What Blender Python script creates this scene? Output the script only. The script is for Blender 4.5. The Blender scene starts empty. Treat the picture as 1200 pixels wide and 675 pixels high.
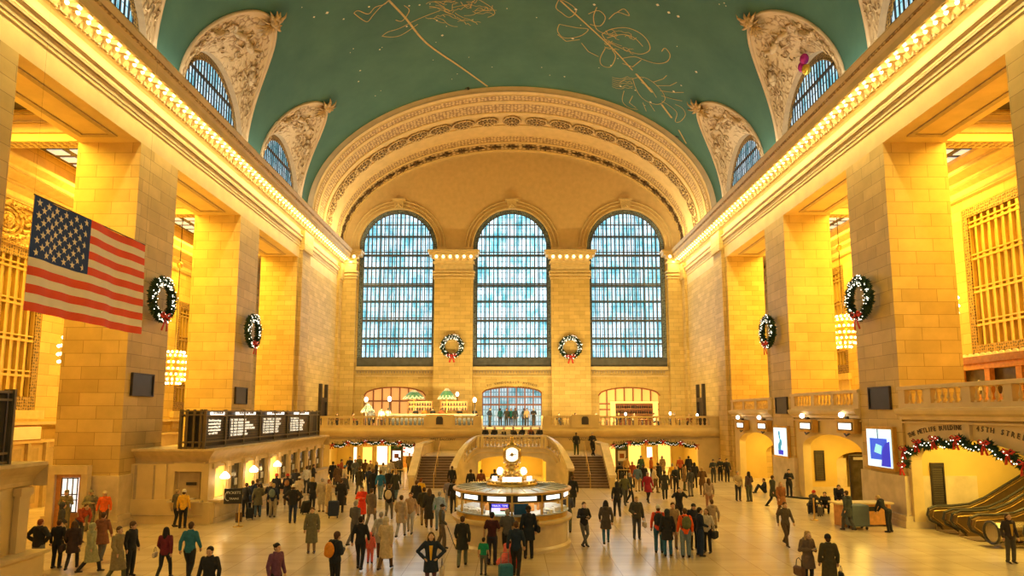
import bpy, math, random
import numpy as np
from mathutils import Vector, Matrix
PI = math.pi
sin, cos = math.sin, math.cos
SC = bpy.context.scene
COL = SC.collection
R = random.Random(7)

# ------------------------------------------------------------------ camera
cam_d = bpy.data.cameras.new('camera')
cam = bpy.data.objects.new('camera', cam_d)
COL.objects.link(cam)
F_PX, PITCH, EYE = 770.0, math.atan(0.118), 5.25
cam_d.sensor_width = 36.0
cam_d.lens = F_PX / 1200.0 * 36.0
cam_d.shift_y = (393.0 - 337.5) / 1200.0
cam_d.clip_end = 400
cam.location = (0, 0, EYE)
cam.rotation_euler = (PI / 2 + PITCH, 0, 0)
SC.camera = cam

# ------------------------------------------------------------------ world, lights, exposure
SC.view_settings.view_transform = 'Standard'
SC.view_settings.look = 'None'
SC.view_settings.exposure = 0.0
SC.view_settings.gamma = 1.0
SC.view_settings.use_curve_mapping = False
SC.cycles.use_denoising = True
SC.cycles.max_bounces = 6
SC.cycles.diffuse_bounces = 4
SC.cycles.glossy_bounces = 3
SC.cycles.transparent_max_bounces = 6
SC.cycles.caustics_reflective = False
SC.cycles.caustics_refractive = False
SC.cycles.sample_clamp_indirect = 4.0
W = bpy.data.worlds.new('world')
SC.world = W
W.use_nodes = True
W.node_tree.nodes['Background'].inputs[0].default_value = (1.0, 0.76, 0.36, 1)
W.node_tree.nodes['Background'].inputs[1].default_value = 0.68


def area(name, loc, rot, sx, sy, power, color, spread=180):
    d = bpy.data.lights.new(name, 'AREA')
    d.shape = 'RECTANGLE'; d.size = sx; d.size_y = sy
    d.energy = power; d.color = color
    d.spread = math.radians(spread)
    o = bpy.data.objects.new(name, d)
    COL.objects.link(o)
    o.location = loc; o.rotation_euler = rot
    return o


def point(name, loc, power, color, r=0.25):
    d = bpy.data.lights.new(name, 'POINT')
    d.energy = power; d.color = color; d.shadow_soft_size = r
    o = bpy.data.objects.new(name, d)
    COL.objects.link(o); o.location = loc
    return o


WARM = (1.0, 0.66, 0.30)
GOLD = (1.0, 0.59, 0.055)
# cove lamps on the two side cornices, shining up at the vault
for s in (-1, 1):
    area('cove_light', (s * 17.75, 24, 22.62), (0, PI + s * 0.5, 0), 0.25, 64, 1450, (1.0, 0.90, 0.68))
    # the cornice bulbs' light on the frieze and down the walls
    area('cornice_light', (s * 17.15, 38, 21.3), (0, -s * 0.85, 0), 0.3, 62, 1500, (1.0, 0.77, 0.28))
    area('cornice_light', (s * 17.2, 38, 21.35), (0, s * 0.5, 0), 0.3, 62, 1700, (1.0, 0.74, 0.22))
    # added fill in each gallery bay, no fixtures: one high, one low
    for y in (27.2, 38.9, 50.6):
        area('gallery_fill_light', (s * 23.6, y, 19.4), (0, 0, 0), 4.0, 5.0, 1950, GOLD)
        area('gallery_low_fill_light', (s * 24.6, y - 0.5, 10.5), (0, s * -0.2 + PI, 0), 2.0, 3.0, 240, GOLD)
# unseen warm strips added to wash the end wall and the arch
for x in (-18.2, 18.2):
    pass
area('end_wall_light', (0, 58.6, 5.0), (PI / 2 + 0.75, 0, 0), 30, 0.4, 3300, (1.0, 0.74, 0.28))
for s in (-1, 1):
    area('arch_light', (s * 16.8, 63.2, 22.7), (0, PI + s * 0.25, 0), 0.4, 9, 420, (1.0, 0.78, 0.34))
# daylight through the three tall end windows
for x in (-12.3, 0, 12.3):
    area('window_daylight', (x, 69.2, 17.5), (-PI / 2, 0, 0), 7.6, 14, 480, (0.75, 0.88, 1.0))


# ------------------------------------------------------------------ materials
def new_mat(name):
    m = bpy.data.materials.new(name)
    m.use_nodes = True
    nt = m.node_tree
    b = nt.nodes['Principled BSDF']
    return m, nt, b


def N(nt, t, **kw):
    n = nt.nodes.new(t)
    for k, v in kw.items():
        if k in n.inputs:
            n.inputs[k].default_value = v
        else:
            setattr(n, k, v)
    return n


def rgb(c):
    return (c[0], c[1], c[2], 1.0)


def plain(name, c, rough=0.6, metal=0.0, var=0.12, scale=2.0, spec=0.5, bump=0.0):
    m, nt, b = new_mat(name)
    tc = N(nt, 'ShaderNodeTexCoord')
    nz = N(nt, 'ShaderNodeTexNoise', Scale=scale, Detail=4.0)
    nt.links.new(tc.outputs['Object'], nz.inputs['Vector'])
    rp = N(nt, 'ShaderNodeValToRGB')
    rp.color_ramp.elements[0].position = 0.3
    rp.color_ramp.elements[1].position = 0.7
    rp.color_ramp.elements[0].color = rgb([x * (1 - var) for x in c])
    rp.color_ramp.elements[1].color = rgb([min(1, x * (1 + var)) for x in c])
    nt.links.new(nz.outputs['Fac'], rp.inputs['Fac'])
    nt.links.new(rp.outputs['Color'], b.inputs['Base Color'])
    b.inputs['Roughness'].default_value = rough
    b.inputs['Metallic'].default_value = metal
    b.inputs['Specular IOR Level'].default_value = spec
    if bump:
        bp = N(nt, 'ShaderNodeBump', Strength=bump, Distance=0.05)
        nt.links.new(nz.outputs['Fac'], bp.inputs['Height'])
        nt.links.new(bp.outputs['Normal'], b.inputs['Normal'])
    return m


def emit(name, c, strength, base=None):
    m, nt, b = new_mat(name)
    b.inputs['Base Color'].default_value = rgb(base or c)
    b.inputs['Emission Color'].default_value = rgb(c)
    b.inputs['Emission Strength'].default_value = strength
    b.inputs['Roughness'].default_value = 0.4
    return m


def stone(name, c1, c2, mortar, bw=1.7, bh=0.62, rough=0.6, spec=0.4, ms=0.012, noise=0.15):
    m, nt, b = new_mat(name)
    uv = N(nt, 'ShaderNodeUVMap')
    br = N(nt, 'ShaderNodeTexBrick', Scale=1.0)
    br.inputs['Color1'].default_value = rgb(c1)
    br.inputs['Color2'].default_value = rgb(c2)
    br.inputs['Mortar'].default_value = rgb(mortar)
    br.inputs['Mortar Size'].default_value = ms
    br.inputs['Mortar Smooth'].default_value = 0.2
    br.inputs['Brick Width'].default_value = bw
    br.inputs['Row Height'].default_value = bh
    nt.links.new(uv.outputs['UV'], br.inputs['Vector'])
    nz = N(nt, 'ShaderNodeTexNoise', Scale=0.8, Detail=6.0, Roughness=0.6)
    nt.links.new(uv.outputs['UV'], nz.inputs['Vector'])
    mr = N(nt, 'ShaderNodeMapRange')
    mr.inputs['To Min'].default_value = 1 - noise * 2
    mr.inputs['To Max'].default_value = 1 + noise * 2
    nt.links.new(nz.outputs['Fac'], mr.inputs['Value'])
    mx = N(nt, 'ShaderNodeVectorMath', operation='SCALE')
    nt.links.new(br.outputs['Color'], mx.inputs[0])
    nt.links.new(mr.outputs['Result'], mx.inputs['Scale'])
    nt.links.new(mx.outputs['Vector'], b.inputs['Base Color'])
    b.inputs['Roughness'].default_value = rough
    b.inputs['Specular IOR Level'].default_value = spec
    bp = N(nt, 'ShaderNodeBump', Strength=0.35, Distance=0.02)
    nt.links.new(br.outputs['Fac'], bp.inputs['Height'])
    bp.invert = True
    nt.links.new(bp.outputs['Normal'], b.inputs['Normal'])
    return m


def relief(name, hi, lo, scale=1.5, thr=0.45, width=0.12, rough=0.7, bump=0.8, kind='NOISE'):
    """carved ornament: raised shapes with darker cut lines"""
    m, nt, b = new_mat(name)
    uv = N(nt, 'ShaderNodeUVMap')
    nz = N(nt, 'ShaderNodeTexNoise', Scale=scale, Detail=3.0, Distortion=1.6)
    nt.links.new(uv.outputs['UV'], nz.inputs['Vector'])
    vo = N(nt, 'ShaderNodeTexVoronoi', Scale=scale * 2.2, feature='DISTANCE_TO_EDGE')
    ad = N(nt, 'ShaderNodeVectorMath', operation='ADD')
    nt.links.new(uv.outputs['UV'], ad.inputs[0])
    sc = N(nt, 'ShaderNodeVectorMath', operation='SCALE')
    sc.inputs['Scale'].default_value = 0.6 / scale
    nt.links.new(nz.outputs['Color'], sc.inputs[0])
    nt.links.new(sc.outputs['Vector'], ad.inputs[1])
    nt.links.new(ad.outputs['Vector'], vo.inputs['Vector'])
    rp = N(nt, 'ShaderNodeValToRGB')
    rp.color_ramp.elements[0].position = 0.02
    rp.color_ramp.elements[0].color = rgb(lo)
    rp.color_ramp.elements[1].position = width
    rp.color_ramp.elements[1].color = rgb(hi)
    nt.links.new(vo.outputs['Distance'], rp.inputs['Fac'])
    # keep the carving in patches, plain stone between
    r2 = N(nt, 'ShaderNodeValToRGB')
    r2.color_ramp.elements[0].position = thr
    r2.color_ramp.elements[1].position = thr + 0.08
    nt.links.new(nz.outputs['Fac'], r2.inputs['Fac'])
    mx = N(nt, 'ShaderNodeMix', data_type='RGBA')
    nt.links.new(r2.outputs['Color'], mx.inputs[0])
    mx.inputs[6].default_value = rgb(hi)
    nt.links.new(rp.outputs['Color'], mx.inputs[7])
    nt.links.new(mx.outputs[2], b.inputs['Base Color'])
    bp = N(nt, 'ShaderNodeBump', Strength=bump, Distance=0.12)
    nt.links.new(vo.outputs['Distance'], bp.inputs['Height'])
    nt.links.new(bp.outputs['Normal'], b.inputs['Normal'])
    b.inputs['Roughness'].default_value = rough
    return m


def band(name, hi, lo, period=0.5, duty=0.5, rough=0.7):
    """a repeating carved moulding: little motifs along U, cut lines across V"""
    m, nt, b = new_mat(name)
    uv = N(nt, 'ShaderNodeUVMap')
    mp = N(nt, 'ShaderNodeMapping')
    mp.inputs['Scale'].default_value = (1.0 / period, 1.0 / period, 1.0)
    nt.links.new(uv.outputs['UV'], mp.inputs['Vector'])
    vo = N(nt, 'ShaderNodeTexVoronoi', Scale=1.0, Randomness=0.35)
    nt.links.new(mp.outputs['Vector'], vo.inputs['Vector'])
    rp = N(nt, 'ShaderNodeValToRGB')
    rp.color_ramp.elements[0].position = duty - 0.12
    rp.color_ramp.elements[0].color = rgb(hi)
    rp.color_ramp.elements[1].position = duty + 0.02
    rp.color_ramp.elements[1].color = rgb(lo)
    nt.links.new(vo.outputs['Distance'], rp.inputs['Fac'])
    nt.links.new(rp.outputs['Color'], b.inputs['Base Color'])
    bp = N(nt, 'ShaderNodeBump', Strength=0.7, Distance=0.06)
    nt.links.new(vo.outputs['Distance'], bp.inputs['Height'])
    bp.invert = True
    nt.links.new(bp.outputs['Normal'], b.inputs['Normal'])
    b.inputs['Roughness'].default_value = rough
    return m


M = {}
M['stone'] = stone('pier_stone', (0.69, 0.50, 0.20), (0.56, 0.39, 0.14), (0.34, 0.21, 0.07), 1.7, 0.62)
M['stone_wall'] = stone('wall_stone', (0.68, 0.49, 0.19), (0.54, 0.38, 0.13), (0.34, 0.21, 0.07), 1.1, 0.42, noise=0.13)
M['smooth'] = plain('smooth_stone', (0.70, 0.53, 0.26), 0.55, var=0.10, scale=1.0)
M['trim'] = plain('moulded_stone', (0.66, 0.50, 0.25), 0.6, var=0.10, scale=3.0)
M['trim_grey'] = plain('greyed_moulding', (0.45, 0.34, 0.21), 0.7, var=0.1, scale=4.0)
M['marble'] = plain('veined_marble', (0.68, 0.55, 0.36), 0.25, var=0.16, scale=1.4, spec=0.6)
M['tan'] = plain('tan_plaster', (0.66, 0.50, 0.31), 0.8, var=0.08, scale=1.2)
M['arch_gold'] = plain('golden_arch_plaster', (0.68, 0.48, 0.21), 0.7, var=0.08, scale=1.5)
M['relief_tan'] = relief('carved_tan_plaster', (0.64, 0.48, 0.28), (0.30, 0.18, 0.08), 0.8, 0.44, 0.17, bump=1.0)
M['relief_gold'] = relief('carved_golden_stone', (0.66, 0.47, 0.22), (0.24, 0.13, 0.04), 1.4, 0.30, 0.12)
M['band_dark'] = band('carved_band', (0.64, 0.47, 0.25), (0.22, 0.13, 0.05), 0.42, 0.45)
M['band_light'] = band('fine_carved_band', (0.68, 0.48, 0.22), (0.33, 0.20, 0.09), 0.30, 0.48)
M['lattice'] = band('pierced_bronze_lattice', (0.07, 0.045, 0.02), (0.34, 0.21, 0.06), 0.17, 0.40, 0.5)
M['lattice_steel'] = band('pierced_steel_lattice', (0.03, 0.035, 0.045), (0.20, 0.26, 0.32), 0.2, 0.45, 0.5)
M['bronze'] = plain('dark_bronze', (0.075, 0.062, 0.055), 0.45, 0.7, 0.2)
M['bronze_blue'] = plain('window_steel', (0.10, 0.105, 0.115), 0.45, 0.4, 0.2)
M['goldframe'] = plain('gilded_bars', (0.62, 0.42, 0.12), 0.4, 0.4, 0.1)
M['boardmetal'] = plain('olive_board_metal', (0.17, 0.135, 0.085), 0.4, 0.5, 0.12)
M['black'] = plain('black_panel', (0.018, 0.018, 0.02), 0.35, 0, 0.2)
M['letter'] = emit('lit_letters', (1.0, 0.93, 0.72), .85)
M['inscription'] = plain('cut_inscription', (0.13, 0.085, 0.04), 0.7)
M['bulb'] = emit('lamp_bulb', (1.0, 0.80, 0.40), 6.0)
M['globe'] = emit('lamp_globe', (1.0, 0.93, 0.78), 5.0)
M['fairy'] = emit('fairy_light', (1.0, 0.93, 0.75), 3.0)
M['green'] = plain('pine_needles', (0.035, 0.075, 0.03), 0.7, 0, 0.4, 20)
M['red'] = plain('red_ribbon', (0.62, 0.035, 0.02), 0.45, 0, 0.15)
M['white'] = plain('white_paint', (0.75, 0.74, 0.70), 0.5, 0, 0.05)
M['brass'] = plain('polished_brass', (0.75, 0.50, 0.14), 0.28, 0.85, 0.15)
M['steel'] = plain('brushed_steel', (0.50, 0.42, 0.30), 0.25, 0.9, 0.08)
M['escalator_side'] = plain('bronzed_escalator_panel', (.24, .15, .06), .3, .6, .15)
M['rubber'] = plain('black_rubber', (0.03, 0.025, 0.02), 0.45)
M['wood'] = plain('red_brown_wood', (0.30, 0.10, 0.035), 0.45, 0, 0.25, 5)
M['lightwood'] = plain('orange_wood', (0.55, 0.25, 0.07), 0.45, 0, 0.2, 5)
M['step'] = plain('dark_worn_step', (0.20, 0.13, 0.085), 0.5, 0, 0.2, 3)
M['tread'] = plain('pale_step_edge', (0.40, 0.27, 0.17), 0.5, 0, 0.1)
M['niche'] = plain('golden_niche_stone', (.68, .48, .15), .6, var=.08, scale=.8)
M['shelf_glow'] = emit('dim_shelf_glow', (1.0, .62, .2), .35)
M['kiosk_glow'] = emit('lit_passage_panel', (1.0, 0.66, 0.18), 0.9)
M['display'] = emit('lit_shop_display', (1.0, 0.95, 0.85), 1.1)
M['signwhite'] = emit('lit_white_sign', (1.0, 0.96, 0.84), 1.6)
M['glass_dark'] = plain('dark_ticket_glass', (0.10, 0.085, 0.06), 0.15, 0, 0.4, 2)


def teal():
    m, nt, b = new_mat('teal_vault_paint')
    tc = N(nt, 'ShaderNodeTexCoord')
    nz = N(nt, 'ShaderNodeTexNoise', Scale=0.25, Detail=8.0, Roughness=0.65)
    nt.links.new(tc.outputs['Object'], nz.inputs['Vector'])
    rp = N(nt, 'ShaderNodeValToRGB')
    rp.color_ramp.elements[0].position = 0.3
    rp.color_ramp.elements[0].color = (0.040, 0.125, 0.098, 1)
    rp.color_ramp.elements[1].position = 0.75
    rp.color_ramp.elements[1].color = (0.075, 0.190, 0.140, 1)
    nt.links.new(nz.outputs['Fac'], rp.inputs['Fac'])
    nt.links.new(rp.outputs['Color'], b.inputs['Base Color'])
    b.inputs['Roughness'].default_value = 0.75
    return m


def floor_mat():
    m, nt, b = new_mat('polished_marble_floor')
    uv = N(nt, 'ShaderNodeUVMap')
    br = N(nt, 'ShaderNodeTexBrick', Scale=1.0)
    br.offset = 0.0
    br.inputs['Color1'].default_value = (0.68, 0.55, 0.37, 1)
    br.inputs['Color2'].default_value = (0.60, 0.47, 0.31, 1)
    br.inputs['Mortar'].default_value = (0.40, 0.29, 0.17, 1)
    br.inputs['Mortar Size'].default_value = 0.012
    br.inputs['Brick Width'].default_value = 1.2
    br.inputs['Row Height'].default_value = 1.2
    nt.links.new(uv.outputs['UV'], br.inputs['Vector'])
    mp = N(nt, 'ShaderNodeMapping')
    mp.inputs['Scale'].default_value = (0.25, 1.4, 1)
    nt.links.new(uv.outputs['UV'], mp.inputs['Vector'])
    nz = N(nt, 'ShaderNodeTexNoise', Scale=1.0, Detail=7.0, Roughness=0.65)
    nt.links.new(mp.outputs['Vector'], nz.inputs['Vector'])
    mr = N(nt, 'ShaderNodeMapRange')
    mr.inputs['To Min'].default_value = 0.62
    mr.inputs['To Max'].default_value = 1.25
    nt.links.new(nz.outputs['Fac'], mr.inputs['Value'])
    mx = N(nt, 'ShaderNodeVectorMath', operation='SCALE')
    nt.links.new(br.outputs['Color'], mx.inputs[0])
    nt.links.new(mr.outputs['Result'], mx.inputs['Scale'])
    nt.links.new(mx.outputs['Vector'], b.inputs['Base Color'])
    b.inputs['Roughness'].default_value = 0.24
    b.inputs['Specular IOR Level'].default_value = 1.0
    return m


def window_glass(name, seed, strength=0.95):
    """panes of the lit glass wall: sky and towers seen through, broken into columns and floors"""
    m, nt, b = new_mat(name)
    uv = N(nt, 'ShaderNodeUVMap')
    mp = N(nt, 'ShaderNodeMapping')
    mp.inputs['Location'].default_value = (seed * 3.7, seed * 1.3, 0)
    mp.inputs['Scale'].default_value = (0.9, 0.35, 1)
    nt.links.new(uv.outputs['UV'], mp.inputs['Vector'])
    nz = N(nt, 'ShaderNodeTexNoise', Scale=1.0, Detail=5.0, Roughness=0.7)
    nt.links.new(mp.outputs['Vector'], nz.inputs['Vector'])
    rp = N(nt, 'ShaderNodeValToRGB')
    e = rp.color_ramp.elements
    e[0].position = 0.28; e[0].color = (0.04, 0.27, 0.31, 1)
    e[1].position = 0.56; e[1].color = (0.80, 0.93, 1.0, 1)
    k = e.new(0.42); k.color = (0.24, 0.62, 0.72, 1)
    nt.links.new(nz.outputs['Fac'], rp.inputs['Fac'])
    br = N(nt, 'ShaderNodeTexBrick', Scale=1.0)
    br.offset = 0.0
    br.inputs['Color1'].default_value = (1, 1, 1, 1)
    br.inputs['Color2'].default_value = (0.78, 0.86, 0.9, 1)
    br.inputs['Mortar'].default_value = (0.12, 0.25, 0.30, 1)
    br.inputs['Mortar Size'].default_value = 0.05
    br.inputs['Brick Width'].default_value = 0.28
    br.inputs['Row Height'].default_value = 0.62
    nt.links.new(uv.outputs['UV'], br.inputs['Vector'])
    mu = N(nt, 'ShaderNodeMix', data_type='RGBA', blend_type='MULTIPLY')
    mu.inputs[0].default_value = 0.8
    nt.links.new(rp.outputs['Color'], mu.inputs[6])
    nt.links.new(br.outputs['Color'], mu.inputs[7])
    nt.links.new(mu.outputs[2], b.inputs['Emission Color'])
    b.inputs['Emission Strength'].default_value = strength
    b.inputs['Base Color'].default_value = (0.02, 0.03, 0.04, 1)
    b.inputs['Roughness'].default_value = 0.2
    return m


M['teal'] = teal()
M['floor'] = floor_mat()
M['gold_line'] = plain('gold_line_paint', (0.50, 0.36, 0.12), 0.6, 0, 0.15, 6)


# ------------------------------------------------------------------ mesh builder
class MB:
    def __init__(s):
        s.v = []; s.f = []; s.vuv = []; s.mi = []; s.cur = 0

    def add(s, vs, fs):
        n = len(s.v)
        s.v.extend([tuple(p) for p in vs])
        s.f.extend([tuple(i + n for i in f) for f in fs])
        s.mi.extend([s.cur] * len(fs))
        return s

    def mat(s, i):
        s.cur = i
        return s

    def box(s, x0, x1, y0, y1, z0, z1):
        # a hair of size difference per block, so that no two faces lie in one plane
        e = 0.0004 * (1 + len(s.f) // 6 % 9) + 0.0002 * (len(bpy.data.meshes) % 7)
        x0, y0, z0, x1, y1, z1 = min(x0, x1) - e, min(y0, y1) - e, min(z0, z1) - e, max(x0, x1) + e, max(y0, y1) + e, max(z0, z1) + e
        vs = [(x0, y0, z0), (x1, y0, z0), (x1, y1, z0), (x0, y1, z0), (x0, y0, z1), (x1, y0, z1), (x1, y1, z1), (x0, y1, z1)]
        return s.add(vs, [(0, 3, 2, 1), (4, 5, 6, 7), (0, 1, 5, 4), (1, 2, 6, 5), (2, 3, 7, 6), (3, 0, 4, 7)])

    def rbox(s, c, sx, sy, sz, rot=0.0, ch=0.0, tilt=None):
        """box about centre c, turned about z by rot, with chamfered vertical look via inset top and bottom"""
        pts = []
        h = sz / 2
        lv = [(-h, 1 - 2 * ch / max(sx, 1e-6), 1 - 2 * ch / max(sy, 1e-6)), (-h + ch, 1, 1), (h - ch, 1, 1), (h, 1 - 2 * ch / max(sx, 1e-6), 1 - 2 * ch / max(sy, 1e-6))] if ch else [(-h, 1, 1), (h, 1, 1)]
        mt = Matrix.Rotation(rot, 3, 'Z')
        if tilt:
            mt = mt @ Matrix.Rotation(tilt[0], 3, 'X') @ Matrix.Rotation(tilt[1], 3, 'Y')
        for z, kx, ky in lv:
            for a, b in ((-1, -1), (1, -1), (1, 1), (-1, 1)):
                p = mt @ Vector((a * sx / 2 * kx, b * sy / 2 * ky, z))
                pts.append((c[0] + p.x, c[1] + p.y, c[2] + p.z))
        fs = [(3, 2, 1, 0)]
        n = len(lv)
        for i in range(n - 1):
            for j in range(4):
                k = (j + 1) % 4
                fs.append((i * 4 + j, i * 4 + k, i * 4 + 4 + k, i * 4 + 4 + j))
        fs.append((n * 4 - 4, n * 4 - 3, n * 4 - 2, n * 4 - 1))
        return s.add(pts, fs)

    def quad(s, a, b, c, d):
        return s.add([a, b, c, d], [(0, 1, 2, 3)])

    def grid(s, fn, us, vs, cu=False, uvf=None):
        pts = [fn(u, v) for v in vs for u in us]
        if uvf:
            s.vuv.extend([uvf(u, v) for v in vs for u in us])
        nu, nv = len(us), len(vs)
        fs = []
        for j in range(nv - 1):
            for i in range(nu if cu else nu - 1):
                k = (i + 1) % nu
                fs.append((j * nu + i, j * nu + k, (j + 1) * nu + k, (j + 1) * nu + i))
        return s.add(pts, fs)

    def prism(s, poly, axis, a, b):
        def P(u, w, t):
            return {'x': (t, u, w), 'y': (u, t, w), 'z': (u, w, t)}[axis]
        n = len(poly)
        vs = [P(u, w, a) for u, w in poly] + [P(u, w, b) for u, w in poly]
        fs = [tuple(range(n))[::-1], tuple(range(n, 2 * n))]
        for i in range(n):
            j = (i + 1) % n
            fs.append((i, j, n + j, n + i))
        return s.add(vs, fs)

    def tube(s, pts, r, n=8, cap=True, squash=None):
        pts = [Vector(p) for p in pts]
        m = len(pts)
        rr = r if isinstance(r, (list, tuple)) else [r] * m
        up = None
        rings = []
        for i, p in enumerate(pts):
            t = (pts[min(i + 1, m - 1)] - pts[max(i - 1, 0)])
            if t.length < 1e-9:
                t = Vector((0, 0, 1))
            t.normalize()
            if up is None:
                up = Vector((0, 0, 1)) if abs(t.z) < 0.9 else Vector((0, 1, 0))
            sd = t.cross(up)
            if sd.length < 1e-6:
                sd = t.orthogonal()
            sd.normalize(); u2 = sd.cross(t).normalized(); up = u2
            q = squash or 1.0
            rings.append([p + (sd * cos(2 * PI * k / n) + u2 * sin(2 * PI * k / n) * q) * rr[i] for k in range(n)])
        vs = [q for ring in rings for q in ring]
        fs = []
        for i in range(m - 1):
            for k in range(n):
                l = (k + 1) % n
                fs.append((i * n + k, i * n + l, (i + 1) * n + l, (i + 1) * n + k))
        if cap:
            fs.append(tuple(range(n))[::-1]); fs.append(tuple(range((m - 1) * n, m * n)))
        return s.add(vs, fs)

    def lathe(s, prof, c=(0, 0, 0), n=16, sx=1, sy=1, cap=True):
        vs = []
        for r, z in prof:
            for k in range(n):
                a = 2 * PI * k / n
                vs.append((c[0] + r * cos(a) * sx, c[1] + r * sin(a) * sy, c[2] + z))
        fs = []
        m = len(prof)
        for i in range(m - 1):
            for k in range(n):
                l = (k + 1) % n
                fs.append((i * n + k, i * n + l, (i + 1) * n + l, (i + 1) * n + k))
        if cap:
            fs.append(tuple(range(n))[::-1]); fs.append(tuple(range((m - 1) * n, m * n)))
        return s.add(vs, fs)

    def sph(s, c, r, sx=1, sy=1, sz=1, nu=10, nv=7):
        vs = [(c[0], c[1], c[2] - r * sz)]
        for j in range(1, nv):
            a = -PI / 2 + PI * j / nv
            for k in range(nu):
                t = 2 * PI * k / nu
                vs.append((c[0] + r * sx * cos(a) * cos(t), c[1] + r * sy * cos(a) * sin(t), c[2] + r * sz * sin(a)))
        vs.append((c[0], c[1], c[2] + r * sz))
        fs = [(0, 1 + (k + 1) % nu, 1 + k) for k in range(nu)]
        for j in range(nv - 2):
            for k in range(nu):
                l = (k + 1) % nu
                fs.append((1 + j * nu + k, 1 + j * nu + l, 1 + (j + 1) * nu + l, 1 + (j + 1) * nu + k))
        b = 1 + (nv - 2) * nu
        top = len(vs) - 1
        fs += [(b + k, b + (k + 1) % nu, top) for k in range(nu)]
        return s.add(vs, fs)

    def arcwall(s, plane, at, th, u0, u1, z0, z1, ops, nseg=32):
        """wall at plane ('x' or 'y')=at, thickness th behind it, with elliptical-headed openings
        ops: (centre, half width, sill z, spring z, rise)"""
        def P(u, z, t):
            return (at + t, u, z) if plane == 'x' else (u, at + t, z)
        us = {u0, u1}
        for c, h, zb, zs, rs in ops:
            for i in range(nseg + 1):
                us.add(round(c + h * -cos(PI * i / nseg), 5))
        us = sorted(u for u in us if u0 <= u <= u1)

        def top(o, u):
            c, h, zb, zs, rs = o
            q = max(0.0, 1 - ((u - c) / h) ** 2)
            return zs + rs * math.sqrt(q)
        for a, b in zip(us, us[1:]):
            mid = (a + b) / 2
            hit = [o for o in ops if abs(mid - o[0]) < o[1]]
            spans = []
            z_lo = (z0, z0)
            for o in sorted(hit, key=lambda o: o[2]):
                if o[2] > z_lo[0] + 1e-6:
                    spans.append((z_lo, (o[2], o[2])))
                z_lo = (top(o, a), top(o, b))
                if z_lo[0] < z1 or z_lo[1] < z1:
                    s.quad(P(a, z_lo[0], 0), P(b, z_lo[1], 0), P(b, z_lo[1], th), P(a, z_lo[0], th))
                if o[2] > z0:
                    s.quad(P(a, o[2], 0), P(b, o[2], 0), P(b, o[2], th), P(a, o[2], th))
            if z_lo[0] < z1 or z_lo[1] < z1:
                spans.append((z_lo, (z1, z1)))
            for lo, hi in spans:
                s.quad(P(a, lo[0], 0), P(b, lo[1], 0), P(b, hi[1], 0), P(a, hi[0], 0))
                s.quad(P(a, lo[0], th), P(b, lo[1], th), P(b, hi[1], th), P(a, hi[0], th))
        for c, h, zb, zs, rs in ops:
            for u in (c - h, c + h):
                if u0 <= u <= u1:
                    a, b = max(zb, z0), min(zs, z1)
                    s.quad(P(u, a, 0), P(u, b, 0), P(u, b, th), P(u, a, th))
        return s

    def turned(s, mt):
        s.v = [tuple(mt @ Vector(p)) for p in s.v]
        return s

    def build(s, name, m, parent=None, smooth=False, loc=None):
        me = bpy.data.meshes.new(name)
        me.from_pydata(s.v, [], s.f)
        if s.vuv and len(s.vuv) == len(s.v):
            me.uv_layers.new(name='uv')
            vi = np.empty(len(me.loops), dtype=np.int32); me.loops.foreach_get('vertex_index', vi)
            me.uv_layers[0].data.foreach_set('uv', np.array(s.vuv, dtype=np.float32)[vi].ravel())
        else:
            box_uv(me)
        if isinstance(m, (list, tuple)):
            for q in m:
                me.materials.append(M[q])
            me.polygons.foreach_set('material_index', s.mi)
            m = None
        if smooth:
            me.polygons.foreach_set('use_smooth', [True] * len(me.polygons))
        o = bpy.data.objects.new(name, me)
        if m is not None:
            me.materials.append(M[m] if isinstance(m, str) else m)
        COL.objects.link(o)
        if parent is not None:
            o.parent = parent
        if loc is not None:
            o.location = loc
        return o


def box_uv(me):
    me.uv_layers.new(name='uv')
    nl = len(me.loops)
    if not nl:
        return
    vi = np.empty(nl, dtype=np.int32); me.loops.foreach_get('vertex_index', vi)
    co = np.empty(len(me.vertices) * 3, dtype=np.float32); me.vertices.foreach_get('co', co); co = co.reshape(-1, 3)
    nf = len(me.polygons)
    nr = np.empty(nf * 3, dtype=np.float32); me.polygons.foreach_get('normal', nr); nr = np.abs(nr.reshape(-1, 3))
    tot = np.empty(nf, dtype=np.int32); me.polygons.foreach_get('loop_total', tot)
    ax = np.repeat(nr.argmax(1), tot)
    p = co[vi]
    u = np.where(ax == 0, p[:, 1], p[:, 0])
    w = np.where(ax == 2, p[:, 1], p[:, 2])
    me.uv_layers[0].data.foreach_set('uv', np.stack([u, w], 1).astype(np.float32).ravel())


def smooth_by_angle(o, deg=40):
    me = o.data
    me.polygons.foreach_set('use_smooth', [True] * len(me.polygons))
    try:
        me.set_sharp_from_angle(angle=math.radians(deg))
    except Exception:
        pass


def st(o):
    o['kind'] = 'structure'
    return o


def tag(o, label, cat, group=None, kind=None):
    o['label'] = label; o['category'] = cat
    if group:
        o['group'] = group
    if kind:
        o['kind'] = kind
    return o


def thing(name, label, cat, loc=(0, 0, 0), rotz=0.0, group=None, scale=1.0):
    o = bpy.data.objects.new(name, None)
    COL.objects.link(o)
    o.empty_display_size = 0.2
    o.location = loc; o.rotation_euler = (0, 0, rotz); o.scale = (scale,) * 3
    return tag(o, label, cat, group)


KIDS = {}


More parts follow.
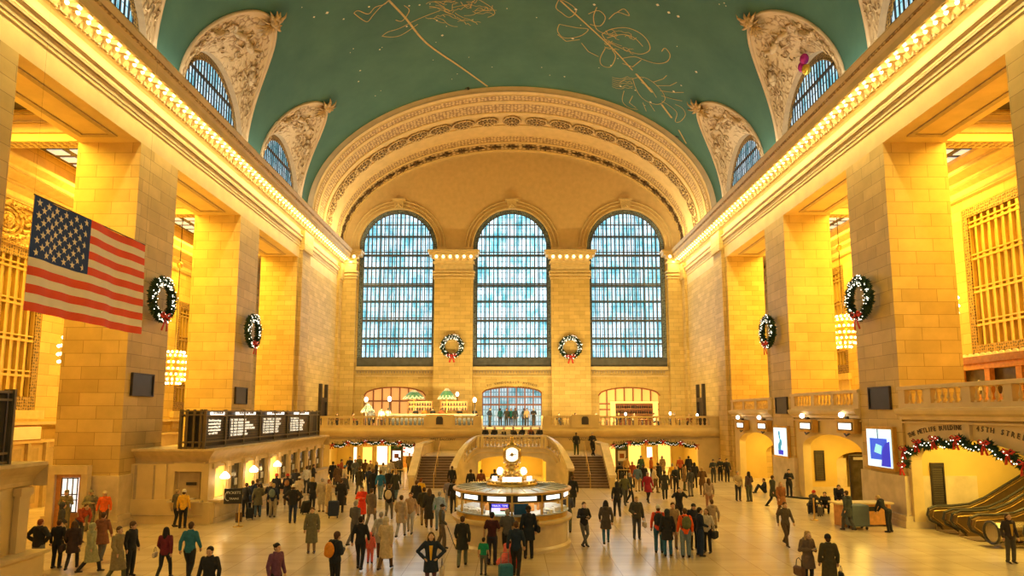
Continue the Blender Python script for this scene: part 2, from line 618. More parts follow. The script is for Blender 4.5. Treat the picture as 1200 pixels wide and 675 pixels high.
def dup(root, loc, rotz=None, label=None, group=None):
    r = root.copy(); COL.objects.link(r); r.location = loc
    if rotz is not None:
        r.rotation_euler = (0, 0, rotz)
    if label:
        r['label'] = label
    if group:
        r['group'] = group
    for ch in kids(root):
        c = ch.copy(); COL.objects.link(c); c.parent = r
        for g in kids(ch):
            d = g.copy(); COL.objects.link(d); d.parent = c
    return r


def kids(o):
    if o.name not in KIDS:
        KIDS[o.name] = [x for x in COL.objects if x.parent == o]
    return KIDS[o.name]


def text(name, s, m, size, loc, rot, parent=None, ext=0.01, align='CENTER', sx=1.0):
    cu = bpy.data.curves.new(name, 'FONT')
    cu.body = s; cu.size = size; cu.extrude = ext
    cu.align_x = align; cu.align_y = 'CENTER'; cu.resolution_u = 2
    t = bpy.data.objects.new(name, cu)
    dg = bpy.context.evaluated_depsgraph_get()
    COL.objects.link(t)
    bpy.context.view_layer.update()
    dg = bpy.context.evaluated_depsgraph_get()
    me = bpy.data.meshes.new_from_object(t.evaluated_get(dg))
    bpy.data.objects.remove(t)
    me.materials.clear(); me.materials.append(M[m])
    o = bpy.data.objects.new(name, me)
    COL.objects.link(o)
    o.location = loc; o.rotation_euler = rot; o.scale = (sx, 1, 1)
    if parent is not None:
        o.parent = parent
    return o


def arc_text(name, s, m, size, fn, parent):
    """letters set one by one along a curve; fn(i/(n-1)) -> (location, rotation)"""
    mb_v, mb_f = [], []
    n = len(s)
    cu = bpy.data.curves.new(name, 'FONT'); cu.size = size; cu.extrude = 0.012
    cu.align_x = 'CENTER'; cu.align_y = 'CENTER'; cu.resolution_u = 1
    t = bpy.data.objects.new(name, cu); COL.objects.link(t)
    for i, ch in enumerate(s):
        if ch == ' ':
            continue
        cu.body = ch
        bpy.context.view_layer.update()
        dg = bpy.context.evaluated_depsgraph_get()
        me = bpy.data.meshes.new_from_object(t.evaluated_get(dg))
        loc, rot = fn(i / (n - 1))
        mt = Matrix.Translation(loc) @ rot
        k = len(mb_v)
        mb_v += [tuple(mt @ v.co) for v in me.vertices]
        mb_f += [tuple(q + k for q in p.vertices) for p in me.polygons]
        bpy.data.meshes.remove(me)
    bpy.data.objects.remove(t)
    b = MB(); b.v = mb_v; b.f = mb_f
    return b.build(name, m, parent)


def floor_at(px, py, z=0.0):
    """the point at height z that a photo pixel looks at"""
    c, s = cos(PITCH), sin(PITCH)
    a = (px - 600.5) / F_PX; b = (393.0 - py) / F_PX
    d = (a, c - b * s, s + b * c)
    k = (z - EYE) / d[2]
    return (d[0] * k, d[1] * k, z)


def smooth_path(P, n=6):
    out = []
    for i in range(len(P) - 1):
        p0 = P[max(0, i - 1)]; p1 = P[i]; p2 = P[i + 1]; p3 = P[min(len(P) - 1, i + 2)]
        for k in range(n):
            t = k / n
            out.append(tuple(.5 * ((2 * b_) + (-a + c_) * t + (2 * a - 5 * b_ + 4 * c_ - d_) * t * t + (-a + 3 * b_ - 3 * c_ + d_) * t ** 3) for a, b_, c_, d_ in zip(p0, p1, p2, p3)))
    out.append(P[-1])
    return out
# ================================================================== STRUCTURE
WX, ZS, VA, VB, YA = 18.3, 23.2, 18.4, 11.8, 57.3
YW = 69.5
b = MB(); b.quad((-32, -8, 0), (32, -8, 0), (32, 72, 0), (-32, 72, 0))
st(b.build('floor', 'floor'))

LUN = [3.65, 15.4, 27.15, 38.9, 50.65]
GH, GR, WR = 4.6, 6.7, 4.0     # groin half width, groin rise, window radius


def theta_low(y):
    for c in LUN:
        q = (y - c) / GH
        if abs(q) < 1:
            return math.asin(min(0.98, GR * math.sqrt(1 - q * q) / VB))
    return 0.0


ys = {-6.0, YA}
y = -6.0
while y < YA:
    ys.add(round(y, 3)); y += 0.9
for c in LUN:
    for i in range(41):
        ys.add(round(c + GH * cos(PI * i / 40), 4))
ys = sorted(v for v in ys if -6 <= v <= YA)
us = [i / 56 for i in range(57)]


def vault(u, y):
    t0 = theta_low(y)
    t = t0 + (PI - 2 * t0) * u
    return (VA * cos(t), y, ZS + VB * sin(t))


b = MB(); b.grid(vault, us, ys)
ceil = st(b.build('ceiling', 'teal', smooth=True))


def on_vault(px, py, off=0.03):
    """the point of the vault a photo pixel looks at (for the painted figures)"""
    c, s = cos(PITCH), sin(PITCH)
    a = (px - 600.5) / F_PX; q = (393.0 - py) / F_PX
    d = Vector((a, c - q * s, s + q * c))
    A = (d.x / VA) ** 2 + (d.z / VB) ** 2
    B = 2 * (EYE - ZS) * d.z / VB ** 2
    C = ((EYE - ZS) / VB) ** 2 - 1
    k = (-B + math.sqrt(max(0.0, B * B - 4 * A * C))) / (2 * A)
    p = Vector((0, 0, EYE)) + d * k
    n = Vector((p.x / VA ** 2, 0, (p.z - ZS) / VB ** 2)).normalized()
    return p - n * off, n


def ribbon(mb, pts, w):
    if len(pts) > 3:
        pts = smooth_path(pts, 4)
    P = [on_vault(*p) for p in pts]
    for i in range(len(P) - 1):
        a, na = P[i]; c, nc = P[i + 1]
        t = (c - a)
        if t.length < 1e-4:
            continue
        s1 = t.normalized().cross(na).normalized() * w / 2
        mb.quad(a - s1, a + s1, c + s1, c - s1)


def squiggle(rr, x, y, ang, L, amp, n=9):
    pts = []
    for i in range(n):
        t = i / (n - 1)
        o = amp * sin(t * PI * rr.uniform(1.2, 2.4))
        pts.append((x + cos(ang) * L * t - sin(ang) * o, y + sin(ang) * L * t + cos(ang) * o))
    return pts


rr = random.Random(5)
# painted line figures: a striding figure, a curled beast and a crab, each drawn as loose gold outlines
fig = MB()
for pts in ([(415, 15), (420, 12), (432, 16), (440, 8), (452, 4), (460, -6)], [(415, 15), (424, 22), (431, 25), (437, 18), (446, 8), (456, 0)],
            [(448, 42), (455, 37), (468, 33), (486, 24), (500, 18), (516, 12)], [(448, 42), (460, 43), (472, 40), (490, 28)],
            [(464, 23), (472, 24), (480, 12), (474, 6)]):
    ribbon(fig, pts, 0.07)
for i in range(26):
    ribbon(fig, squiggle(rr, 498 + rr.uniform(0, 60), 2 + rr.uniform(-2, 24), rr.uniform(-0.5, 0.5), rr.uniform(14, 30), rr.uniform(-4, 4)), 0.05)
ribbon(fig, [(556, -4), (570, 4), (578, 10), (580, 16), (572, 20)], 0.06)
fig.build('painted_striding_figure', 'gold_line', ceil)
fig = MB()
for pts in ([(656, -2), (652, 8), (658, 14), (668, 20), (676, 12), (668, 4), (656, -2)], [(656, 28), (654, 36), (662, 44), (680, 42), (690, 34), (676, 32), (656, 28)],
            [(654, 40), (664, 48), (680, 46)], [(690, 16), (702, 12), (710, 20), (704, 30), (692, 28)], [(714, 22), (724, 14), (738, 18), (732, 10), (724, 14)],
            [(706, 40), (716, 34), (734, 32), (750, 38), (760, 48), (762, 58), (752, 63), (738, 60), (724, 54), (712, 48), (706, 40)],
            [(712, 44), (730, 40), (744, 44), (754, 54)], [(710, 56), (704, 68), (706, 76), (716, 78), (722, 66), (718, 58)],
            [(730, 68), (744, 66), (756, 70), (770, 74), (782, 72), (786, 64), (780, 56), (776, 60)], [(682, 50), (690, 60), (702, 66)],
            [(700, 8), (696, 20), (700, 34), (712, 40)], [(730, 74), (742, 78), (752, 70)]):
    ribbon(fig, pts, 0.07)
for i in range(16):
    ribbon(fig, squiggle(rr, 708 + rr.uniform(0, 34), 36 + rr.uniform(-2, 20), rr.uniform(0, 0.7), rr.uniform(8, 18), rr.uniform(-3, 3)), 0.05)
fig.build('painted_curled_beast', 'gold_line', ceil)
fig = MB()
for i in range(6):
    ribbon(fig, squiggle(rr, 718, 90 + i * 2.2, 0.05 + 0.02 * i, 24, 1.5), 0.05)
for pts in ([(742, 92), (754, 90), (766, 96), (776, 106), (780, 116), (772, 122), (758, 118), (748, 108), (742, 92)], [(752, 96), (764, 104), (770, 114)],
            [(766, 96), (778, 92), (782, 88)], [(770, 100), (786, 100), (794, 96)], [(774, 106), (790, 108), (802, 108)], [(776, 112), (790, 116), (800, 118)],
            [(732, 106), (730, 118), (738, 126), (748, 128)], [(742, 112), (738, 120), (746, 126)], [(776, 118), (786, 124), (794, 132), (792, 142), (798, 142), (804, 134), (800, 126), (792, 122)],
            [(754, 120), (758, 130)], [(762, 121), (768, 130)]):
    ribbon(fig, pts, 0.06)
fig.build('painted_crab', 'gold_line', ceil)
fig = MB()
for pts, w in (([(456, 0), (475, 20), (500, 50), (540, 78), (572, 101)], 0.16), ([(657, 0), (690, 30), (720, 58), (742, 82)], 0.13), ([(746, 86), (765, 108)], 0.22),
               ([(776, 122), (788, 138)], 0.22), ([(796, 152), (805, 168)], 0.16)):
    ribbon(fig, pts, w)
fig.build('painted_gold_lines', 'gold_line', ceil)
stars = MB()
for i in range(170):
    px, py = rr.uniform(205, 1000), rr.uniform(2, 200)
    if (px - 600) ** 2 / 260 ** 2 + (py - 290) ** 2 / 205 ** 2 < 1:
        continue
    p, n = on_vault(px, py, 0.04)
    if p.y > 57 or abs(p.x) > 14.2:
        continue
    t = Vector((0, 1, 0)); s1 = n.cross(t).normalized()
    r_ = rr.choice((0.05, 0.06, 0.09, 0.13))
    stars.add([p + t * r_, p + s1 * r_, p - t * r_, p - s1 * r_], [(0, 1, 2, 3)])
stars.build('star_dots', plain('star_gilding', (0.75, 0.66, 0.42), 0.4), ceil)

# ------------------------------------------------------------------ lunettes over the side cornices
def groin(c, ph, side):
    dz = GR * sin(ph)
    return Vector((side * VA * math.sqrt(max(0, 1 - (dz / VB) ** 2)), c + GH * cos(ph), ZS + dz))


def wincirc(c, ph, side, x=18.38):
    return Vector((side * x, c + WR * cos(ph), ZS + WR * sin(ph)))


def leaf_spray(mb, p, ax, n, L, w, rng, nrm):
    """acanthus-like curling leaves fanning from p"""
    for i in range(n):
        a = -1.3 + 2.6 * i / max(1, n - 1) + rng.uniform(-.15, .15)
        side = ax.cross(nrm).normalized()
        d = (ax * cos(a) + side * sin(a)).normalized()
        l = L * rng.uniform(0.75, 1.1)
        pts = [p + d * l * t + nrm * (0.35 * l * math.sin(t * 2.6)) for t in (0, .25, .5, .75, 1)]
        mb.tube(pts, [w * .5, w, w * .95, w * .6, w * .1], 6, squash=0.5)


WN = 0
for side in (-1, 1):
    for c in LUN:
        WN += 1
        seen = c > 20
        n = 40
        phs = [PI * i / n for i in range(n + 1)]
        # border moulding along the groin
        def surf(ph, s, lift=0.0):
            a, q = groin(c, ph, side), wincirc(c, ph, side)
            p = a.lerp(q, s)
            if lift:
                p = p + Vector((-side * lift * 0.9, 0, -lift * 0.4))
            return p
        bm_ = MB()
        bm_.grid(lambda u, v: surf(u, v, 0.02 if v > -0.01 else 0), phs, [0.0, 0.11], uvf=lambda u, v: (u * 3, v * 5))
        bm_.grid(lambda u, v: surf(u, 0.11, v * 0.0) + Vector((side * v, 0, 0)), phs, [0.0, 0.1], uvf=lambda u, v: (u * 3, v * 5))
        tr = st(bm_.build('trim_%d' % WN, 'tan', smooth=True))
        tr.name = 'trim_%d' % WN
        rib = MB()
        rib.tube([groin(c, p_, side) + Vector((-side * .03, 0, -.03)) for p_ in phs], 0.11, 6)
        rib.build('edge_moulding', 'tan', tr, smooth=True)
        bm_ = MB()
        bm_.grid(lambda u, v: surf(u, v), phs, [0.11, .3, .5, .7, .9, 1.0], uvf=lambda u, v: (u * 5.2, v * (2 + 3.4 * sin(u))))
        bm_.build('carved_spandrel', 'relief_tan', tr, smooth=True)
        bm_ = MB()
        bm_.grid(lambda u, v: wincirc(c, u, side, 18.38 + v), phs, [0, .2, .3, .5], uvf=lambda u, v: (u * 4, v))
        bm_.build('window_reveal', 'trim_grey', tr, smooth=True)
        if seen:
            rg = random.Random(int(c * 10))
            rc = MB()
            for k in range(46):
                ph = rg.uniform(0.35, PI - 0.35); s_ = rg.uniform(0.25, 0.85)
                p = surf(ph, s_)
                du = (surf(ph + .02, s_) - surf(ph - .02, s_)).normalized()
                dv = (surf(ph, s_ + .02) - surf(ph, s_ - .02)).normalized()
                nn = du.cross(dv).normalized()
                if nn.x * side > 0:
                    nn = -nn
                # a spiral scroll
                r0 = rg.uniform(0.18, 0.42); a0 = rg.uniform(0, 2 * PI); sg = rg.choice((-1, 1))
                pts = []
                for i in range(12):
                    t = i / 11
                    r_ = r0 * (1 - 0.8 * t); a = a0 + sg * 4.6 * t
                    pts.append(p + (du * cos(a) + dv * sin(a)) * r_ + nn * 0.05)
                rc.tube(pts, [0.045 + 0.03 * sin(PI * i / 11) for i in range(12)], 5)
            # reclining figures: body, head and limbs in low relief
            for ph0, fl in ((0.95, 1), (PI - 0.95, -1), (1.45, 1), (PI - 1.4, -1)):
                p = surf(ph0, 0.5)
                du = (surf(ph0 + .02, .5) - surf(ph0 - .02, .5)).normalized() * fl
                dv = (surf(ph0, .52) - surf(ph0, .48)).normalized()
                nn = du.cross(dv).normalized()
                if nn.x * side > 0:
                    nn = -nn
                rc.tube([p - du * .7, p - du * .25 + nn * .1, p + du * .35 + nn * .1], [.12, .24, .2], 8)
                q = p + du * .62 + nn * .15
                rc.sph(q, 0.17)
                rc.tube([p - du * .6, p - du * 1.0 - dv * .4 + nn * .1, p - du * 1.5 - dv * .3], [.15, .11, .06], 6)
                rc.tube([p + du * .3, p + du * .5 - dv * .5 + nn * .1, p + du * 1.0 - dv * .6], [.09, .07, .05], 6)
                rc.tube([p + du * .3, p + du * .2 + dv * .5 + nn * .1, p + du * .8 + dv * .7], [.09, .07, .05], 6)
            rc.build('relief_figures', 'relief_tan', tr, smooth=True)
            orn = MB()
            p = groin(c, PI / 2, side)
            nn = Vector((-side * .75, 0, -.65)).normalized()
            ax = Vector((-side * .8, 0, .6)).normalized()
            leaf_spray(orn, p - ax * .2, ax, 7, 1.15, .16, rg, nn)
            leaf_spray(orn, p - ax * .3, -ax, 7, 1.0, .14, rg, nn)
            orn.sph(p + nn * .2, .3, 1, 1, 1.1)
            for k in range(5):
                orn.sph(p + Vector((0, -.5 + .25 * k, 0)) + nn * .3, .13)
            orn.build('leaf_cartouche', plain('gilded_carving', (0.50, 0.33, 0.13), 0.6, var=0.4, scale=6), tr, smooth=True)
        # the window: glass, lattice border, bars
        x = side * 18.72
        pane = MB()
        pane.grid(lambda u, v: (side * 18.9, c + WR * cos(u) * v, ZS + WR * sin(u) * v), phs, [0.01, 1.05], uvf=lambda u, v: (WR * cos(u) * v + c, WR * sin(u) * v))
        wn = st(pane.build('window_%d' % (WN + 3), window_glass('lunette_glass_%d' % WN, WN, 1.5)))
        fr = MB()
        fr.grid(lambda u, v: (x, c + (WR - .02 - v) * cos(u), ZS + (WR - .02 - v) * sin(u)), phs, [0, .42], uvf=lambda u, v: (u * 4, v))
        fr.tube([(x, c + (WR - .45) * cos(u), ZS + (WR - .45) * sin(u)) for u in phs], .05, 5)
        fr.build('lattice_border', 'lattice', wn)
        fr = MB()
        k = -9
        for k in range(-9, 10):
            yy = k * 0.36
            h = math.sqrt(max(0, (WR - .4) ** 2 - yy * yy))
            if h > .15:
                fr.box(x - .03, x + .03, c + yy - .035, c + yy + .035, ZS, ZS + h)
        for zz in (1.0, 2.25):
            h = math.sqrt((WR - .4) ** 2 - zz * zz)
            fr.box(x - .05, x + .05, c - h, c + h, ZS + zz - .08, ZS + zz + .08)
        fr.build('glazing_bars', 'bronze', wn)

# ------------------------------------------------------------------ entablature with bulbs, both sides
PROF = [(-3.0, 18.5), (0, 18.5), (0, 19.45), (.06, 19.5), (.06, 19.95), (.14, 20.0), (.2, 20.1), (.2, 20.22), (.28, 20.3), (.28, 20.42), (.08, 20.5), (.08, 20.95),
        (.2, 21.05), (.3, 21.1), (.3, 21.3), (.36, 21.4), (.36, 21.5), (1.1, 21.5), (1.1, 21.85), (1.2, 21.95), (1.28, 22.15), (1.4, 22.35), (1.4, 22.45), (.1, 22.6), (.1, 23.3), (-3, 23.3)]
BULBS = [18.2 + i * 0.67 for i in range(75)]
bulb_me = None
for side, nm in ((-1, 'trim_left'), (1, 'trim_right')):
    b = MB()
    b.prism([(side * (WX - p), z) for p, z in PROF], 'y', -6, YW)
    tr = st(b.build(nm, 'smooth'))
    # grey strips painting shade into the mouldings, dentils, brackets
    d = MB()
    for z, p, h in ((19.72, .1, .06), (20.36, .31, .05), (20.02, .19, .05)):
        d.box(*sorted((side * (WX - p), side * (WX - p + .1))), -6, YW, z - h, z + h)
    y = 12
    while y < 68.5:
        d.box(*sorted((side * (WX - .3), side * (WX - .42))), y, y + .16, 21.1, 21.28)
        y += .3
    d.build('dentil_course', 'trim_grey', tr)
    mo = MB()
    for y in BULBS:
        pr = [(.36, 21.5), (1.02, 21.5), (1.04, 21.4), (.96, 21.28), (.8, 21.3), (.62, 21.34), (.5, 21.2), (.40, 21.12), (.36, 21.12)]
        mo.prism([(side * (WX - p), z) for p, z in pr], 'y', y + .2, y + .47)
    mo.build('scrolled_brackets', 'trim', tr)
    if bulb_me is None:
        q = MB(); q.sph((0, 0, 0), .085, 1, 1, 1.25, 8, 6)
        q.tube([(0, 0, .06), (0, 0, .16)], .05, 6)
        o0 = q.build('cornice_bulb', 'bulb', tr, smooth=True)
        bulb_me = o0.data
        bpy.data.objects.remove(o0)
    for y in BULBS:
        o = bpy.data.objects.new('cornice_bulb', bulb_me); COL.objects.link(o); o.parent = tr
        o.location = (side * (WX - .72), y, 21.36)
    # carved rim of the cornice
    d = MB()
    d.box(*sorted((side * (WX - 1.2), side * (WX - 1.3))), 10, YW - .5, 22.0, 22.12)
    d.build('carved_rim', 'band_light', tr)

# ------------------------------------------------------------------ piers, end blocks of the side walls
for side in (-1, 1):
    for y0, y1 in ((-4.1, -.5), (7.6, 11.2), (19.4, 23.0), (31.1, 34.7), (43.1, 46.4)):
        b = MB()
        x0, x1 = sorted((side * WX, side * (WX + 3.1)))
        b.box(x0, x1, y0, y1, 0, 18.5)
        p = st(b.build('pillar', 'stone'))
        if y0 > 10:
            q = MB()
            q.box(x0 - .12, x1 + .12, y0 - .12, y1 + .12, 0, 2.35)
            q.box(x0 - .22, x1 + .22, y0 - .22, y1 + .22, 0, .55)
            q.box(x0 - .3, x1 + .3, y0 - .3, y1 + .3, 0, .3)
            q.build('base_course', 'marble', p)
    b = MB()
    x0, x1 = sorted((side * WX, side * (WX + 3.1)))
    b.box(x0, x1, 54.9, YW + 1, 0, 18.5)
    w = st(b.build('wall_left' if side < 0 else 'wall_right', 'stone_wall'))
    d = MB()
    for y0, y1 in ((55.4, 57.6), (67.6, 69.5)):
        d.box(*sorted((side * WX, side * (WX - .28))), y0, y1, 0, 19.6)
        d.box(*sorted((side * WX, side * (WX - .45))), y0 - .1, y1 + .1, 19.2, 20.9)
    d.build('pilasters', 'stone_wall', w)
    # doorway with a torch lamp above on the balcony level
    d = MB()
    xx = side * (WX - .12)
    d.box(*sorted((xx, xx + side * .2)), 62.6, 64.3, 3.95, 6.3)
    d.build('doorway', 'bronze', w)
    d = MB()
    for a, q_ in ((62.35, 62.62), (64.28, 64.55)):
        d.box(*sorted((side * (WX - .3), side * WX)), a, q_, 3.95, 8.0)
    d.box(*sorted((side * (WX - .3), side * WX)), 62.35, 64.55, 6.3, 6.7)
    d.build('door_surround', 'bronze', w)
    # gallery behind the piers: outer wall, ceiling with skylights, cross beams
    xo = side * 27.0
    sh = 0.0 if side < 0 else 1.0
    b = MB()
    zb, zt = (5.4, 14.3) if side < 0 else (8.4, 17.3)
    for c in (33.3 + sh, 56.6):
        pass
    b.arcwall('x', xo, side * .8, -6, YW, 0, 22, [(33.2 + sh, 4.2, zb, zt, .001), (56.8, 4.2, zb, zt, .001)], 2)
    ow = st(b.build('wall_outer', 'stone'))
    for c in (33.2 + sh, 56.8):
        g = MB()
        g.box(*sorted((xo + side * .5, xo + side * .52)), c - 4.2, c + 4.2, zb, zt)
        gl = st(g.build('window_20', plain('amber_obscured_glass', (0.70, 0.50, 0.16), 0.35, 0, .25, .6)))
        g = MB()
        for a, bb, lo, hi in ((c - 4.2, c - 3.75, zb, zt), (c + 3.75, c + 4.2, zb, zt), (c - 3.75, c + 3.75, zt - .55, zt), (c - 3.75, c + 3.75, zb, zb + .75)):
            g.box(*sorted((xo + side * .02, xo + side * .1)), a, bb, lo, hi)
        g.build('lattice_border', 'lattice', gl)
        g = MB()
        nb = 14
        for i in range(nb + 1):
            yy = c - 3.75 + 7.5 * i / nb
            g.box(*sorted((xo + side * .1, xo + side * .3)), yy - .09, yy + .09, zb + .7, zt - .5)
        k = zb + 1.9
        while k < zt - .8:
            g.box(*sorted((xo + side * .06, xo + side * .26)), c - 3.75, c + 3.75, k - .06, k + .06)
            g.box(*sorted((xo + side * .06, xo + side * .26)), c - 3.75, c + 3.75, k + .22, k + .3)
            k += 1.95
        g.build('gilded_glazing_bars', 'goldframe', gl)
        g = MB()
        g.box(*sorted((xo, xo - side * .3)), c - 4.6, c + 4.6, zb - .5, zb)
        g.box(*sorted((xo, xo - side * .15)), c - 4.4, c + 4.4, zb - 1.4, zb - .5)
        g.build('sill', 'trim', gl)
    # gallery cornice on the outer wall
    zc = 16.6 if side < 0 else 17.9
    d = MB()
    pr = [(0, zc), (.2, zc + .05), (.2, zc + .5), (.5, zc + .7), (.5, zc + .95), (1.1, zc + 1.2), (1.1, zc + 1.5), (1.3, zc + 1.8), (1.3, zc + 2.0), (0, zc + 2.2)]
    d.prism([(xo - side * p, z) for p, z in pr], 'y', -6, YW)
    d.build('gallery_cornice', 'trim', ow)
    d = MB()
    for p, z in ((.24, zc + .12), (.54, zc + .75), (1.14, zc + 1.25)):
        d.box(*sorted((xo - side * p, xo - side * (p - .1))), -6, YW, z, z + .1)
    d.build('cornice_lines', 'trim_grey', ow)
    if side < 0:
        d = MB()
        rg = random.Random(3)
        xx = xo + .12
        for c in (34.0, 30.6, 37.4):
            for R_ in (.85, .6, .35):
                d.tube([(xx, c + R_ * cos(a) * 1.3, 15.5 + R_ * sin(a)) for a in [2 * PI * i / 24 for i in range(25)]], .08, 6)
            for k in range(14):
                a = 2 * PI * k / 14
                d.tube([(xx, c + 1.1 * cos(a) * 1.2, 15.5 + .9 * sin(a)), (xx + .12, c + 1.5 * cos(a + .2) * 1.2, 15.5 + 1.0 * sin(a + .2)), (xx, c + 1.6 * cos(a + .5) * 1.1, 15.5 + .8 * sin(a + .6))], [.12, .12, .04], 6)
            d.sph((xx, c, 15.5), .3)
        d.box(xo, xo + .15, 28.5, 39.4, 14.35, 14.5)
        d.box(xo, xo + .15, 28.5, 39.4, 16.45, 16.6)
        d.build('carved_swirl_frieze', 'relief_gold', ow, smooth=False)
    # ceiling of the gallery
    b = MB()
    b.box(*sorted((side * (WX + 3), side * 28)), -6, YW, 20.2, 20.5)
    gc = st(b.build('ceiling_gallery', 'trim'))
    cb = MB()
    for y0, y1 in ((19.4, 23.0), (31.1, 34.7), (43.1, 46.4), (54.9, 58)):
        cb.box(*sorted((side * (WX + 3.1), side * 27)), y0 + .05, y0 + .9, 18.6, 20.3)
        cb.box(*sorted((side * (WX + 3.1), side * (WX + 3.6))), y0, y1, 18.6, 20.3)
    cb.build('cross_beams', 'smooth', gc)
    cb = MB()
    for y0, y1 in ((19.4, 23.0), (31.1, 34.7), (43.1, 46.4)):
        for k in range(16):
            for j in range(2):
                xx = side * (WX + 3.4 + k * .34)
                cb.box(*sorted((xx, xx + side * .16)), y0 + .2 + j * .35, y0 + .4 + j * .35, 18.56, 18.62)
        cb.box(*sorted((side * (WX + 3.2), side * 26.9)), y0 - .06, y0 + .1, 19.0, 19.06)
        cb.box(*sorted((side * (WX + 3.2), side * 26.9)), y0 - .1, y0 + .1, 19.5, 19.6)
        cb.box(*sorted((side * (WX + 3.2), side * 26.9)), y0 - .08, y0 + .1, 19.95, 20.05)
    cb.build('beam_studs', 'trim_grey', gc)
    for y0, y1 in ((23.2, 30.9), (34.9, 42.9), (46.6, 54.7)):
        sk = MB()
        xa, xb = sorted((side * 22.4, side * 26.5))
        sk.box(xa, xb, y0 + .3, y1 - .3, 19.98, 20.1)
        o = sk.build('skylight', 'bronze', gc)
        pn = MB()
        for i in range(3):
            for j in range(6):
                a = xa + .3 + i * 1.3; q_ = y0 + .6 + j * (y1 - y0 - 1.2) / 6
                pn.box(a, a + .85, q_, q_ + .75, 19.94, 19.99)
        pn.build('skylight_panes', emit('pale_skylight_%d_%d' % (side, y0), (0.62, 0.72, 0.75), .55), o)
        # recessed panel in the soffit between piers
        so = MB()
        xa, xb = sorted((side * (WX + .7), side * (WX + 2.5)))
        for a, q_, e, f in ((xa, xb, y0 + .6, y0 + .85), (xa, xb, y1 - .85, y1 - .6), (xa, xa + .25, y0 + .6, y1 - .6), (xb - .25, xb, y0 + .6, y1 - .6)):
            so.box(a, q_, e, f, 18.44, 18.5)
        so.build('soffit_moulding', 'trim_grey', gc)

# ------------------------------------------------------------------ end wall
b = MB()
WOPS = [(-12.3, 4.2, 10.1, 23.1, 4.2), (0, 4.2, 10.1, 23.1, 4.2), (12.3, 4.2, 10.1, 23.1, 4.2)]
b.arcwall('y', YW, .9, -21, 21, 8.9, 22.2, WOPS, 28)
wb = st(b.build('wall_back', 'stone_wall'))
b = MB()
b.arcwall('y', YW, .9, -19, 19, 22.2, 36, WOPS, 40)
b.build('tympanum', plain('golden_plaster', (0.66, 0.47, 0.23), 0.8, var=.07, scale=2), wb)
DOPS = [(-12.35, 3.25, 3.95, 7.05, .9), (0, 3.15, 3.95, 7.3, .65), (12.35, 3.15, 3.95, 7.05, .85)]
b = MB(); b.arcwall('y', YW, .7, -21, 21, 3.0, 8.9, DOPS, 20)
b.build('lower_end_wall', 'stone_wall', wb)
d = MB()
for c in (-12.3, 0, 12.3):
    # stepped archivolt round each window head
    for r_, yy, w in ((4.28, 69.42, .1), (4.7, 69.4, .06), (5.05, 69.38, .07)):
        d.tube([(c + r_ * cos(a), yy, 23.1 + r_ * sin(a)) for a in [PI * i / 40 for i in range(41)]], w, 6)
    # keystone
    d.prism([(c - .45, 27.25), (c + .45, 27.25), (c + .55, 28.2), (c - .55, 28.2)], 'y', 69.1, 69.5)
    d.prism([(c - .7, 28.15), (c + .7, 28.15), (c + .75, 28.35), (c - .75, 28.35)], 'y', 68.95, 69.5)
    d.tube([(c - .3, 69.05, 27.4), (c, 68.95, 27.7), (c + .3, 69.05, 27.4)], .1, 6)
    # sill with dentils
    d.box(c - 4.2, c + 4.2, 69.2, 69.5, 9.75, 10.1)
    d.box(c - 4.2, c + 4.2, 69.3, 69.5, 9.05, 9.2)
d.build('archivolts', 'trim', wb)
d = MB()
for c in (-12.3, 0, 12.3):
    x = c - 4.1
    while x < c + 4.0:
        d.box(x, x + .14, 69.25, 69.45, 9.4, 9.62); x += .3
    d.box(c - 4.2, c + 4.2, 69.28, 69.45, 9.68, 9.74)
d.build('sill_dentils', 'trim_grey', wb)
for x0, x1 in ((-18.3, -16.6), (-8.25, -4.15), (4.15, 8.25), (16.6, 18.3)):
    d = MB()
    d.box(x0, x1, 68.75, YW, 3.95, 21.1)
    pl = st(d.build('pillar', 'stone_wall'))
    d = MB()
    wide = .15
    for z0, z1, o_ in ((19.45, 19.6, .1), (19.75, 19.95, .16), (20.1, 20.25, .2), (21.1, 21.3, .15), (21.9, 22.25, .55), (22.25, 22.45, .7)):
        d.box(x0 - o_, x1 + o_, 68.75 - o_, YW, z0, z1)
    d.box(x0, x1, 68.7, YW, 20.25, 21.1)
    d.box(x0, x1, 68.75, YW, 21.3, 21.9)
    d.build('capital', 'trim', pl)
    n = max(2, int((x1 - x0 + .6) / .68))
    mo = MB()
    for i in range(n + 1):
        x = x0 - .15 + (x1 - x0 + .3) * i / n
        if i < n:
            o = bpy.data.objects.new('cornice_bulb', bulb_me); COL.objects.link(o); o.parent = pl
            o.location = (x + (x1 - x0 + .3) / n / 2, 68.35, 21.75); o.scale = (1.7, 1.2, 1.5)
        mo.box(x - .13, x + .13, 68.3, 68.75, 21.55, 21.9)
    mo.build('scrolled_brackets', 'trim', pl)
d = MB()
for x in (-4.9, 4.9, -7.9, 7.6):
    d.box(x - .18, x + .18, 69.3, 69.5, 7.3, 7.75)
d.build('wall_speakers', 'black', wb)

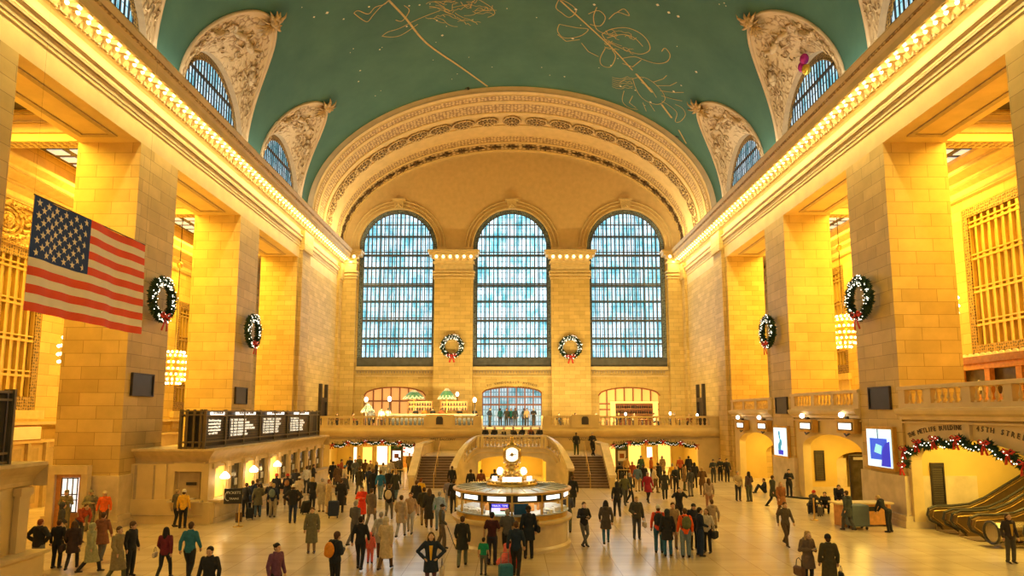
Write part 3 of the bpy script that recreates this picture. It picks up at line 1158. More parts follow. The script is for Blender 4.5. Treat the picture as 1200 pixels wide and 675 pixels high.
# tall windows: lattice border, steel bars, glass
for i, c in enumerate((-12.3, 0, 12.3)):
    g = MB(); g.box(c - 4.3, c + 4.3, 70.55, 70.6, 10, 27.5)
    wn = st(g.build('window_%d' % (i + 1), window_glass('end_window_glass_%d' % i, i + 3, 2.2 if i != 1 else 2.7)))
    g = MB()
    def bd(u, v):
        t = u
        if t < 1:
            return (c - 4.2 + v, 69.75, 10.1 + 13 * t)
        if t > 2:
            return (c + 4.2 - v, 69.75, 23.1 - 13 * (t - 2))
        a = PI - PI * (t - 1)
        return (c + (4.2 - v) * cos(a), 69.75, 23.1 + (4.2 - v) * sin(a))
    us_ = [0, .25, .5, .75] + [1 + k / 24 for k in range(25)] + [2.25, 2.5, 2.75, 3]
    g.grid(bd, us_, [0, .42], uvf=lambda u, v: (u * 13, v))
    g.build('lattice_border', 'lattice_steel', wn)
    g = MB()
    g.tube([bd(u, .44) for u in us_], .06, 5)
    nb = 17
    for k in range(nb + 1):
        x = c - 3.75 + 7.5 * k / nb
        h = 23.1 + math.sqrt(max(0, 3.78 ** 2 - (x - c) ** 2))
        g.box(x - .048, x + .048, 69.68, 69.9, 10.1, h)
    z = 10.95; k = 0
    for z in (11.1, 12.55, 13.2, 15.1, 15.35, 17.2, 18.9, 19.1, 20.9, 22.2, 22.55, 24.3, 25.6):
        hw = 3.78 if z < 23.1 else math.sqrt(max(0, 3.78 ** 2 - (z - 23.1) ** 2))
        t = .09 if z in (12.55, 15.1, 18.9, 22.2) else .05
        g.box(c - hw, c + hw, 69.7, 69.86, z - t, z + t)
    g.build('glazing_bars', 'bronze_blue', wn)
    # inner wall of glass walkways behind: floors and a second set of thin bars
    g = MB()
    for z in (13.2, 15.1, 17.2, 18.9, 20.9, 22.3, 24.4):
        g.box(c - 4.2, c + 4.2, 70.1, 70.5, z - .11, z + .11)
    for k in range(16):
        x = c - 3.5 + 7.5 * k / 15
        g.box(x - .02, x + .025, 70.35, 70.42, 10.1, 27.2)
    g.build('walkway_floors', plain('walkway_steel_%d' % i, (.05, .20, .24), .4), wn)
    g = MB(); g.box(c - 4.2, c + 4.2, 69.66, 69.76, 10.1, 11.05)
    g.build('apron_panel', 'bronze_blue', wn)

# ------------------------------------------------------------------ the great end arch
def cont(s, t, inset=0.0):
    a = 17.95 + .25 * s - inset; q = 11.35 - .7 * s - inset
    return (a * cos(t), YA + (YW - .05 - YA) * s, ZS + q * sin(t))


ts = [PI * i / 80 for i in range(81)]
b = MB()
b.grid(lambda u, v: ((VA - v) * cos(u), YA - .12 + .12 * (v > .2), ZS + (VB - v) * sin(u)), ts, [-.25, .15, .25, .46], uvf=lambda u, v: (u * 15, v))
arch = st(b.build('trim_arch', 'tan', smooth=True))
BANDS = [(0, .05, 'arch_gold', 0), (.05, .13, 'band_light', .0), (.13, .17, 'arch_gold', -.04), (.17, .31, 'band_light', .03), (.31, .36, 'arch_gold', -.05), (.36, .52, 'arch_gold', .06),
         (.52, .70, 'arch_gold', -.02), (.70, .82, 'band_light', .04), (.82, .84, 'arch_gold', -.06), (.84, .97, 'band_dark', .05), (.97, 1.0, 'arch_gold', -.05)]
for s0, s1, m_, ins in BANDS:
    b = MB()
    b.grid(lambda u, v: cont(v, u, -ins), ts, [s0, (s0 + s1) / 2, s1], uvf=lambda u, v: (u * 15.5, v * 12))
    b.build('arch_band', m_, arch, smooth=True)
mo = MB()
for s_ in (.05, .13, .17, .31, .36, .52, .70, .82, .84, .97):
    mo.tube([cont(s_, t) for t in ts], .07, 6)
mo.build('arch_mouldings', 'arch_gold', arch, smooth=True)
ros = MB()
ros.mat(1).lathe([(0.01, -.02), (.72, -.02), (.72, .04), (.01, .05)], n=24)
ros.mat(0).tube([(.74 * cos(a), .74 * sin(a), 0.02) for a in [2 * PI * i / 24 for i in range(25)]], .1, 6)
ros.tube([(.3 * cos(a), .3 * sin(a), 0.06) for a in [2 * PI * i / 16 for i in range(17)]], .045, 5)
for k in range(12):
    a = 2 * PI * k / 12
    ros.tube([(.34 * cos(a), .34 * sin(a), .07), (.6 * cos(a), .6 * sin(a), .08)], [.035, .06], 5)
ros.sph((0, 0, .08), .14)
ros_me = None
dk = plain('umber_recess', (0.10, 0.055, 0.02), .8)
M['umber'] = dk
for i in range(23):
    t = PI * (i + .5) / 23
    p = Vector(cont(.44, t)); n_ = -Vector((cos(t) / 17.9, 0.0, sin(t) / 11.0)).normalized()
    if ros_me is None:
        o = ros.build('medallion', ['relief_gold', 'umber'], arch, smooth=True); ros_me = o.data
    else:
        o = bpy.data.objects.new('medallion', ros_me); COL.objects.link(o); o.parent = arch
    o.rotation_mode = 'QUATERNION'
    o.rotation_quaternion = n_.to_track_quat('Z', 'Y')
    o.location = p + n_ * .05
    o.scale = (1.12, 1.4, 1)
cr_me = None
cr = MB()
for k in range(4):
    a = PI * k / 4
    L_ = .62 if k % 2 == 0 else .4
    cr.tube([(-L_ * cos(a), -L_ * sin(a), 0), (0, 0, .05), (L_ * cos(a), L_ * sin(a), 0)], [.03, .12, .03], 5)
for i in range(31):
    t = PI * (i + .5) / 31
    p = Vector(cont(.905, t)); n_ = -Vector((cos(t) / 18.1, 0.0, sin(t) / 10.7)).normalized()
    if cr_me is None:
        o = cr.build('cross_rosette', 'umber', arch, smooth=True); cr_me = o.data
    else:
        o = bpy.data.objects.new('cross_rosette', cr_me); COL.objects.link(o); o.parent = arch
    o.rotation_mode = 'QUATERNION'
    o.rotation_quaternion = n_.to_track_quat('Z', 'Y')
    o.location = p + n_ * .04
    o.scale = (1.1, 1.1, 1)
# ================================================================== BALCONY AND STAIRS
BZ = 3.95
bal_me = None


def baluster_mesh():
    q = MB()
    q.box(-.075, .075, -.075, .075, 0, .07)
    q.lathe([(.045, .07), (.05, .1), (.085, .2), (.08, .28), (.045, .4), (.035, .5), (.05, .54), (.05, .57)], n=8)
    q.box(-.07, .07, -.07, .07, .57, .62)
    return q


def balustrade(name, p0, p1, z0, groups, m='trim', ped=(), th=.34, kind='structure'):
    """stone railing from p0 to p1 (plan points): base, rail, pedestals between the openings, turned balusters"""
    global bal_me
    p0 = Vector((p0[0], p0[1], 0)); p1 = Vector((p1[0], p1[1], 0))
    L = (p1 - p0).length
    ang = math.atan2(p1.y - p0.y, p1.x - p0.x)
    q = MB()
    q.box(0, L, -th / 2, th / 2, 0, .22)
    last = 0
    for a, b_ in groups:
        q.box(last, a, -th / 2 + .02, th / 2 - .02, .22, .86)
        last = b_
    q.box(last, L, -th / 2 + .02, th / 2 - .02, .22, .86)
    o = q.build(name, m)
    o.location = (p0.x, p0.y, z0); o.rotation_euler = (0, 0, ang)
    if kind:
        st(o)
    q = MB()
    q.box(-.02, L + .02, -th / 2 - .05, th / 2 + .05, .86, 1.0)
    q.box(-.02, L + .02, -th / 2, th / 2, 1.0, 1.03)
    q.build('handrail', m, o)
    for a, b_ in ped:
        q = MB()
        q.box(a, b_, -th / 2 - .09, th / 2 + .09, 0, 1.14)
        q.box((a + b_) / 2 - .33, (a + b_) / 2 + .33, -th / 2 - .11, -th / 2 - .09, .3, .95)
        q.build('pedestal', m, o)
    for a, b_ in groups:
        n = max(2, int((b_ - a) / .36))
        for i in range(n):
            if bal_me is None:
                bo = baluster_mesh().build('baluster', m, o); bal_me = bo.data
            else:
                bo = bpy.data.objects.new('baluster', bal_me); COL.objects.link(bo); bo.parent = o
            bo.location = (a + (b_ - a) * (i + .5) / n, 0, .23)
            bo.scale = (1, 1, 1.02)
    return o


# balcony deck and its front cornice
b = MB()
for x0, x1 in ((-18.3, -2.7), (2.7, 18.3)):
    b.box(x0, x1, 58.5, YW, 3.55, BZ)
b.box(-2.7, 2.7, 61.2, YW, 3.55, BZ)
for s in (-1, 1):
    pr = [(58.6, 3.05), (58.35, 3.05), (58.3, 3.2), (58.2, 3.25), (58.05, 3.45), (58.0, 3.6), (58.0, 3.72), (58.15, BZ), (58.6, BZ)]
    b.prism(pr, 'x', *sorted((s * 18.3, s * 2.7)))
fl = st(b.build('floor_balcony', 'smooth'))
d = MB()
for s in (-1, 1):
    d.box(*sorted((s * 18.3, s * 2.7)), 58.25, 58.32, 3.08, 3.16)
d.build('shadow_line', 'trim_grey', fl)  # grey strip painted in for the shade below the balcony edge
# railings: lengths measured from the outer end
balustrade('balustrade', (-18.3, 58.3), (-2.72, 58.3), BZ, [(.4, 1.6), (2.1, 4.1), (4.3, 7.2), (7.45, 10.55), (13.3, 14.9)], 'smooth', [(10.75, 13.15)])
balustrade('balustrade', (2.72, 58.3), (18.3, 58.3), BZ, [(.7, 2.3), (4.9, 8.0), (8.35, 11.3), (11.6, 14.6)], 'smooth', [(2.5, 4.8)])
for x in (-6.35, 6.4):
    q = MB()
    q.prism([(x - .3, 4.25), (x + .3, 4.25), (x + .3, 4.75), (x + .2, 4.93), (x - .2, 4.93), (x - .3, 4.75)], 'y', 57.98, 58.03)
    o = q.build('plaque', 'bronze'); tag(o, 'small dark bronze plaque on the %s pedestal of the far balcony railing' % ('left' if x < 0 else 'right'), 'plaque')

# wall under the balcony with the two passage arches
b = MB()
b.arcwall('y', 58.4, .5, -18.3, -4.0, 0, 3.1, [(-12.1, 3.9, 0, 2.15, .55)], 24)
b.arcwall('y', 58.4, .5, 4.0, 18.3, 0, 3.1, [(12.4, 3.9, 0, 2.15, .55)], 24)
b.box(-4.0, 4.0, 58.4, 58.9, 0, 3.1)
wu = st(b.build('wall_under_balcony', 'smooth'))
d = MB()
for c in (-12.1, 12.4):
    d.box(c - .35, c + .35, 58.34, 58.4, 2.75, 3.08)
    d.box(c - 4.3, c - .5, 58.37, 58.4, 2.98, 3.03)
    d.box(c + .5, c + 4.3, 58.37, 58.4, 2.98, 3.03)
d.build('frieze_moulding', 'trim_grey', wu)
for c, words_ in ((-12.1, ('TO 42ND STREET', 'TO SHUTTLE TRAIN')), (12.4, ('TICKET MACHINES', 'TRACKS 1 TO 117'))):
    for k, w_ in enumerate(words_):
        s_ = -1 if k == 0 else 1
        def fn(t, c=c, s_=s_, k=k):
            u = (.45 + 3.0 * (t if k else 1 - t))
            return Vector((c + s_ * u, 58.36, 2.88 - .02 * u * u)), Matrix.Rotation(-s_ * .0 - s_ * .035 * u, 4, 'Y').inverted().to_4x4() @ Matrix.Rotation(PI / 2, 4, 'X')
        arc_text('inscription', w_, 'inscription', .27, fn, wu)
for s in (-1, 1):
    text('inscription', 'WEST BALCONY', 'inscription', .3, (s * 6.1, 58.38, 2.93), (PI / 2, 0, 0), wu)

# passages behind the arches
for c, right in ((-12.1, False), (12.4, True)):
    b = MB()
    b.quad((c - 5.2, 66, 0), (c + 4.6, 66, 0), (c + 4.6, 66, 3.5), (c - 5.2, 66, 3.5))
    b.quad((c - 5.2, 58.9, 0), (c - 5.2, 66, 0), (c - 5.2, 66, 3.5), (c - 5.2, 58.9, 3.5))
    b.quad((c + 4.6, 58.9, 0), (c + 4.6, 66, 0), (c + 4.6, 66, 3.5), (c + 4.6, 58.9, 3.5))
    w = st(b.build('wall_passage', 'niche'))
    for x in (c - 1.9, c + 1.5):
        area('passage_light', (x, 61.5, 3.4), (0, 0, 0), 1.5, 3, 230, (1.0, 0.70, 0.14))
    if right:
        items = [(-3.2, -2.2, 'kiosk_glow', 0, 2.0), (-.9, .3, 'kiosk_glow', 0, 2.1), (.9, 1.4, 'signwhite', .9, 1.9), (2.0, 3.2, 'kiosk_glow', 0, 2.2)]
    else:
        items = [(-3.5, -3.2, 'display', 0, 1.9), (-2.6, -1.7, 'kiosk_glow', .1, 1.9), (-1.2, -.2, 'display', .2, 2.0), (-.05, .35, 'kiosk_glow', .2, 2.2), (1.2, 3.4, 'display', 1.05, 2.35)]
    for k, (a, e, m_, z0, z1) in enumerate(items):
        q = MB(); q.box(c + a, c + e, 65.7, 65.95, z0, z1)
        o = q.build('shop_window', m_)
        qf = MB()
        for x in (c + a - .06, c + e + .02):
            qf.box(x, x + .05, 65.6, 66, max(0, z0 - .05), z1 + .05)
        qf.box(c + a - .06, c + e + .07, 65.6, 66, z1, z1 + .08)
        qf.build('window_frame', 'trim', o)
        tag(o, '%s shopfront window, number %d from the left, in the %s passage under the far balcony' % ('white glowing' if m_ != 'kiosk_glow' else 'amber lit', k + 1, 'right' if right else 'left'), 'shop window')
    if not right:
        # wares on the white display
        q = MB(); rg = random.Random(9)
        for k in range(26):
            x, z = c + rg.uniform(1.25, 3.3), rg.uniform(1.15, 2.25)
            q.sph((x, 65.62, z), rg.uniform(.04, .11), 1, .4, 1, 6, 4)
        q.build('wares', 'red', bpy.data.objects[o.name])
        q = MB(); q.box(c + 1.1, c + 3.5, 64.9, 65.5, 0, 1.0); q.box(c + 1.0, c + 3.6, 64.8, 65.55, 1.0, 1.06)
        tag(q.build('shop_counter', 'lightwood'), 'long pale wood shop counter in front of the white display under the far balcony', 'counter')
# free standing poster kiosks
for x, y, green in ((-11.15 + .75, 60.2, False), (9.9, 60.2, True)):
    t = thing('poster_kiosk', 'dark framed poster kiosk with green header standing in the %s passage arch' % ('right' if green else 'left'), 'kiosk', (x, y, 0))
    q = MB(); q.box(-.55, .55, -.12, .12, 0, 2.3); q.box(-.6, .6, -.16, .16, 0, .12); q.build('cabinet', 'boardmetal', t)
    q = MB(); q.box(-.5, .5, -.15, -.12, 2.0, 2.28); q.build('header', plain('kiosk_green_%d' % green, (.03, .12, .05), .4), t)
    q = MB(); q.box(-.36, .36, -.15, -.12, .95, 1.85); q.build('poster', 'signwhite' if not green else 'white', t)
    q = MB(); q.box(-.2, .2, -.165, -.15, 1.2, 1.6); q.build('poster_picture', 'wood', t)
    text('header_lettering', 'SHOPS', 'white', .16, (0, -.155, 2.14), (PI / 2, 0, 0), t)

# ------------------------------------------------------------------ the double staircase
for s in (-1, 1):
    nm = 'left' if s < 0 else 'right'
    b = MB()
    n = 12
    x0, x1 = sorted((s * 4.05, s * 6.85))
    for i in range(n):
        b.box(x0, x1, 47.1 + .3 * i, 50.75, .166 * i, .166 * (i + 1))
    sf = st(b.build('floor_stair_%s' % nm, 'step'))
    d = MB()
    for i in range(n):
        d.box(x0, x1, 47.07 + .3 * i, 47.2 + .3 * i, .166 * (i + 1) - .035, .166 * (i + 1) + .004)
    d.build('stair_nosing', 'tread', sf)
    # outer stringer with a broad sloping coping
    b = MB()
    xa, xb = sorted((s * 6.85, s * 7.2))
    b.prism([(46.7, 0), (50.9, 0), (50.9, 2.75), (50.7, 2.75), (46.9, .75), (46.7, .75)], 'x', xa, xb)
    b.box(xa, xb, 50.9, 58.3, 0, 2.75)
    sw = st(b.build('wall_stair_%s' % nm, 'smooth'))
    b = MB()
    b.prism([(46.75, .75), (46.95, .72), (50.8, 2.75), (50.8, 2.95), (50.6, 2.95), (46.75, .92)], 'x', xa - .12, xb + .12)
    b.box(xa - .08, xb + .08, 50.8, 58.3, 2.75, 2.92)
    b.build('coping', 'marble', sw)
    # mid landing
    b = MB(); b.box(x0 if s < 0 else 2.4, x1 if s > 0 else -2.4, 50.75, 58.35, 1.6, 1.992)
    b.build('landing', 'marble', sf)
    # brass hand rails
    xm = s * 5.5
    t = thing('stair_handrail', 'brass handrail down the middle of the %s stair flight' % nm, 'handrail', (xm, 47.0, 0))
    q = MB(); q.tube([(0, 0, 0), (0, 0, .95), (s * .0, .3, 1.05), (0, 3.9, 3.05), (0, 4.1, 3.05)], .03, 6); q.build('rail', 'brass', t)
    for k in range(3):
        q = MB(); yy = 1.2 + k * 1.2; q.tube([(0, yy, .05 + .553 * yy - .1), (0, yy, 1.05 + .52 * (yy - .3))], .022, 6); q.build('post', 'brass', t)
# curved front of the upper landing: plan path from centre to foot
PL = [(0, 49.1, 3.62), (1.2, 49.1, 3.62), (2.3, 49.05, 3.62), (2.75, 48.95, 3.45), (3.2, 48.7, 3.05), (3.55, 48.3, 2.5), (3.8, 47.8, 1.95), (3.92, 47.3, 1.6), (3.95, 46.8, 1.4)]


half = smooth_path(PL)
path = [(-x, y, z) for x, y, z in half[::-1]] + half[1:]
AH = 2.5


def arch_top(x):
    return 1.62 + .5 * math.sqrt(max(0, 1 - (x / AH) ** 2))


wallb, cop = MB(), MB()
P = [Vector(p) for p in path]
# insert exact arch edges
for i in range(len(P) - 1):
    a, c = P[i], P[i + 1]
    t = (c - a); t.z = 0
    nrm = Vector((t.y, -t.x, 0)).normalized()
    if i == 0:
        pn = nrm
    tb = .35
    a2, c2 = a - pn * tb, c - nrm * tb
    inside = abs((a.x + c.x) / 2) < AH
    za = arch_top(a.x) if inside else 0
    zc_ = arch_top(c.x) if inside else 0
    ha, hc = a.z - .9, c.z - .9
    if a.z < 2.6:
        ha = a.z - .25
    if c.z < 2.6:
        hc = c.z - .25
    wallb.quad((a.x, a.y, za), (c.x, c.y, zc_), (c.x, c.y, hc), (a.x, a.y, ha))
    wallb.quad((a2.x, a2.y, za), (c2.x, c2.y, zc_), (c2.x, c2.y, hc), (a2.x, a2.y, ha))
    wallb.quad((a.x, a.y, za), (c.x, c.y, zc_), (c2.x, c2.y, zc_), (a2.x, a2.y, za))
    wallb.quad((a.x, a.y, ha), (c.x, c.y, hc), (c2.x, c2.y, hc), (a2.x, a2.y, ha))
    if not inside and a.z >= 2.6:
        pass
    pn = nrm
cw = st(wallb.build('wall_stair_front', 'marble'))
# coping swept along the path
def sweep(mb, P, prof, up=0.0):
    pts = []
    m = len(prof)
    for i, p in enumerate(P):
        t = P[min(i + 1, len(P) - 1)] - P[max(i - 1, 0)]; t.z = 0; t.normalize()
        nrm = Vector((t.y, -t.x, 0))
        for o_, z_ in prof:
            pts.append(p + nrm * o_ + Vector((0, 0, z_ + up)))
    fs = []
    for i in range(len(P) - 1):
        for k in range(m):
            l = (k + 1) % m
            fs.append((i * m + k, i * m + l, (i + 1) * m + l, (i + 1) * m + k))
    fs.append(tuple(range(m))[::-1]); fs.append(tuple(range(len(pts) - m, len(pts))))
    mb.add(pts, fs)


sweep(cop, P, [(.08, -.17), (.08, 0), (-.43, 0), (-.43, -.17)])
cop.build('coping', 'marble', cw)
mo = MB()
sweep(mo, [p for p in P if p.z > 2.6], [(.06, -.98), (.06, -.86), (-.38, -.86), (-.38, -.98)])
for k in (-1, 1):
    pp = [Vector((k * abs(p.x), p.y, p.z)) for p in P if p.x * 1 >= 0 and p.z <= 3.2]
sweep(mo, [p - Vector((0, 0, .0)) for p in P if abs(p.x) < 3.3], [(.05, -1.32), (.05, -1.25), (0, -1.25), (0, -1.32)])
for x in (-2.45, -2.2, 2.2, 2.45):
    mo.box(x - .1, x + .1, 48.72 + .08, 49.42, 2.7, 3.5)
mo.build('moulded_string', 'smooth', cw)
for i in range(15):
    x = -1.95 + 3.9 * i / 14
    o = bpy.data.objects.new('baluster', bal_me); COL.objects.link(o); o.parent = cw
    o.location = (x, 49.25, 2.8)
for s in (-1, 1):
    for (x, y, z) in ((2.75, 49.1, 2.55), (3.0, 49.0, 2.35), (3.25, 48.85, 2.08), (3.45, 48.6, 1.8)):
        o = bpy.data.objects.new('baluster', bal_me); COL.objects.link(o); o.parent = cw
        o.location = (s * x * .985, y + .1, z); o.scale = (.9, .9, 1.1)
# inside of the arch: a passage running back
b = MB()
b.quad((-2.6, 56.5, 0), (2.6, 56.5, 0), (2.6, 56.5, 2.6), (-2.6, 56.5, 2.6))
b.quad((-2.55, 49.3, 0), (-2.55, 56.5, 0), (-2.55, 56.5, 2.6), (-2.55, 49.3, 2.6))
b.quad((2.55, 49.3, 0), (2.55, 56.5, 0), (2.55, 56.5, 2.6), (2.55, 49.3, 2.6))
st(b.build('wall_lower_passage', 'niche'))
area('lower_passage_light', (0, 52.8, 2.3), (0, 0, 0), 3, 4, 300, (1.0, 0.70, 0.12))
b = MB()
b.box(-2.5, 2.5, 49.4, 55.6, 2.45, 2.72)
b.box(-4.0, -2.5, 49.6, 51, 1.8, 1.992); b.box(2.5, 4.0, 49.6, 51, 1.8, 1.992)
for s in (-1, 1):
    for k in range(4):
        b.box(*sorted((s * (3.6 - .35 * k), s * 2.4)), 49.5, 55.5, 1.992, 2.0 + .18 * (k + 1))
for k in range(7):
    b.box(-2.7, 2.7, 56.0 + .72 * k, 62, 2.72 - .1, 2.72 + .176 * (k + 1))
st(b.build('floor_upper_landing', 'marble'))
b = MB()
for s in (-1, 1):
    b.box(*sorted((s * 2.7, s * 3.0)), 58.3, 61.3, 2.0, 3.95)
    b.box(*sorted((s * 2.7, s * 3.05)), 58.3, 61.3, 3.95, 4.98)
st(b.build('wall_stair_well', 'smooth'))
# the low brass barriers beside the stairs
for x in (-7.9, 7.75):
    t = thing('brass_barrier', 'brass hoop barrier standing beside the foot of the %s stair' % ('left' if x < 0 else 'right'), 'barrier', (x, 46.2, 0))
    q = MB()
    for k in (-.42, .42):
        q.tube([(k, 0, 0), (k, 0, 1.35)], .03, 6)
    q.tube([(-.42, 0, 1.35), (.42, 0, 1.35)], .03, 6)
    q.build('frame', 'brass', t)
    q = MB()
    for k in (-.42, .42):
        q.lathe([(.12, 0), (.12, .03), (.05, .05)], (k, 0, 0), 12)
    q.build('foot_plate', 'brass', t)

# ------------------------------------------------------------------ openings behind the balcony
def grid_window(nm, c, hw, zb, zs, rise, ncol, rows, glass, frame, yy=69.85):
    g = MB(); g.quad((c - hw, yy + .15, zb), (c + hw, yy + .15, zb), (c + hw, yy + .15, zs + rise), (c - hw, yy + .15, zs + rise))
    wn = st(g.build(nm, glass))
    g = MB()
    def top(x):
        return zs + rise * math.sqrt(max(0, 1 - ((x - c) / hw) ** 2))
    for k in range(ncol + 1):
        x = c - hw + 2 * hw * k / ncol
        g.box(x - .06, x + .06, yy - .1, yy + .05, zb, top(x))
    for z in rows:
        g.box(c - hw, c + hw, yy - .1, yy + .05, z - .07, z + .07)
    g.tube([(c - hw + 2 * hw * k / 24, yy - .3, top(c - hw + 2 * hw * k / 24)) for k in range(25)], .09, 6)
    g.build('frame', frame, wn)
    return wn


grid_window('door_1', 0, 3.15, BZ, 7.3, .65, 7, [5.2 + .9, 6.95], window_glass('street_door_glass', 12, .85), 'wood')
wl = grid_window('window_31', -12.35, 3.25, BZ, 7.05, .9, 7, [6.5], emit('warm_room_glow', (1.0, .60, .24), .28), 'wood')
wr = grid_window('window_32', 12.35, 3.25, BZ, 7.05, .85, 7, [6.2, 5.6], emit('amber_room_glow', (1.0, .62, .18), .42), 'wood')
def inscr(words_, r, zc, half, size):
    def fn(t):
        a = (t - .5) * 2 * half
        return Vector((r * sin(a), 69.44, zc + r * cos(a))), Matrix.Rotation(a, 4, 'Y') @ Matrix.Rotation(PI / 2, 4, 'X')
    arc_text('inscription', words_, 'inscription', size, fn, wb)
inscr('TO VANDERBILT AVENUE', 9.0, -.55, .29, .36)
inscr('THE CAMPBELL APARTMENT', 8.6, -.62, .33, .36)
d = MB()
for x in (-3.0, -1.5, 0, 1.5, 3.0):
    pass
# bar with shelves in the right window, counter and lit shelf wall in the left
t = thing('bar_shelves', 'lit wooden back bar with bottle shelves in the right arched opening', 'shelves', (12.9, 69.35, BZ))
q = MB(); q.box(-2.55, -2.05, -.05, .25, 0, 2.35); q.box(1.9, 2.4, -.05, .25, 0, 2.35); q.box(-2.6, 2.45, -.1, .25, 2.3, 2.5); q.build('glowing_side_post', 'kiosk_glow', t)  # posts and top rail glow through their emissive material
q = MB(); q.box(-2.05, 1.9, .15, .25, 0, 2.3); q.build('dark_backboard', 'wood', t)
q = MB()
for z in (.6, 1.15, 1.7):
    q.box(-2.05, 1.9, -.15, .15, z, z + .06)
q.build('shelf_boards', 'lightwood', t)
rg = random.Random(4)
bot = None
for z in (.66, 1.21, 1.76):
    for k in range(17):
        if bot is None:
            q = MB(); q.lathe([(.06, 0), (.065, .2), (.03, .28), (.025, .38)], n=7)
            bot = q.build('bottle', 'black'); tag(bot, 'small bottle standing on the lit back bar shelves', 'bottle', 'bottles on the back bar')
            o = bot
        else:
            o = bot.copy(); COL.objects.link(o)
            o.data = bot.data if k % 3 else bot.data
        o.location = (12.9 - 1.95 + k * .23 + rg.uniform(-.03, .03), 69.3, BZ + z)
        o.scale = (1, 1, rg.uniform(.8, 1.05))

# restaurant on the left of the balcony
def lattice_tree(x, y, w, h, zb, label):
    t = thing('lattice_lamp', label, 'lamp', (x, y, BZ))
    q = MB(); q.lathe([(w * 1.0, 0), (w * .82, h * .35), (w * .5, h * .7), (w * .12, h)], (0, 0, zb), 14)
    q.build('green_glass_shade', plain('green_shade_%d' % abs(int(x * 10)), (.10, .30, .20), .4, 0, .2), t)
    q = MB()
    for k in range(14):
        a = 2 * PI * k / 14
        for sg in (-1, 1):
            pts = []
            for i in range(7):
                tt = i / 6
                r_ = w * (1.0 - .88 * tt ** 1.1) * 1.03
                pts.append((r_ * cos(a + sg * tt * 1.0), r_ * sin(a + sg * tt * 1.0), zb + h * tt))
            q.tube(pts, .045, 5)
    q.build('cream_lattice', 'white', t)
    q = MB(); q.tube([(0, 0, 0), (0, 0, zb)], .06, 8); q.lathe([(.3, 0), (.3, .05), (.08, .12)], n=12); q.build('stem', 'brass', t)
    return t


lattice_tree(-6.2, 62.8, .85, 1.0, 2.6, 'green lattice dome lamp behind the balcony rail at the foot of the left window pilaster')
lattice_tree(-9.35, 62.8, 1.0, .8, 2.65, 'green lattice dome lamp in front of the arched restaurant opening')
lattice_tree(-13.3, 61.0, .62, .8, 1.35, 'small striped green and cream lattice lamp at the left of the restaurant')
for o in ():
    pass
t = thing('bar_counter', 'long dark restaurant bar counter behind the left balcony railing', 'counter', (-7.6, 60.9, BZ))
q = MB(); q.box(-4.3, 4.3, -.3, .3, 0, 1.15); q.build('front', 'black', t)
q = MB(); q.box(-4.4, 4.4, -.4, .4, 1.15, 1.22); q.build('bar_top', 'lightwood', t)
for k, (x, w_) in enumerate(((-8.9, 1.9), (-5.6, 2.1))):
    t = thing('bottle_shelf', 'lit shelf unit of bottles under the %s green lattice lamp' % ('wide' if k == 0 else 'right hand'), 'shelves', (x, 63.9, BZ))
    q = MB()
    for z in (1.5, 1.95, 2.4):
        q.box(-w_ / 1.6, w_ / 1.6, -.2, .2, z, z + .05)
    for xx in (-w_ / 1.6, w_ / 1.6 - .06):
        q.box(xx, xx + .06, -.2, .2, 0, 2.45)
    q.build('shelf_boards', 'lightwood', t)
    q = MB(); q.box(-w_ / 1.6, w_ / 1.6, .2, .24, 1.5, 2.4); q.build('glowing_backboard', 'shelf_glow', t)
    for z in (1.55, 2.0):
        for i in range(9):
            o = bot.copy(); COL.objects.link(o); o.location = (x - w_ / 1.7 + (i + .5) * w_ / 7.6, 63.85, BZ + z)
            o['label'] = 'small bottle on the lit shelves behind the restaurant bar'; o['group'] = 'bottles behind the restaurant bar'
for k, (x, y, z) in enumerate(((-13.1, 59.3, 2.5), (-11.0, 59.3, 2.55), (-3.35, 59.2, 2.45), (-5.6, 67.5, 3.2), (14.2, 59.4, 1.25), (10.3, 60, 1.2), (16.6, 59.3, 1.1))):
    t = thing('candle_lamp', ['candle lamp on a dark post at the left end of the restaurant rail', 'candle lamp on a post left of the restaurant bar', 'candle lamp on a grey post beside the stair opening', 'wall washing lamp on the pilaster beside the green dome lamp',
                               'low glowing table lamp before the right arched opening', 'low glowing table lamp left of the bar opening', 'low table lamp near the right end of the balcony'][k], 'lamp', (x, y, BZ))
    q = MB(); q.tube([(0, 0, 0), (0, 0, z - .2)], .05, 8); q.lathe([(.16, 0), (.16, .05), (.06, .1)], n=10); q.build('post', 'black', t)
    q = MB(); q.sph((0, 0, z), .17 if z > 1.5 else .11, 1, 1, 1.35, 10, 8); q.build('globe', 'globe', t, smooth=True)
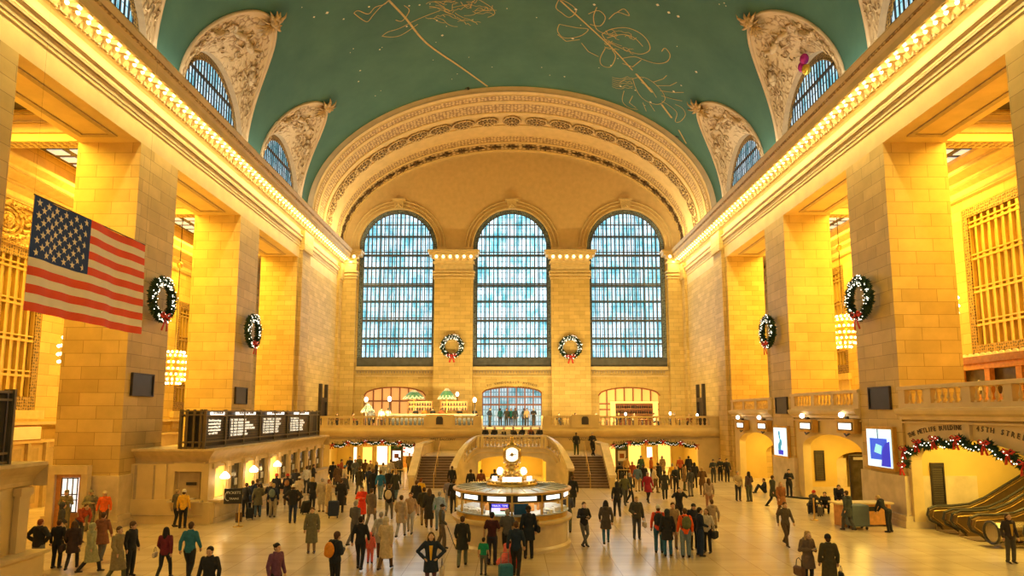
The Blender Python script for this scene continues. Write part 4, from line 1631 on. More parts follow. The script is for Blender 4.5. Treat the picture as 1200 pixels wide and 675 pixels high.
# restaurant tables and chairs along the right half of the balcony
tb = None
for k, (x, y) in enumerate(((5.2, 60), (8.6, 60.2), (11.8, 60), (15.2, 60.1), (-15.8, 60.2), (-17.0, 62), (-12.2, 60.4))):
    if tb is None:
        tb = thing('cafe_table', 'x', 'table', (x, y, BZ), 0, 'cafe tables on the far balcony')
        q = MB(); q.lathe([(.5, .72), (.5, .76)], n=20); q.build('table_top', 'wood', tb)
        q = MB(); q.lathe([(.28, 0), (.28, .04), (.05, .08), (.05, .72)], n=12); q.build('pedestal', 'bronze', tb)
        tt_ = tb
    else:
        tt_ = dup(tb, (x, y, BZ))
    tt_['label'] = 'round cafe table glimpsed through the far balcony balusters'
ch = None
for k, (x, y, rz) in enumerate([(x + dx, y, rz) for x, y in ((5.2, 60), (8.6, 60.2), (11.8, 60), (15.2, 60.1), (-15.8, 60.2), (-12.2, 60.4)) for dx, rz in ((-.75, PI / 2), (.75, -PI / 2))]):
    if ch is None:
        ch = thing('cafe_chair', 'dark wooden cafe chair behind the far balcony railing', 'chair', (x, y, BZ), rz, 'cafe chairs on the far balcony')
        q = MB(); q.box(-.22, .22, -.22, .22, .43, .47); q.build('seat', 'black', ch)
        q = MB(); q.box(-.22, .22, .19, .23, .62, .98); q.build('backrest', 'black', ch)
        for sx, sy in ((-1, -1), (1, -1), (-1, 1), (1, 1)):
            q = MB(); q.tube([(sx * .19, sy * .19, 0), (sx * .19, sy * .19, .98 if sy > 0 else .45)], .02, 5); q.build('leg', 'black', ch)
    else:
        dup(ch, (x, y, BZ), rz)

# ================================================================== TICKET OFFICE BLOCKS ON THE LEFT
def ticket_block(y0, y1, xf, zt, near):
    b = MB()
    xb = -WX
    b.box(xb, xf - .1, y0 + .1, y1, 0, zt - .3)
    w = st(b.build('wall_ticket_office' + ('_near' if near else ''), 'smooth'))
    c = MB()
    pr = [(0, zt - .75), (.06, zt - .72), (.06, zt - .6), (.14, zt - .45), (.22, zt - .35), (.45, zt - .15), (.5, zt - .1), (.5, zt)]
    # long side and near end
    ring = []
    for o_, z in pr:
        ring.append([(xb, y0 - o_ + .1, z), (xf - .1 + o_, y0 - o_ + .1, z), (xf - .1 + o_, y1, z)])
    for r0, r1 in zip(ring, ring[1:]):
        for k in range(2):
            c.quad(r0[k], r0[k + 1], r1[k + 1], r1[k])
    c.quad((xb, y0 - .4, zt), (xf + .4, y0 - .4, zt), (xf + .4, y1, zt), (xb, y1, zt))
    c.quad((xb, y1, zt - .75), (xf + .4, y1, zt - .75), (xf + .4, y1, zt), (xb, y1, zt))
    c.build('cornice', 'trim', w)
    return w


tw = ticket_block(32.4, 52.0, -14.7, 3.52, False)
d = MB()
# near end: blank pilastered bay, then a ticket window bay
d.box(-18.3, -16.6, 32.1, 32.5, 0, 2.8)
d.box(-16.6, -16.25, 32.2, 32.5, 0, 2.8)
d.box(-14.95, -14.6, 32.2, 32.6, 0, 2.8)
d.box(-16.3, -14.9, 32.2, 32.5, 2.45, 2.85)
d.box(-18.35, -16.3, 32.0, 32.5, 0, 1.15)
d.box(-16.3, -14.33, 31.96, 32.38, 0, 1.0)
d.build('end_front', 'smooth', tw)
d = MB()
d.box(-17.2, -17.13, 32.06, 32.1, 1.15, 2.75); d.box(-18.1, -18.0, 32.06, 32.1, 1.15, 2.75)
d.box(-18.35, -14.7, 31.93, 31.97, .4, .43); d.box(-16.2, -15.9, 31.9, 31.95, .72, .78); d.box(-16.18, -16.12, 31.9, 31.95, .62, .78)
d.build('panel_grooves', 'trim_grey', tw)
d = MB(); d.box(-16.35, -14.8, 31.8, 32.5, 1.02, 1.1); d.build('counter_ledge', 'marble', tw)
d = MB(); d.box(-16.1, -15.1, 32.42, 32.46, 1.1, 2.4)
tk = d.build('ticket_window_glass', plain('shaded_ticket_blind', (.48, .36, .20), .5), tw)
d = MB(); d.box(-15.75, -15.25, 32.38, 32.41, 1.78, 1.92); d.build('closed_sign', 'black', tw)
d = MB(); d.box(-15.5, -15.3, 32.3, 32.42, 1.12, 1.16); d.box(-16.0, -15.6, 32.2, 32.4, 1.12, 1.18); d.build('papers', 'white', tw)
# long side: pilasters, niches and windows
pitch = 1.86
lampspots = []
d, gd, gl, ng = MB(), MB(), MB(), MB()
for i in range(11):
    y = 32.75 + pitch * i
    d.box(-14.85, -14.6, y - .17, y + .17, 1.0, 2.8)
    d.box(-14.85, -14.5, y - .22, y + .22, 2.55, 2.8)
    if i < 10:
        lit = i in (0, 2, 4)
        (ng if lit else gd).box(-14.82, -14.79, y + .3, y + pitch - .3, 1.1, 2.65)
        d.box(-14.82, -14.66, y + .17, y + .32, 1.05, 2.75)
        d.box(-14.82, -14.66, y + pitch - .32, y + pitch - .17, 1.05, 2.75)
        d.box(-14.82, -14.66, y + .17, y + pitch - .17, 2.6, 2.8)
        if not lit:
            gl.box(-14.78, -14.76, y + .45, y + .85, 1.95, 2.12)
            gl.box(-14.78, -14.76, y + 1.0, y + 1.35, 1.45, 1.8)
        else:
            lampspots.append((-14.45, y + pitch / 2, 2.1))
d.build('pilasters', 'smooth', tw)
gd.build('dark_ticket_windows', 'glass_dark', tw)
ng.build('lit_ticket_windows', emit('amber_ticket_glass', (1.0, .62, .12), .75), tw)
gl.build('window_notices', 'white', tw)
d = MB()
d.box(-14.8, -14.3, 32.39, 52, 0, .98); d.box(-14.8, -14.2, 32.3, 52, 0, .25)
d.build('counter_front', 'marble', tw)
d = MB(); d.box(-14.8, -14.05, 32.3, 52, .98, 1.07); d.build('counter_ledge', 'trim', tw)
lp = None
for k, (x, y, z) in enumerate(lampspots):
    nm_ = ['nearest to the corner', 'second along the ticket counter', 'third along the ticket counter'][k]
    if lp is None:
        lp = thing('ticket_lamp', 'x', 'lamp', (x, y, z), 0, 'lamps over the ticket windows')
        q = MB(); q.lathe([(.03, .22), (.1, .16), (.2, .05), (.24, -.05), (.2, -.12)], n=14, cap=True); q.build('glass_shade', 'globe', lp, smooth=True)
        q = MB(); q.tube([(-.3, 0, .55), (-.15, 0, .7), (0, 0, .6), (0, 0, .2)], .025, 6); q.build('bracket_arm', 'brass', lp)
        o = lp
    else:
        o = dup(lp, (x, y, z))
    o['label'] = 'white glass lamp over the ticket windows, ' + nm_
    point('ticket_lamp_light', (x + .15, y, z - .25), 28, (1.0, .7, .3), .15)
# the arrivals board on the block
def board(y0, y1, z0, z1, panels, near=False):
    t = thing('departures_board', 'long dark train departures board in an olive metal frame on the ticket office roof' if not near else 'end of a dark departures board frame at the left edge above the near ticket office', 'board', (-15.5, y0, z0))
    L, H = y1 - y0, z1 - z0
    q = MB()
    for x in (-.55, .55):
        for z in (.02, .28, H - .12, H - .35):
            q.box(x - .05, x + .05, 0, L, z, z + .07)
        n = 8 if not near else 4
        for k in range(n + 1):
            yy = L * k / n
            q.box(x - .05, x + .05, max(0, yy - .06), yy + .06, 0, H)
    for x in (-.6, -.28, .06, .38, .6):
        q.box(x - .05, x + .05, -.04, .05, 0, H)
        q.box(x - .05, x + .05, L - .05, L + .04, 0, H)
    for z in (.02, .28, H - .12, H - .3):
        q.box(-.6, .6, -.06, .03, z, z + .07)
    q.build('frame', 'boardmetal', t)
    q = MB(); q.box(-.45, .45, .15, L - .1, .08, H - .1); q.build('casing', plain('board_casing_%d' % near, (.04, .034, .026), .5, .2), t)
    if near:
        return t
    y = .25
    for k, (w_, head, lines) in enumerate(panels):
        f = MB(); f.box(.46, .52, y, y + w_, .34, H - .42)
        pn = f.build('display_panel', 'black', t)
        f = MB()
        nr = 8
        for j in range(nr + 1):
            zz = .34 + (H - .76) * j / nr
            f.box(.52, .535, y, y + w_, zz - .012, zz + .012)
        f.build('flap_rows', 'boardmetal', pn)
        hz = H - .17
        f = MB(); f.box(.5, .56, y + w_ * .18, y + w_ * .78, hz - .11, hz + .12); hp = f.build('header_box', 'signwhite', pn)
        tx = text('header_lettering', head, 'inscription', .2, (.575, y + w_ * .48, hz), (PI / 2, 0, PI / 2), pn, sx=min(1.0, w_ * .56 / (.13 * len(head))))
        for j, ln in enumerate(lines):
            zz = H - .55 - j * (H - .95) / 6.0
            text('panel_lettering', ln, 'letter', .165, (.55, y + .12 + (0 if k else .1), zz), (PI / 2, 0, PI / 2), pn, align='LEFT', sx=min(2.1 if k > 1 else 1.4, (w_ - .5) / (.1 * len(ln))))
        y += w_ + .15
    return t


rows = ['TK  TIME  STATION', ' 27  4:25  POUGHKEEPSIE', ' 13  4:31  CROTON-HARMON', '103  4:47  NORTH WHITE PLAINS', ' 18  5:02  STAMFORD', ' 21  5:10  NEW HAVEN']
rows2 = ['TK TIME TO', ' 9 4:22 BREWSTER', '32 4:35 SOUTHEAST', '25 4:41 YONKERS', '11 4:55 WASSAIC', '14 5:06 CROTON']
board(32.2, 51.2, 3.52, 5.42, [(2.5, 'ATTENTION', ['Don\'t leave bags', 'unattended. If you', 'see something, tell', 'a railroad worker', ' or call 911']),
                            (4.45, 'HUDSON LINE TRAINS', rows), (4.75, 'NEW HAVEN LINE', rows[:1] + rows2[1:]), (5.2, 'HARLEM LINE', rows2)])
# near block cut by the left edge of the view
tn = ticket_block(8.0, 20.9, -14.9, 3.75, True)
# its far end and side
d = MB()
for y in (20.4, 19.3, 17.4, 15.5):
    d.box(-14.98, -14.8, y - .2, y + .2, 1.0, 3.0)
    d.box(-14.98, -14.72, y - .26, y + .26, 2.75, 3.0)
d.box(-15, -14.45, 8, 20.95, 0, .98); d.box(-15, -14.4, 8, 20.95, 0, .25)
d.build('pilasters', 'smooth', tn)
d = MB(); d.box(-15, -14.3, 8, 21.0, .98, 1.07); d.build('counter_ledge', 'trim', tn)
d = MB()
for y in (19.0, 17.1):
    d.box(-15.0, -14.97, y - 1.3, y, 1.1, 2.7)
d.build('lit_ticket_windows', emit('amber_ticket_glass_near', (1.0, .62, .12), .6), tn)
board(12.0, 19.75, 3.75, 5.95, [], near=True)

# left back passage beyond the first pier: lit panels, white boxes
for k, (y, w_, z0, z1, m_, lab) in enumerate(((33.6, 1.9, 3.75, 4.55, 'signwhite', 'blank white lit sign box high on the passage wall behind the first left pier'), (35.9, 2.4, 3.75, 4.55, 'signwhite', 'long blank white lit sign box beside the first left pier'),
                                        (33.7, 2.2, 2.5, 3.1, 'display', 'bright blue white screen above the passage behind the near ticket office'))):
    t = thing('sign_box', lab, 'sign', (-26.4, y, (z0 + z1) / 2))
    q = MB(); q.box(-.1, .1, -w_ / 2, w_ / 2, -(z1 - z0) / 2, (z1 - z0) / 2); q.build('casing', 'wood', t)
    q = MB(); q.box(.1, .13, -w_ / 2 + .06, w_ / 2 - .06, -(z1 - z0) / 2 + .06, (z1 - z0) / 2 - .06)
    q.build('lit_face', 'white' if k < 2 else m_, t)
d = MB()
d.box(-26.9, -26.5, 24, 54, 0, 3.6)
d.box(-26.95, -26.3, 24, 54, 3.6, 3.75); d.box(-26.95, -26.3, 24, 54, 4.6, 4.75)
st(d.build('wall_left_passage', 'tan'))
d = MB()
for y in (34.9, 36.2, 37.6):
    d.box(-26.5, -26.3, y, y + .2, 0, 3.6)
    d.box(-26.48, -26.44, y + .25, y + 1.0, .3, 3.3)
st(d.build('trim_passage', 'trim_grey'))
# door with lit panes in the base of the first pier
t = thing('pier_door', 'bright glazed door set in a marble frame in the first left pier', 'door', (-20.3, 30.78, 0))
q = MB(); q.box(-.9, -.6, -.2, .1, 0, 2.75); q.box(.6, .9, -.2, .1, 0, 2.75); q.box(-.9, .9, -.25, .1, 2.45, 2.85); q.build('marble_frame', 'marble', t)
q = MB(); q.box(-.6, .6, -.06, .02, 0, 2.45); q.build('door_leaf', 'lightwood', t)
q = MB(); q.box(-.3, .45, -.1, -.06, .75, 2.3); q.build('lit_pane', 'display', t)
q = MB()
for x in (-.3, -.05, .2, .42):
    q.box(x - .02, x + .02, -.13, -.1, .75, 2.3)
for z in (.75, 1.3, 1.55, 2.28):
    q.box(-.3, .45, -.13, -.1, z - .02, z + .02)
q.build('glazing_bars', 'bronze', t)

# ================================================================== RIGHT SIDE: arcade and gallery balcony
GZ = 5.45
b = MB()
for (y0, y1), ops in (((23.0, 31.1), [(27.05, 3.75, 0, 3.1, 1.05)]), ((34.7, 43.1), [(38.6, 3.55, 0, 3.15, .85)]), ((46.4, 54.9), [(50.4, 3.45, 0, 2.95, .85)])):
    b.arcwall('x', WX + .12, .5, y0, y1, 0, 4.95, ops, 26)
wr_ = st(b.build('wall_right_arcade', 'smooth'))
d = MB()
for y0, y1 in ((23.0, 31.1), (34.7, 43.1), (46.4, 54.9)):
    pr = [(WX + .2, 4.9), (WX - .1, 4.95), (WX - .12, 5.1), (WX - .3, 5.2), (WX - .35, 5.35), (WX - .35, 5.45), (WX + .2, 5.5)]
    d.prism(pr, 'y', y0, y1)
    d.box(WX - .02, WX + .12, y0, y1, 4.78, 4.85)
d.build('string_course', 'smooth', wr_)
d = MB()
d.box(WX, WX + .13, 26.55, 27.0, 4.1, 4.8)
d.build('panel_moulding', 'trim', wr_)
balustrade('balustrade', (WX + .05, 31.1), (WX + .05, 23.0), GZ, [(.5, 1.9), (2.4, 4.4), (4.9, 6.7), (7.1, 8.0)], 'smooth')
balustrade('balustrade', (WX + .05, 43.1), (WX + .05, 34.7), GZ, [(.5, 2.9), (3.3, 5.4), (5.7, 7.9)], 'smooth')
balustrade('balustrade', (WX + .05, 54.9), (WX + .05, 46.4), GZ - .15, [(.5, 2.7), (3.1, 5.3), (5.7, 7.9)], 'smooth')
b = MB(); b.box(WX + .1, 27, 20, 58, 5.0, 5.4); st(b.build('floor_gallery', 'smooth'))
# niches behind the arches
for k, (y0, y1) in enumerate(((22.6, 31.1), (34.9, 43.0), (46.6, 54.7))):
    b = MB()
    xb = 30 if k == 0 else 23.0
    b.box(WX + .6, xb, y0, y0 + .12, 0, 5)
    if k == 0:
        b.box(WX + .6, xb, y1 - .1, y1 + .02, 0, 5)
    else:
        b.arcwall('y', y1 - .1, .5, WX + .6, 24.5, 0, 5, [(22.35, 1.5, 0, 2.1, .65)], 16)
        b.box(WX + .6, 24.5, y1 + 2.6, y1 + 2.7, 0, 5)
    if k:
        # vaulted back with a lower side arch
        b.arcwall('x', xb - .1, .4, y0, y1, 0, 5, [(y0 + 2.0, 1.6, 0, 2.5, .8)], 16)
        b.box(WX + .5, xb, y0, y1, 4.3, 4.4)
        b.box(xb + 2.5, xb + 2.6, y0, y1, 0, 5)
    else:
        b.box(xb, xb + .2, y0, y1, 0, 5)
    st(b.build('wall_niche', 'niche'))
    area('niche_light', (20.6, (y0 + y1) / 2, 4.2 if k else 4.85), (0, 0, 0), 2.0, 5, 360 if k else 640, (1.0, .68, .12))
for k, (x, y, z0, z1, w_, lab) in enumerate(((19.68, 30.98, 1.05, 2.95, .62, 'dark bronze grille panel on the yellow wall beside the escalators'), (19.75, 42.9, .95, 2.85, .62, 'tall dark bronze grille panel inside the second right archway'))):
    t = thing('grille_panel', lab, 'grille', (x, y, z0))
    q = MB()
    for a in (-w_ / 2, w_ / 2 - .06):
        q.box(a, a + .06, -.08, 0, 0, z1 - z0)
    q.box(-w_ / 2, w_ / 2, -.08, 0, 0, .06); q.box(-w_ / 2, w_ / 2, -.08, 0, z1 - z0 - .2, z1 - z0); q.build('frame', 'bronze', t)
    q = MB(); q.box(-w_ / 2, w_ / 2, -.03, 0, 0, z1 - z0); q.build('panel', plain('dull_grille_%d' % k, (.12, .095, .06), .5, .3), t)
    q = MB()
    for i in range(16):
        zz = .1 + (z1 - z0 - .35) * i / 15
        q.box(-w_ / 2 + .06, w_ / 2 - .06, -.05, -.03, zz, zz + .03)
    q.build('slats', 'bronze', t)
t = thing('glass_door', 'tall dark glazed door inside the second right archway', 'door', (19.45, 37.3, 0))
q = MB(); q.box(-.6, .6, -.05, .05, 2.55, 2.9); q.box(-.6, -.48, -.05, .05, 0, 2.6); q.box(.48, .6, -.05, .05, 0, 2.6); q.build('frame', 'bronze', t)
q = MB(); q.box(-.48, .48, -.02, .02, 0, 2.55); q.build('pane', 'glass_dark', t)
q = MB(); q.box(-.4, .4, -.07, -.05, 2.64, 2.8); q.build('number_plate', 'white', t)
# inscriptions over the near right arch
for w_, ya, yb in (('THE METLIFE BUILDING', 30.75, 27.2), ('45TH STREET', 26.2, 23.6)):
    def fn(t, ya=ya, yb=yb):
        y = ya + (yb - ya) * t
        q = (y - 27.05) / 3.75
        z = 3.55 + 1.05 * math.sqrt(max(0, 1 - (q * .82) ** 2)) + .04
        sl = .45 * q
        return Vector((WX + .09, y, z)), Matrix.Rotation(-sl, 4, 'X') @ Matrix.Rotation(-PI / 2, 4, 'Z') @ Matrix.Rotation(PI / 2, 4, 'X')
    arc_text('inscription', w_, 'inscription', .3, fn, wr_)

# lit track signs over the two further arches, with small lamps above
sg = None
for k, (y, z) in enumerate(((52.3, 4.28), (47.8, 4.3), (40.7, 4.45), (35.85, 4.52))):
    if sg is None:
        sg = thing('track_sign', 'x', 'sign', (WX - .12, y, z), 0, 'lit track signs over the right arches')
        q = MB(); q.box(-.18, .18, -.95, .95, -.36, .36); q.box(-.22, .2, -1.0, 1.0, .32, .4); q.build('case', 'brass', sg)
        q = MB(); q.box(-.2, -.18, -.68, .68, -.15, .17); q.build('lit_panel', 'signwhite', sg)
        q = MB(); q.box(-.21, -.19, -.74, .74, -.21, -.16); q.box(-.21, -.19, -.74, .74, .18, .23); q.box(-.21, -.19, -.74, -.69, -.2, .2); q.box(-.21, -.19, .69, .74, -.2, .2); q.build('panel_rim', 'bronze', sg)
        q = MB(); q.tube([(-.1, .3, -.36), (-.15, 0, -.5), (-.1, -.3, -.36)], .05, 6); q.box(-.1, .1, -.1, .1, .4, .55); q.build('bracket', 'bronze', sg)
        q = MB(); q.sph((-.35, 0, .62), .15); q.build('lamp', 'globe', sg, smooth=True)
        o = sg
    else:
        o = dup(sg, (WX - .12, y, z))
    o['label'] = ['lit track sign in a brass case, furthest of the row on the right wall', 'lit track sign beside the further wall screen', 'lit track sign over the left half of the second right arch', 'lit track sign just left of the nearer wall screen'][k]
# wall screens
for k, (y, z0, z1, w_) in enumerate(((32.8, 2.62, 4.45, 2.15), (44.85, 2.4, 4.25, 2.1))):
    t = thing('wall_screen', ['bright blue advertising screen on the nearest right pier', 'pale blue advertising screen with figures on the second right pier'][k], 'screen', (WX, y, (z0 + z1) / 2))
    h = z1 - z0
    q = MB(); q.box(-.2, 0, -w_ / 2 - .14, w_ / 2 + .14, -h / 2 - .14, h / 2 + .14); q.build('frame', 'brass', t)
    q = MB(); q.box(-.22, -.2, -w_ / 2, w_ / 2, -h / 2, h / 2); q.build('screen_face', emit('screen_glow_%d' % k, (.62, .88, 1.0), 1.0), t)
    q = MB()
    if k == 0:
        q.box(-.235, -.22, -w_ / 2 + .35, w_ / 2 - .3, -h / 2 + .35, h / 2 - .45)
        q.mat(1).prism([(-w_ / 2 + .1, -h / 2 + .05), (-w_ / 2 + .9, -h / 2 + .05), (-w_ / 2 + .75, -.1), (-w_ / 2 + .45, .25), (-w_ / 2 + .1, .35)], 'x', -.25, -.24)
        q.mat(2).prism([(-.2, -.3), (.4, -.2), (.2, .2), (-.3, .1)], 'x', -.25, -.24)
        M['scr_b'] = emit('screen_blue', (.03, .10, .75), .9); M['scr_c'] = emit('screen_deep_blue', (.02, .03, .55), .9); M['scr_d'] = emit('screen_cyan', (.3, .8, .85), .9)
        q.build('screen_picture', ['scr_b', 'scr_c', 'scr_d'], t)
        q = MB(); q.box(-.26, -.24, .0, .03, h / 2 - .45, h / 2); q.build('cable', 'black', t)
    else:
        for y_, z_, r_ in ((.1, .55, .14), (.05, .3, .12), (-.1, -.05, .2), (.1, -.35, .25)):
            q.sph((-.23, y_, z_), r_, .1, 1, 1.2, 8, 6)
        q.mat(1).box(-.24, -.23, -.5, .3, -h / 2 + .08, -h / 2 + .38)
        q.build('screen_picture', ['scr_d2', 'scr_c'], t) if 'scr_d2' in M else None
        if 'scr_d2' not in M:
            M['scr_d2'] = emit('screen_teal', (.03, .30, .45), .8)
            q.build('screen_picture', ['scr_d2', 'scr_c'], t)
# dark loudspeaker panels on the piers
sp = None
for k, (s, y, z, lab) in enumerate(((1, 32.75, 5.98, 'dark square loudspeaker panel above the nearest right wall screen'), (1, 44.7, 5.75, 'dark square loudspeaker panel on the second right pier'), (-1, 32.5, 6.62, 'dark square loudspeaker panel on the first left pier'), (-1, 44.4, 6.4, 'dark square loudspeaker panel above the departures board'))):
    if sp is None:
        sp = thing('loudspeaker_panel', lab, 'loudspeaker', (s * WX, y, z), 0 if s < 0 else PI)
        q = MB(); q.box(0, .08, -.95, .95, -.55, .55); q.build('grille', 'black', sp)
        q = MB()
        for a, b_, c_, d_ in ((-.95, .95, .5, .56), (-.95, .95, -.56, -.5), (-.95, -.88, -.56, .56), (.88, .95, -.56, .56)):
            q.box(.02, .13, a, b_, c_, d_)
        q.build('frame', 'bronze', sp)
    else:
        dup(sp, (s * WX, y, z), 0 if s < 0 else PI, label=lab)
# gallery kiosk on the upper right
t = thing('gallery_kiosk', 'red wooden restaurant kiosk on the upper right gallery', 'kiosk', (24.3, 31.0, 5.4))
q = MB(); q.box(0, 2.2, -6, 4.6, 0, .8)
for y in (4.5, 2.4, .3, -1.8, -3.9, -6):
    q.box(-.15, .1, y - .18, y + .18, 0, 2.4)
q.box(-.2, 2.2, -6.2, 4.7, 2.1, 2.4); q.build('timber_frame', 'lightwood', t)
q = MB(); q.box(-.35, 2.4, -6.3, 4.9, 2.4, 2.75); q.build('cornice', 'wood', t)
q = MB()
sc_pts = [(-6.2, 2.75), (4.8, 2.75)]
for i in range(25 * 6 + 1):
    sc_pts.append((4.8 - 11.0 * i / 150, 2.76 + .15 * abs(sin(PI * i / 6))))
q.prism(sc_pts, 'x', -.36, -.24)
q.build('scalloped_crest', 'white', t)
q = MB(); q.box(.2, .3, -6, 4.5, .8, 2.1); q.build('dark_glazing', 'glass_dark', t)
q = MB()
for y, z in ((3.5, 1.0), (3.2, 1.2), (3.0, 1.1), (3.35, 1.4)):
    q.lathe([(.12, 0), (.14, .2), (.05, .35)], (.1, y, .5 + z - 1.0 + .3), 8)
q.build('white_figurines', 'white', t)
t = thing('exit_sign', 'small cream exit sign hanging before the red gallery kiosk', 'sign', (23.8, 28.7, 7.7))
q = MB(); q.box(-.06, .06, -.55, .55, -.2, .2); q.build('plate', 'signwhite', t)
text('lettering', 'EXIT', 'red', .3, (-.075, 0, 0), (PI / 2, 0, -PI / 2), t)
q = MB(); q.tube([(0, 0, .2), (0, 0, .75)], .02, 5); q.build('hanger', 'bronze', t)
t = thing('finial_bust', 'white plaster finial standing on the gallery kiosk cornice', 'ornament', (24.6, 29.4, 8.16))
q = MB(); q.lathe([(.2, 0), (.22, .1), (.1, .25), (.2, .45), (.3, .8), (.28, 1.1), (.15, 1.35)], n=12); q.build('bust', 'white', t, smooth=True)

# escalators climbing away to the right
for k, y in enumerate((29.9, 28.3, 25.3)):
    t = thing('escalator', ['escalator against the yellow wall, furthest of the three', 'middle escalator with rounded steel balustrade end', 'nearest escalator, just behind the person in a yellow top'][k], 'escalator', (19.3 if k < 2 else 20.1, y, 0))
    prof = [(.15, .02), (.0, .28), (-.28, .45), (-.42, .62), (-.38, .88), (-.1, 1.0), (.6, 1.0), (1.4, 1.08), (2.1, 1.35), (8.5, 5.0), (8.5, 4.1), (2.2, .25), (1.3, .02)]
    for yy, nm_ in ((.55, 'balustrade'), (-.55, 'balustrade')):
        q = MB(); q.prism(prof, 'y', yy - .05, yy + .05)
        bo = q.build(nm_, 'escalator_side', t)
        q = MB(); q.tube([(.1, yy, .16), (-.1, yy, .3), (-.42, yy, .46), (-.52, yy, .68), (-.45, yy, .95), (-.1, yy, 1.08), (.6, yy, 1.08), (1.4, yy, 1.16), (2.1, yy, 1.43), (8.5, yy, 5.08)], .055, 8)
        q.build('rubber_handrail', 'rubber', bo)
        q = MB(); q.tube([(.2, yy - .06, .2), (-.05, yy - .06, .4), (-.32, yy - .06, .6), (-.25, yy - .06, .85), (.6, yy - .06, .92), (1.4, yy - .06, 1.0), (2.1, yy - .06, 1.27), (8.5, yy - .06, 4.92)], .014, 6)
        q.build('bright_rim', 'brass', bo)
    q = MB()
    q.box(-.2, 1.3, -.5, .5, .0, .03)
    for i in range(22):
        q.box(1.3 + .32 * i, 1.3 + .32 * (i + 1), -.5, .5, .16 * i, .18 * (i + 1))
    q.build('steps', 'step', t)
    q = MB(); q.box(-.1, 8.5, .6, .72, 0, .3); q.build('skirt', 'steel', t)
t = thing('escalator_drum', 'round polished steel drum standing between the escalator ends', 'drum', (19.45, 26.7, 0))
q = MB(); q.tube([(-.5, 0, .55), (1.6, 0, .6)], .4, 20); q.build('drum_shell', 'steel', t, smooth=False)
q = MB(); q.tube([(-.5, .42 * cos(2 * PI * i / 24), .55 + .42 * sin(2 * PI * i / 24)) for i in range(25)], .05, 6); q.build('black_rim', 'rubber', t)
q = MB(); q.box(-.3, .6, -.2, .2, 0, .2); q.build('foot', 'steel', t)
# ================================================================== DECORATIONS
def needles(mb, p, t, r, n, rng, L=.16):
    """pine twigs bristling round a stem point p with direction t"""
    a = t.orthogonal().normalized(); b_ = t.cross(a).normalized()
    for k in range(n):
        an = rng.uniform(0, 2 * PI)
        d = (a * cos(an) + b_ * sin(an)) + t * rng.uniform(-.6, .6)
        d.normalize()
        q = p + d * r * rng.uniform(.3, .9)
        l = L * rng.uniform(.7, 1.3); w = l * .28
        s1 = d.cross(t).normalized() * w
        mb.add([q - s1, q + s1, q + d * l], [(0, 1, 2)])
        s2 = t * w
        mb.add([q - s2, q + s2, q + d * l], [(0, 1, 2)])


def bow(mb, c, ax, up, out, s):
    """ribbon bow: two loops, a knot and two tails"""
    for sg in (-1, 1):
        pts = [c, c + ax * sg * .5 * s + up * .32 * s + out * .12 * s, c + ax * sg * .85 * s + up * .1 * s + out * .08 * s, c + ax * sg * .5 * s - up * .12 * s + out * .15 * s, c]
        mb.tube(pts, [.06 * s, .15 * s, .17 * s, .13 * s, .06 * s], 6, squash=.45)
        mb.tube([c, c + ax * sg * .22 * s - up * .6 * s + out * .1 * s, c + ax * sg * .42 * s - up * 1.25 * s], [.07 * s, .13 * s, .15 * s], 6, squash=.35)
    mb.sph(c + out * .1 * s, .16 * s)


def wreath_thing():
    t = thing('wreath', 'x', 'wreath', (0, 0, 0), 0, 'lit christmas wreaths on the stone piers')
    rng = random.Random(11)
    q = MB(); lg = MB()
    R0 = .86
    q.tube([(R0 * cos(a), -.12, R0 * sin(a)) for a in [2 * PI * i / 32 for i in range(33)]], .13, 7)
    for i in range(150):
        a = 2 * PI * i / 150
        p = Vector((R0 * cos(a), -.14, R0 * sin(a))); tt = Vector((-sin(a), 0, cos(a)))
        needles(q, p, tt, .13, 12, rng)
    q.build('pine_ring', 'green', t)
    for i in range(130):
        a = rng.uniform(0, 2 * PI); r_ = R0 + rng.uniform(-.24, .24)
        lg.sph((r_ * cos(a), -.24 - rng.uniform(0, .08), r_ * sin(a)), .024, nu=5, nv=4)
    o = lg.build('fairy_lights', 'fairy', t); o['kind'] = 'stuff'
    q = MB(); bow(q, Vector((0, -.3, -R0 + .05)), Vector((1, 0, 0)), Vector((0, 0, 1)), Vector((0, -1, 0)), .52)
    q.build('red_bow', 'red', t, smooth=True)
    return t


wt = wreath_thing()
WL = [((-6.25, 68.42, 12.15), 0, 'lit wreath with red bow on the pilaster left of the middle end window'), ((6.1, 68.42, 12.05), 0, 'lit wreath with red bow on the pilaster right of the middle end window'),
      ((-18.0, 33.1, 11.0), PI / 2, 'lit wreath on the first left pier beside the flag'), ((-18.0, 44.95, 10.85), PI / 2, 'lit wreath on the second left pier above the departures board'),
      ((18.0, 33.35, 11.1), -PI / 2, 'lit wreath on the nearest right pier'), ((18.0, 45.6, 10.9), -PI / 2, 'lit wreath on the second right pier')]
for k, (loc, rz, lab) in enumerate(WL):
    o = wt if k == 0 else dup(wt, loc, rz)
    o.location = loc; o.rotation_euler = (0, 0, rz); o['label'] = lab
    o.scale = (1.16, 1.16, 1.16) if k < 2 else (1.1, 1.1, 1.1)


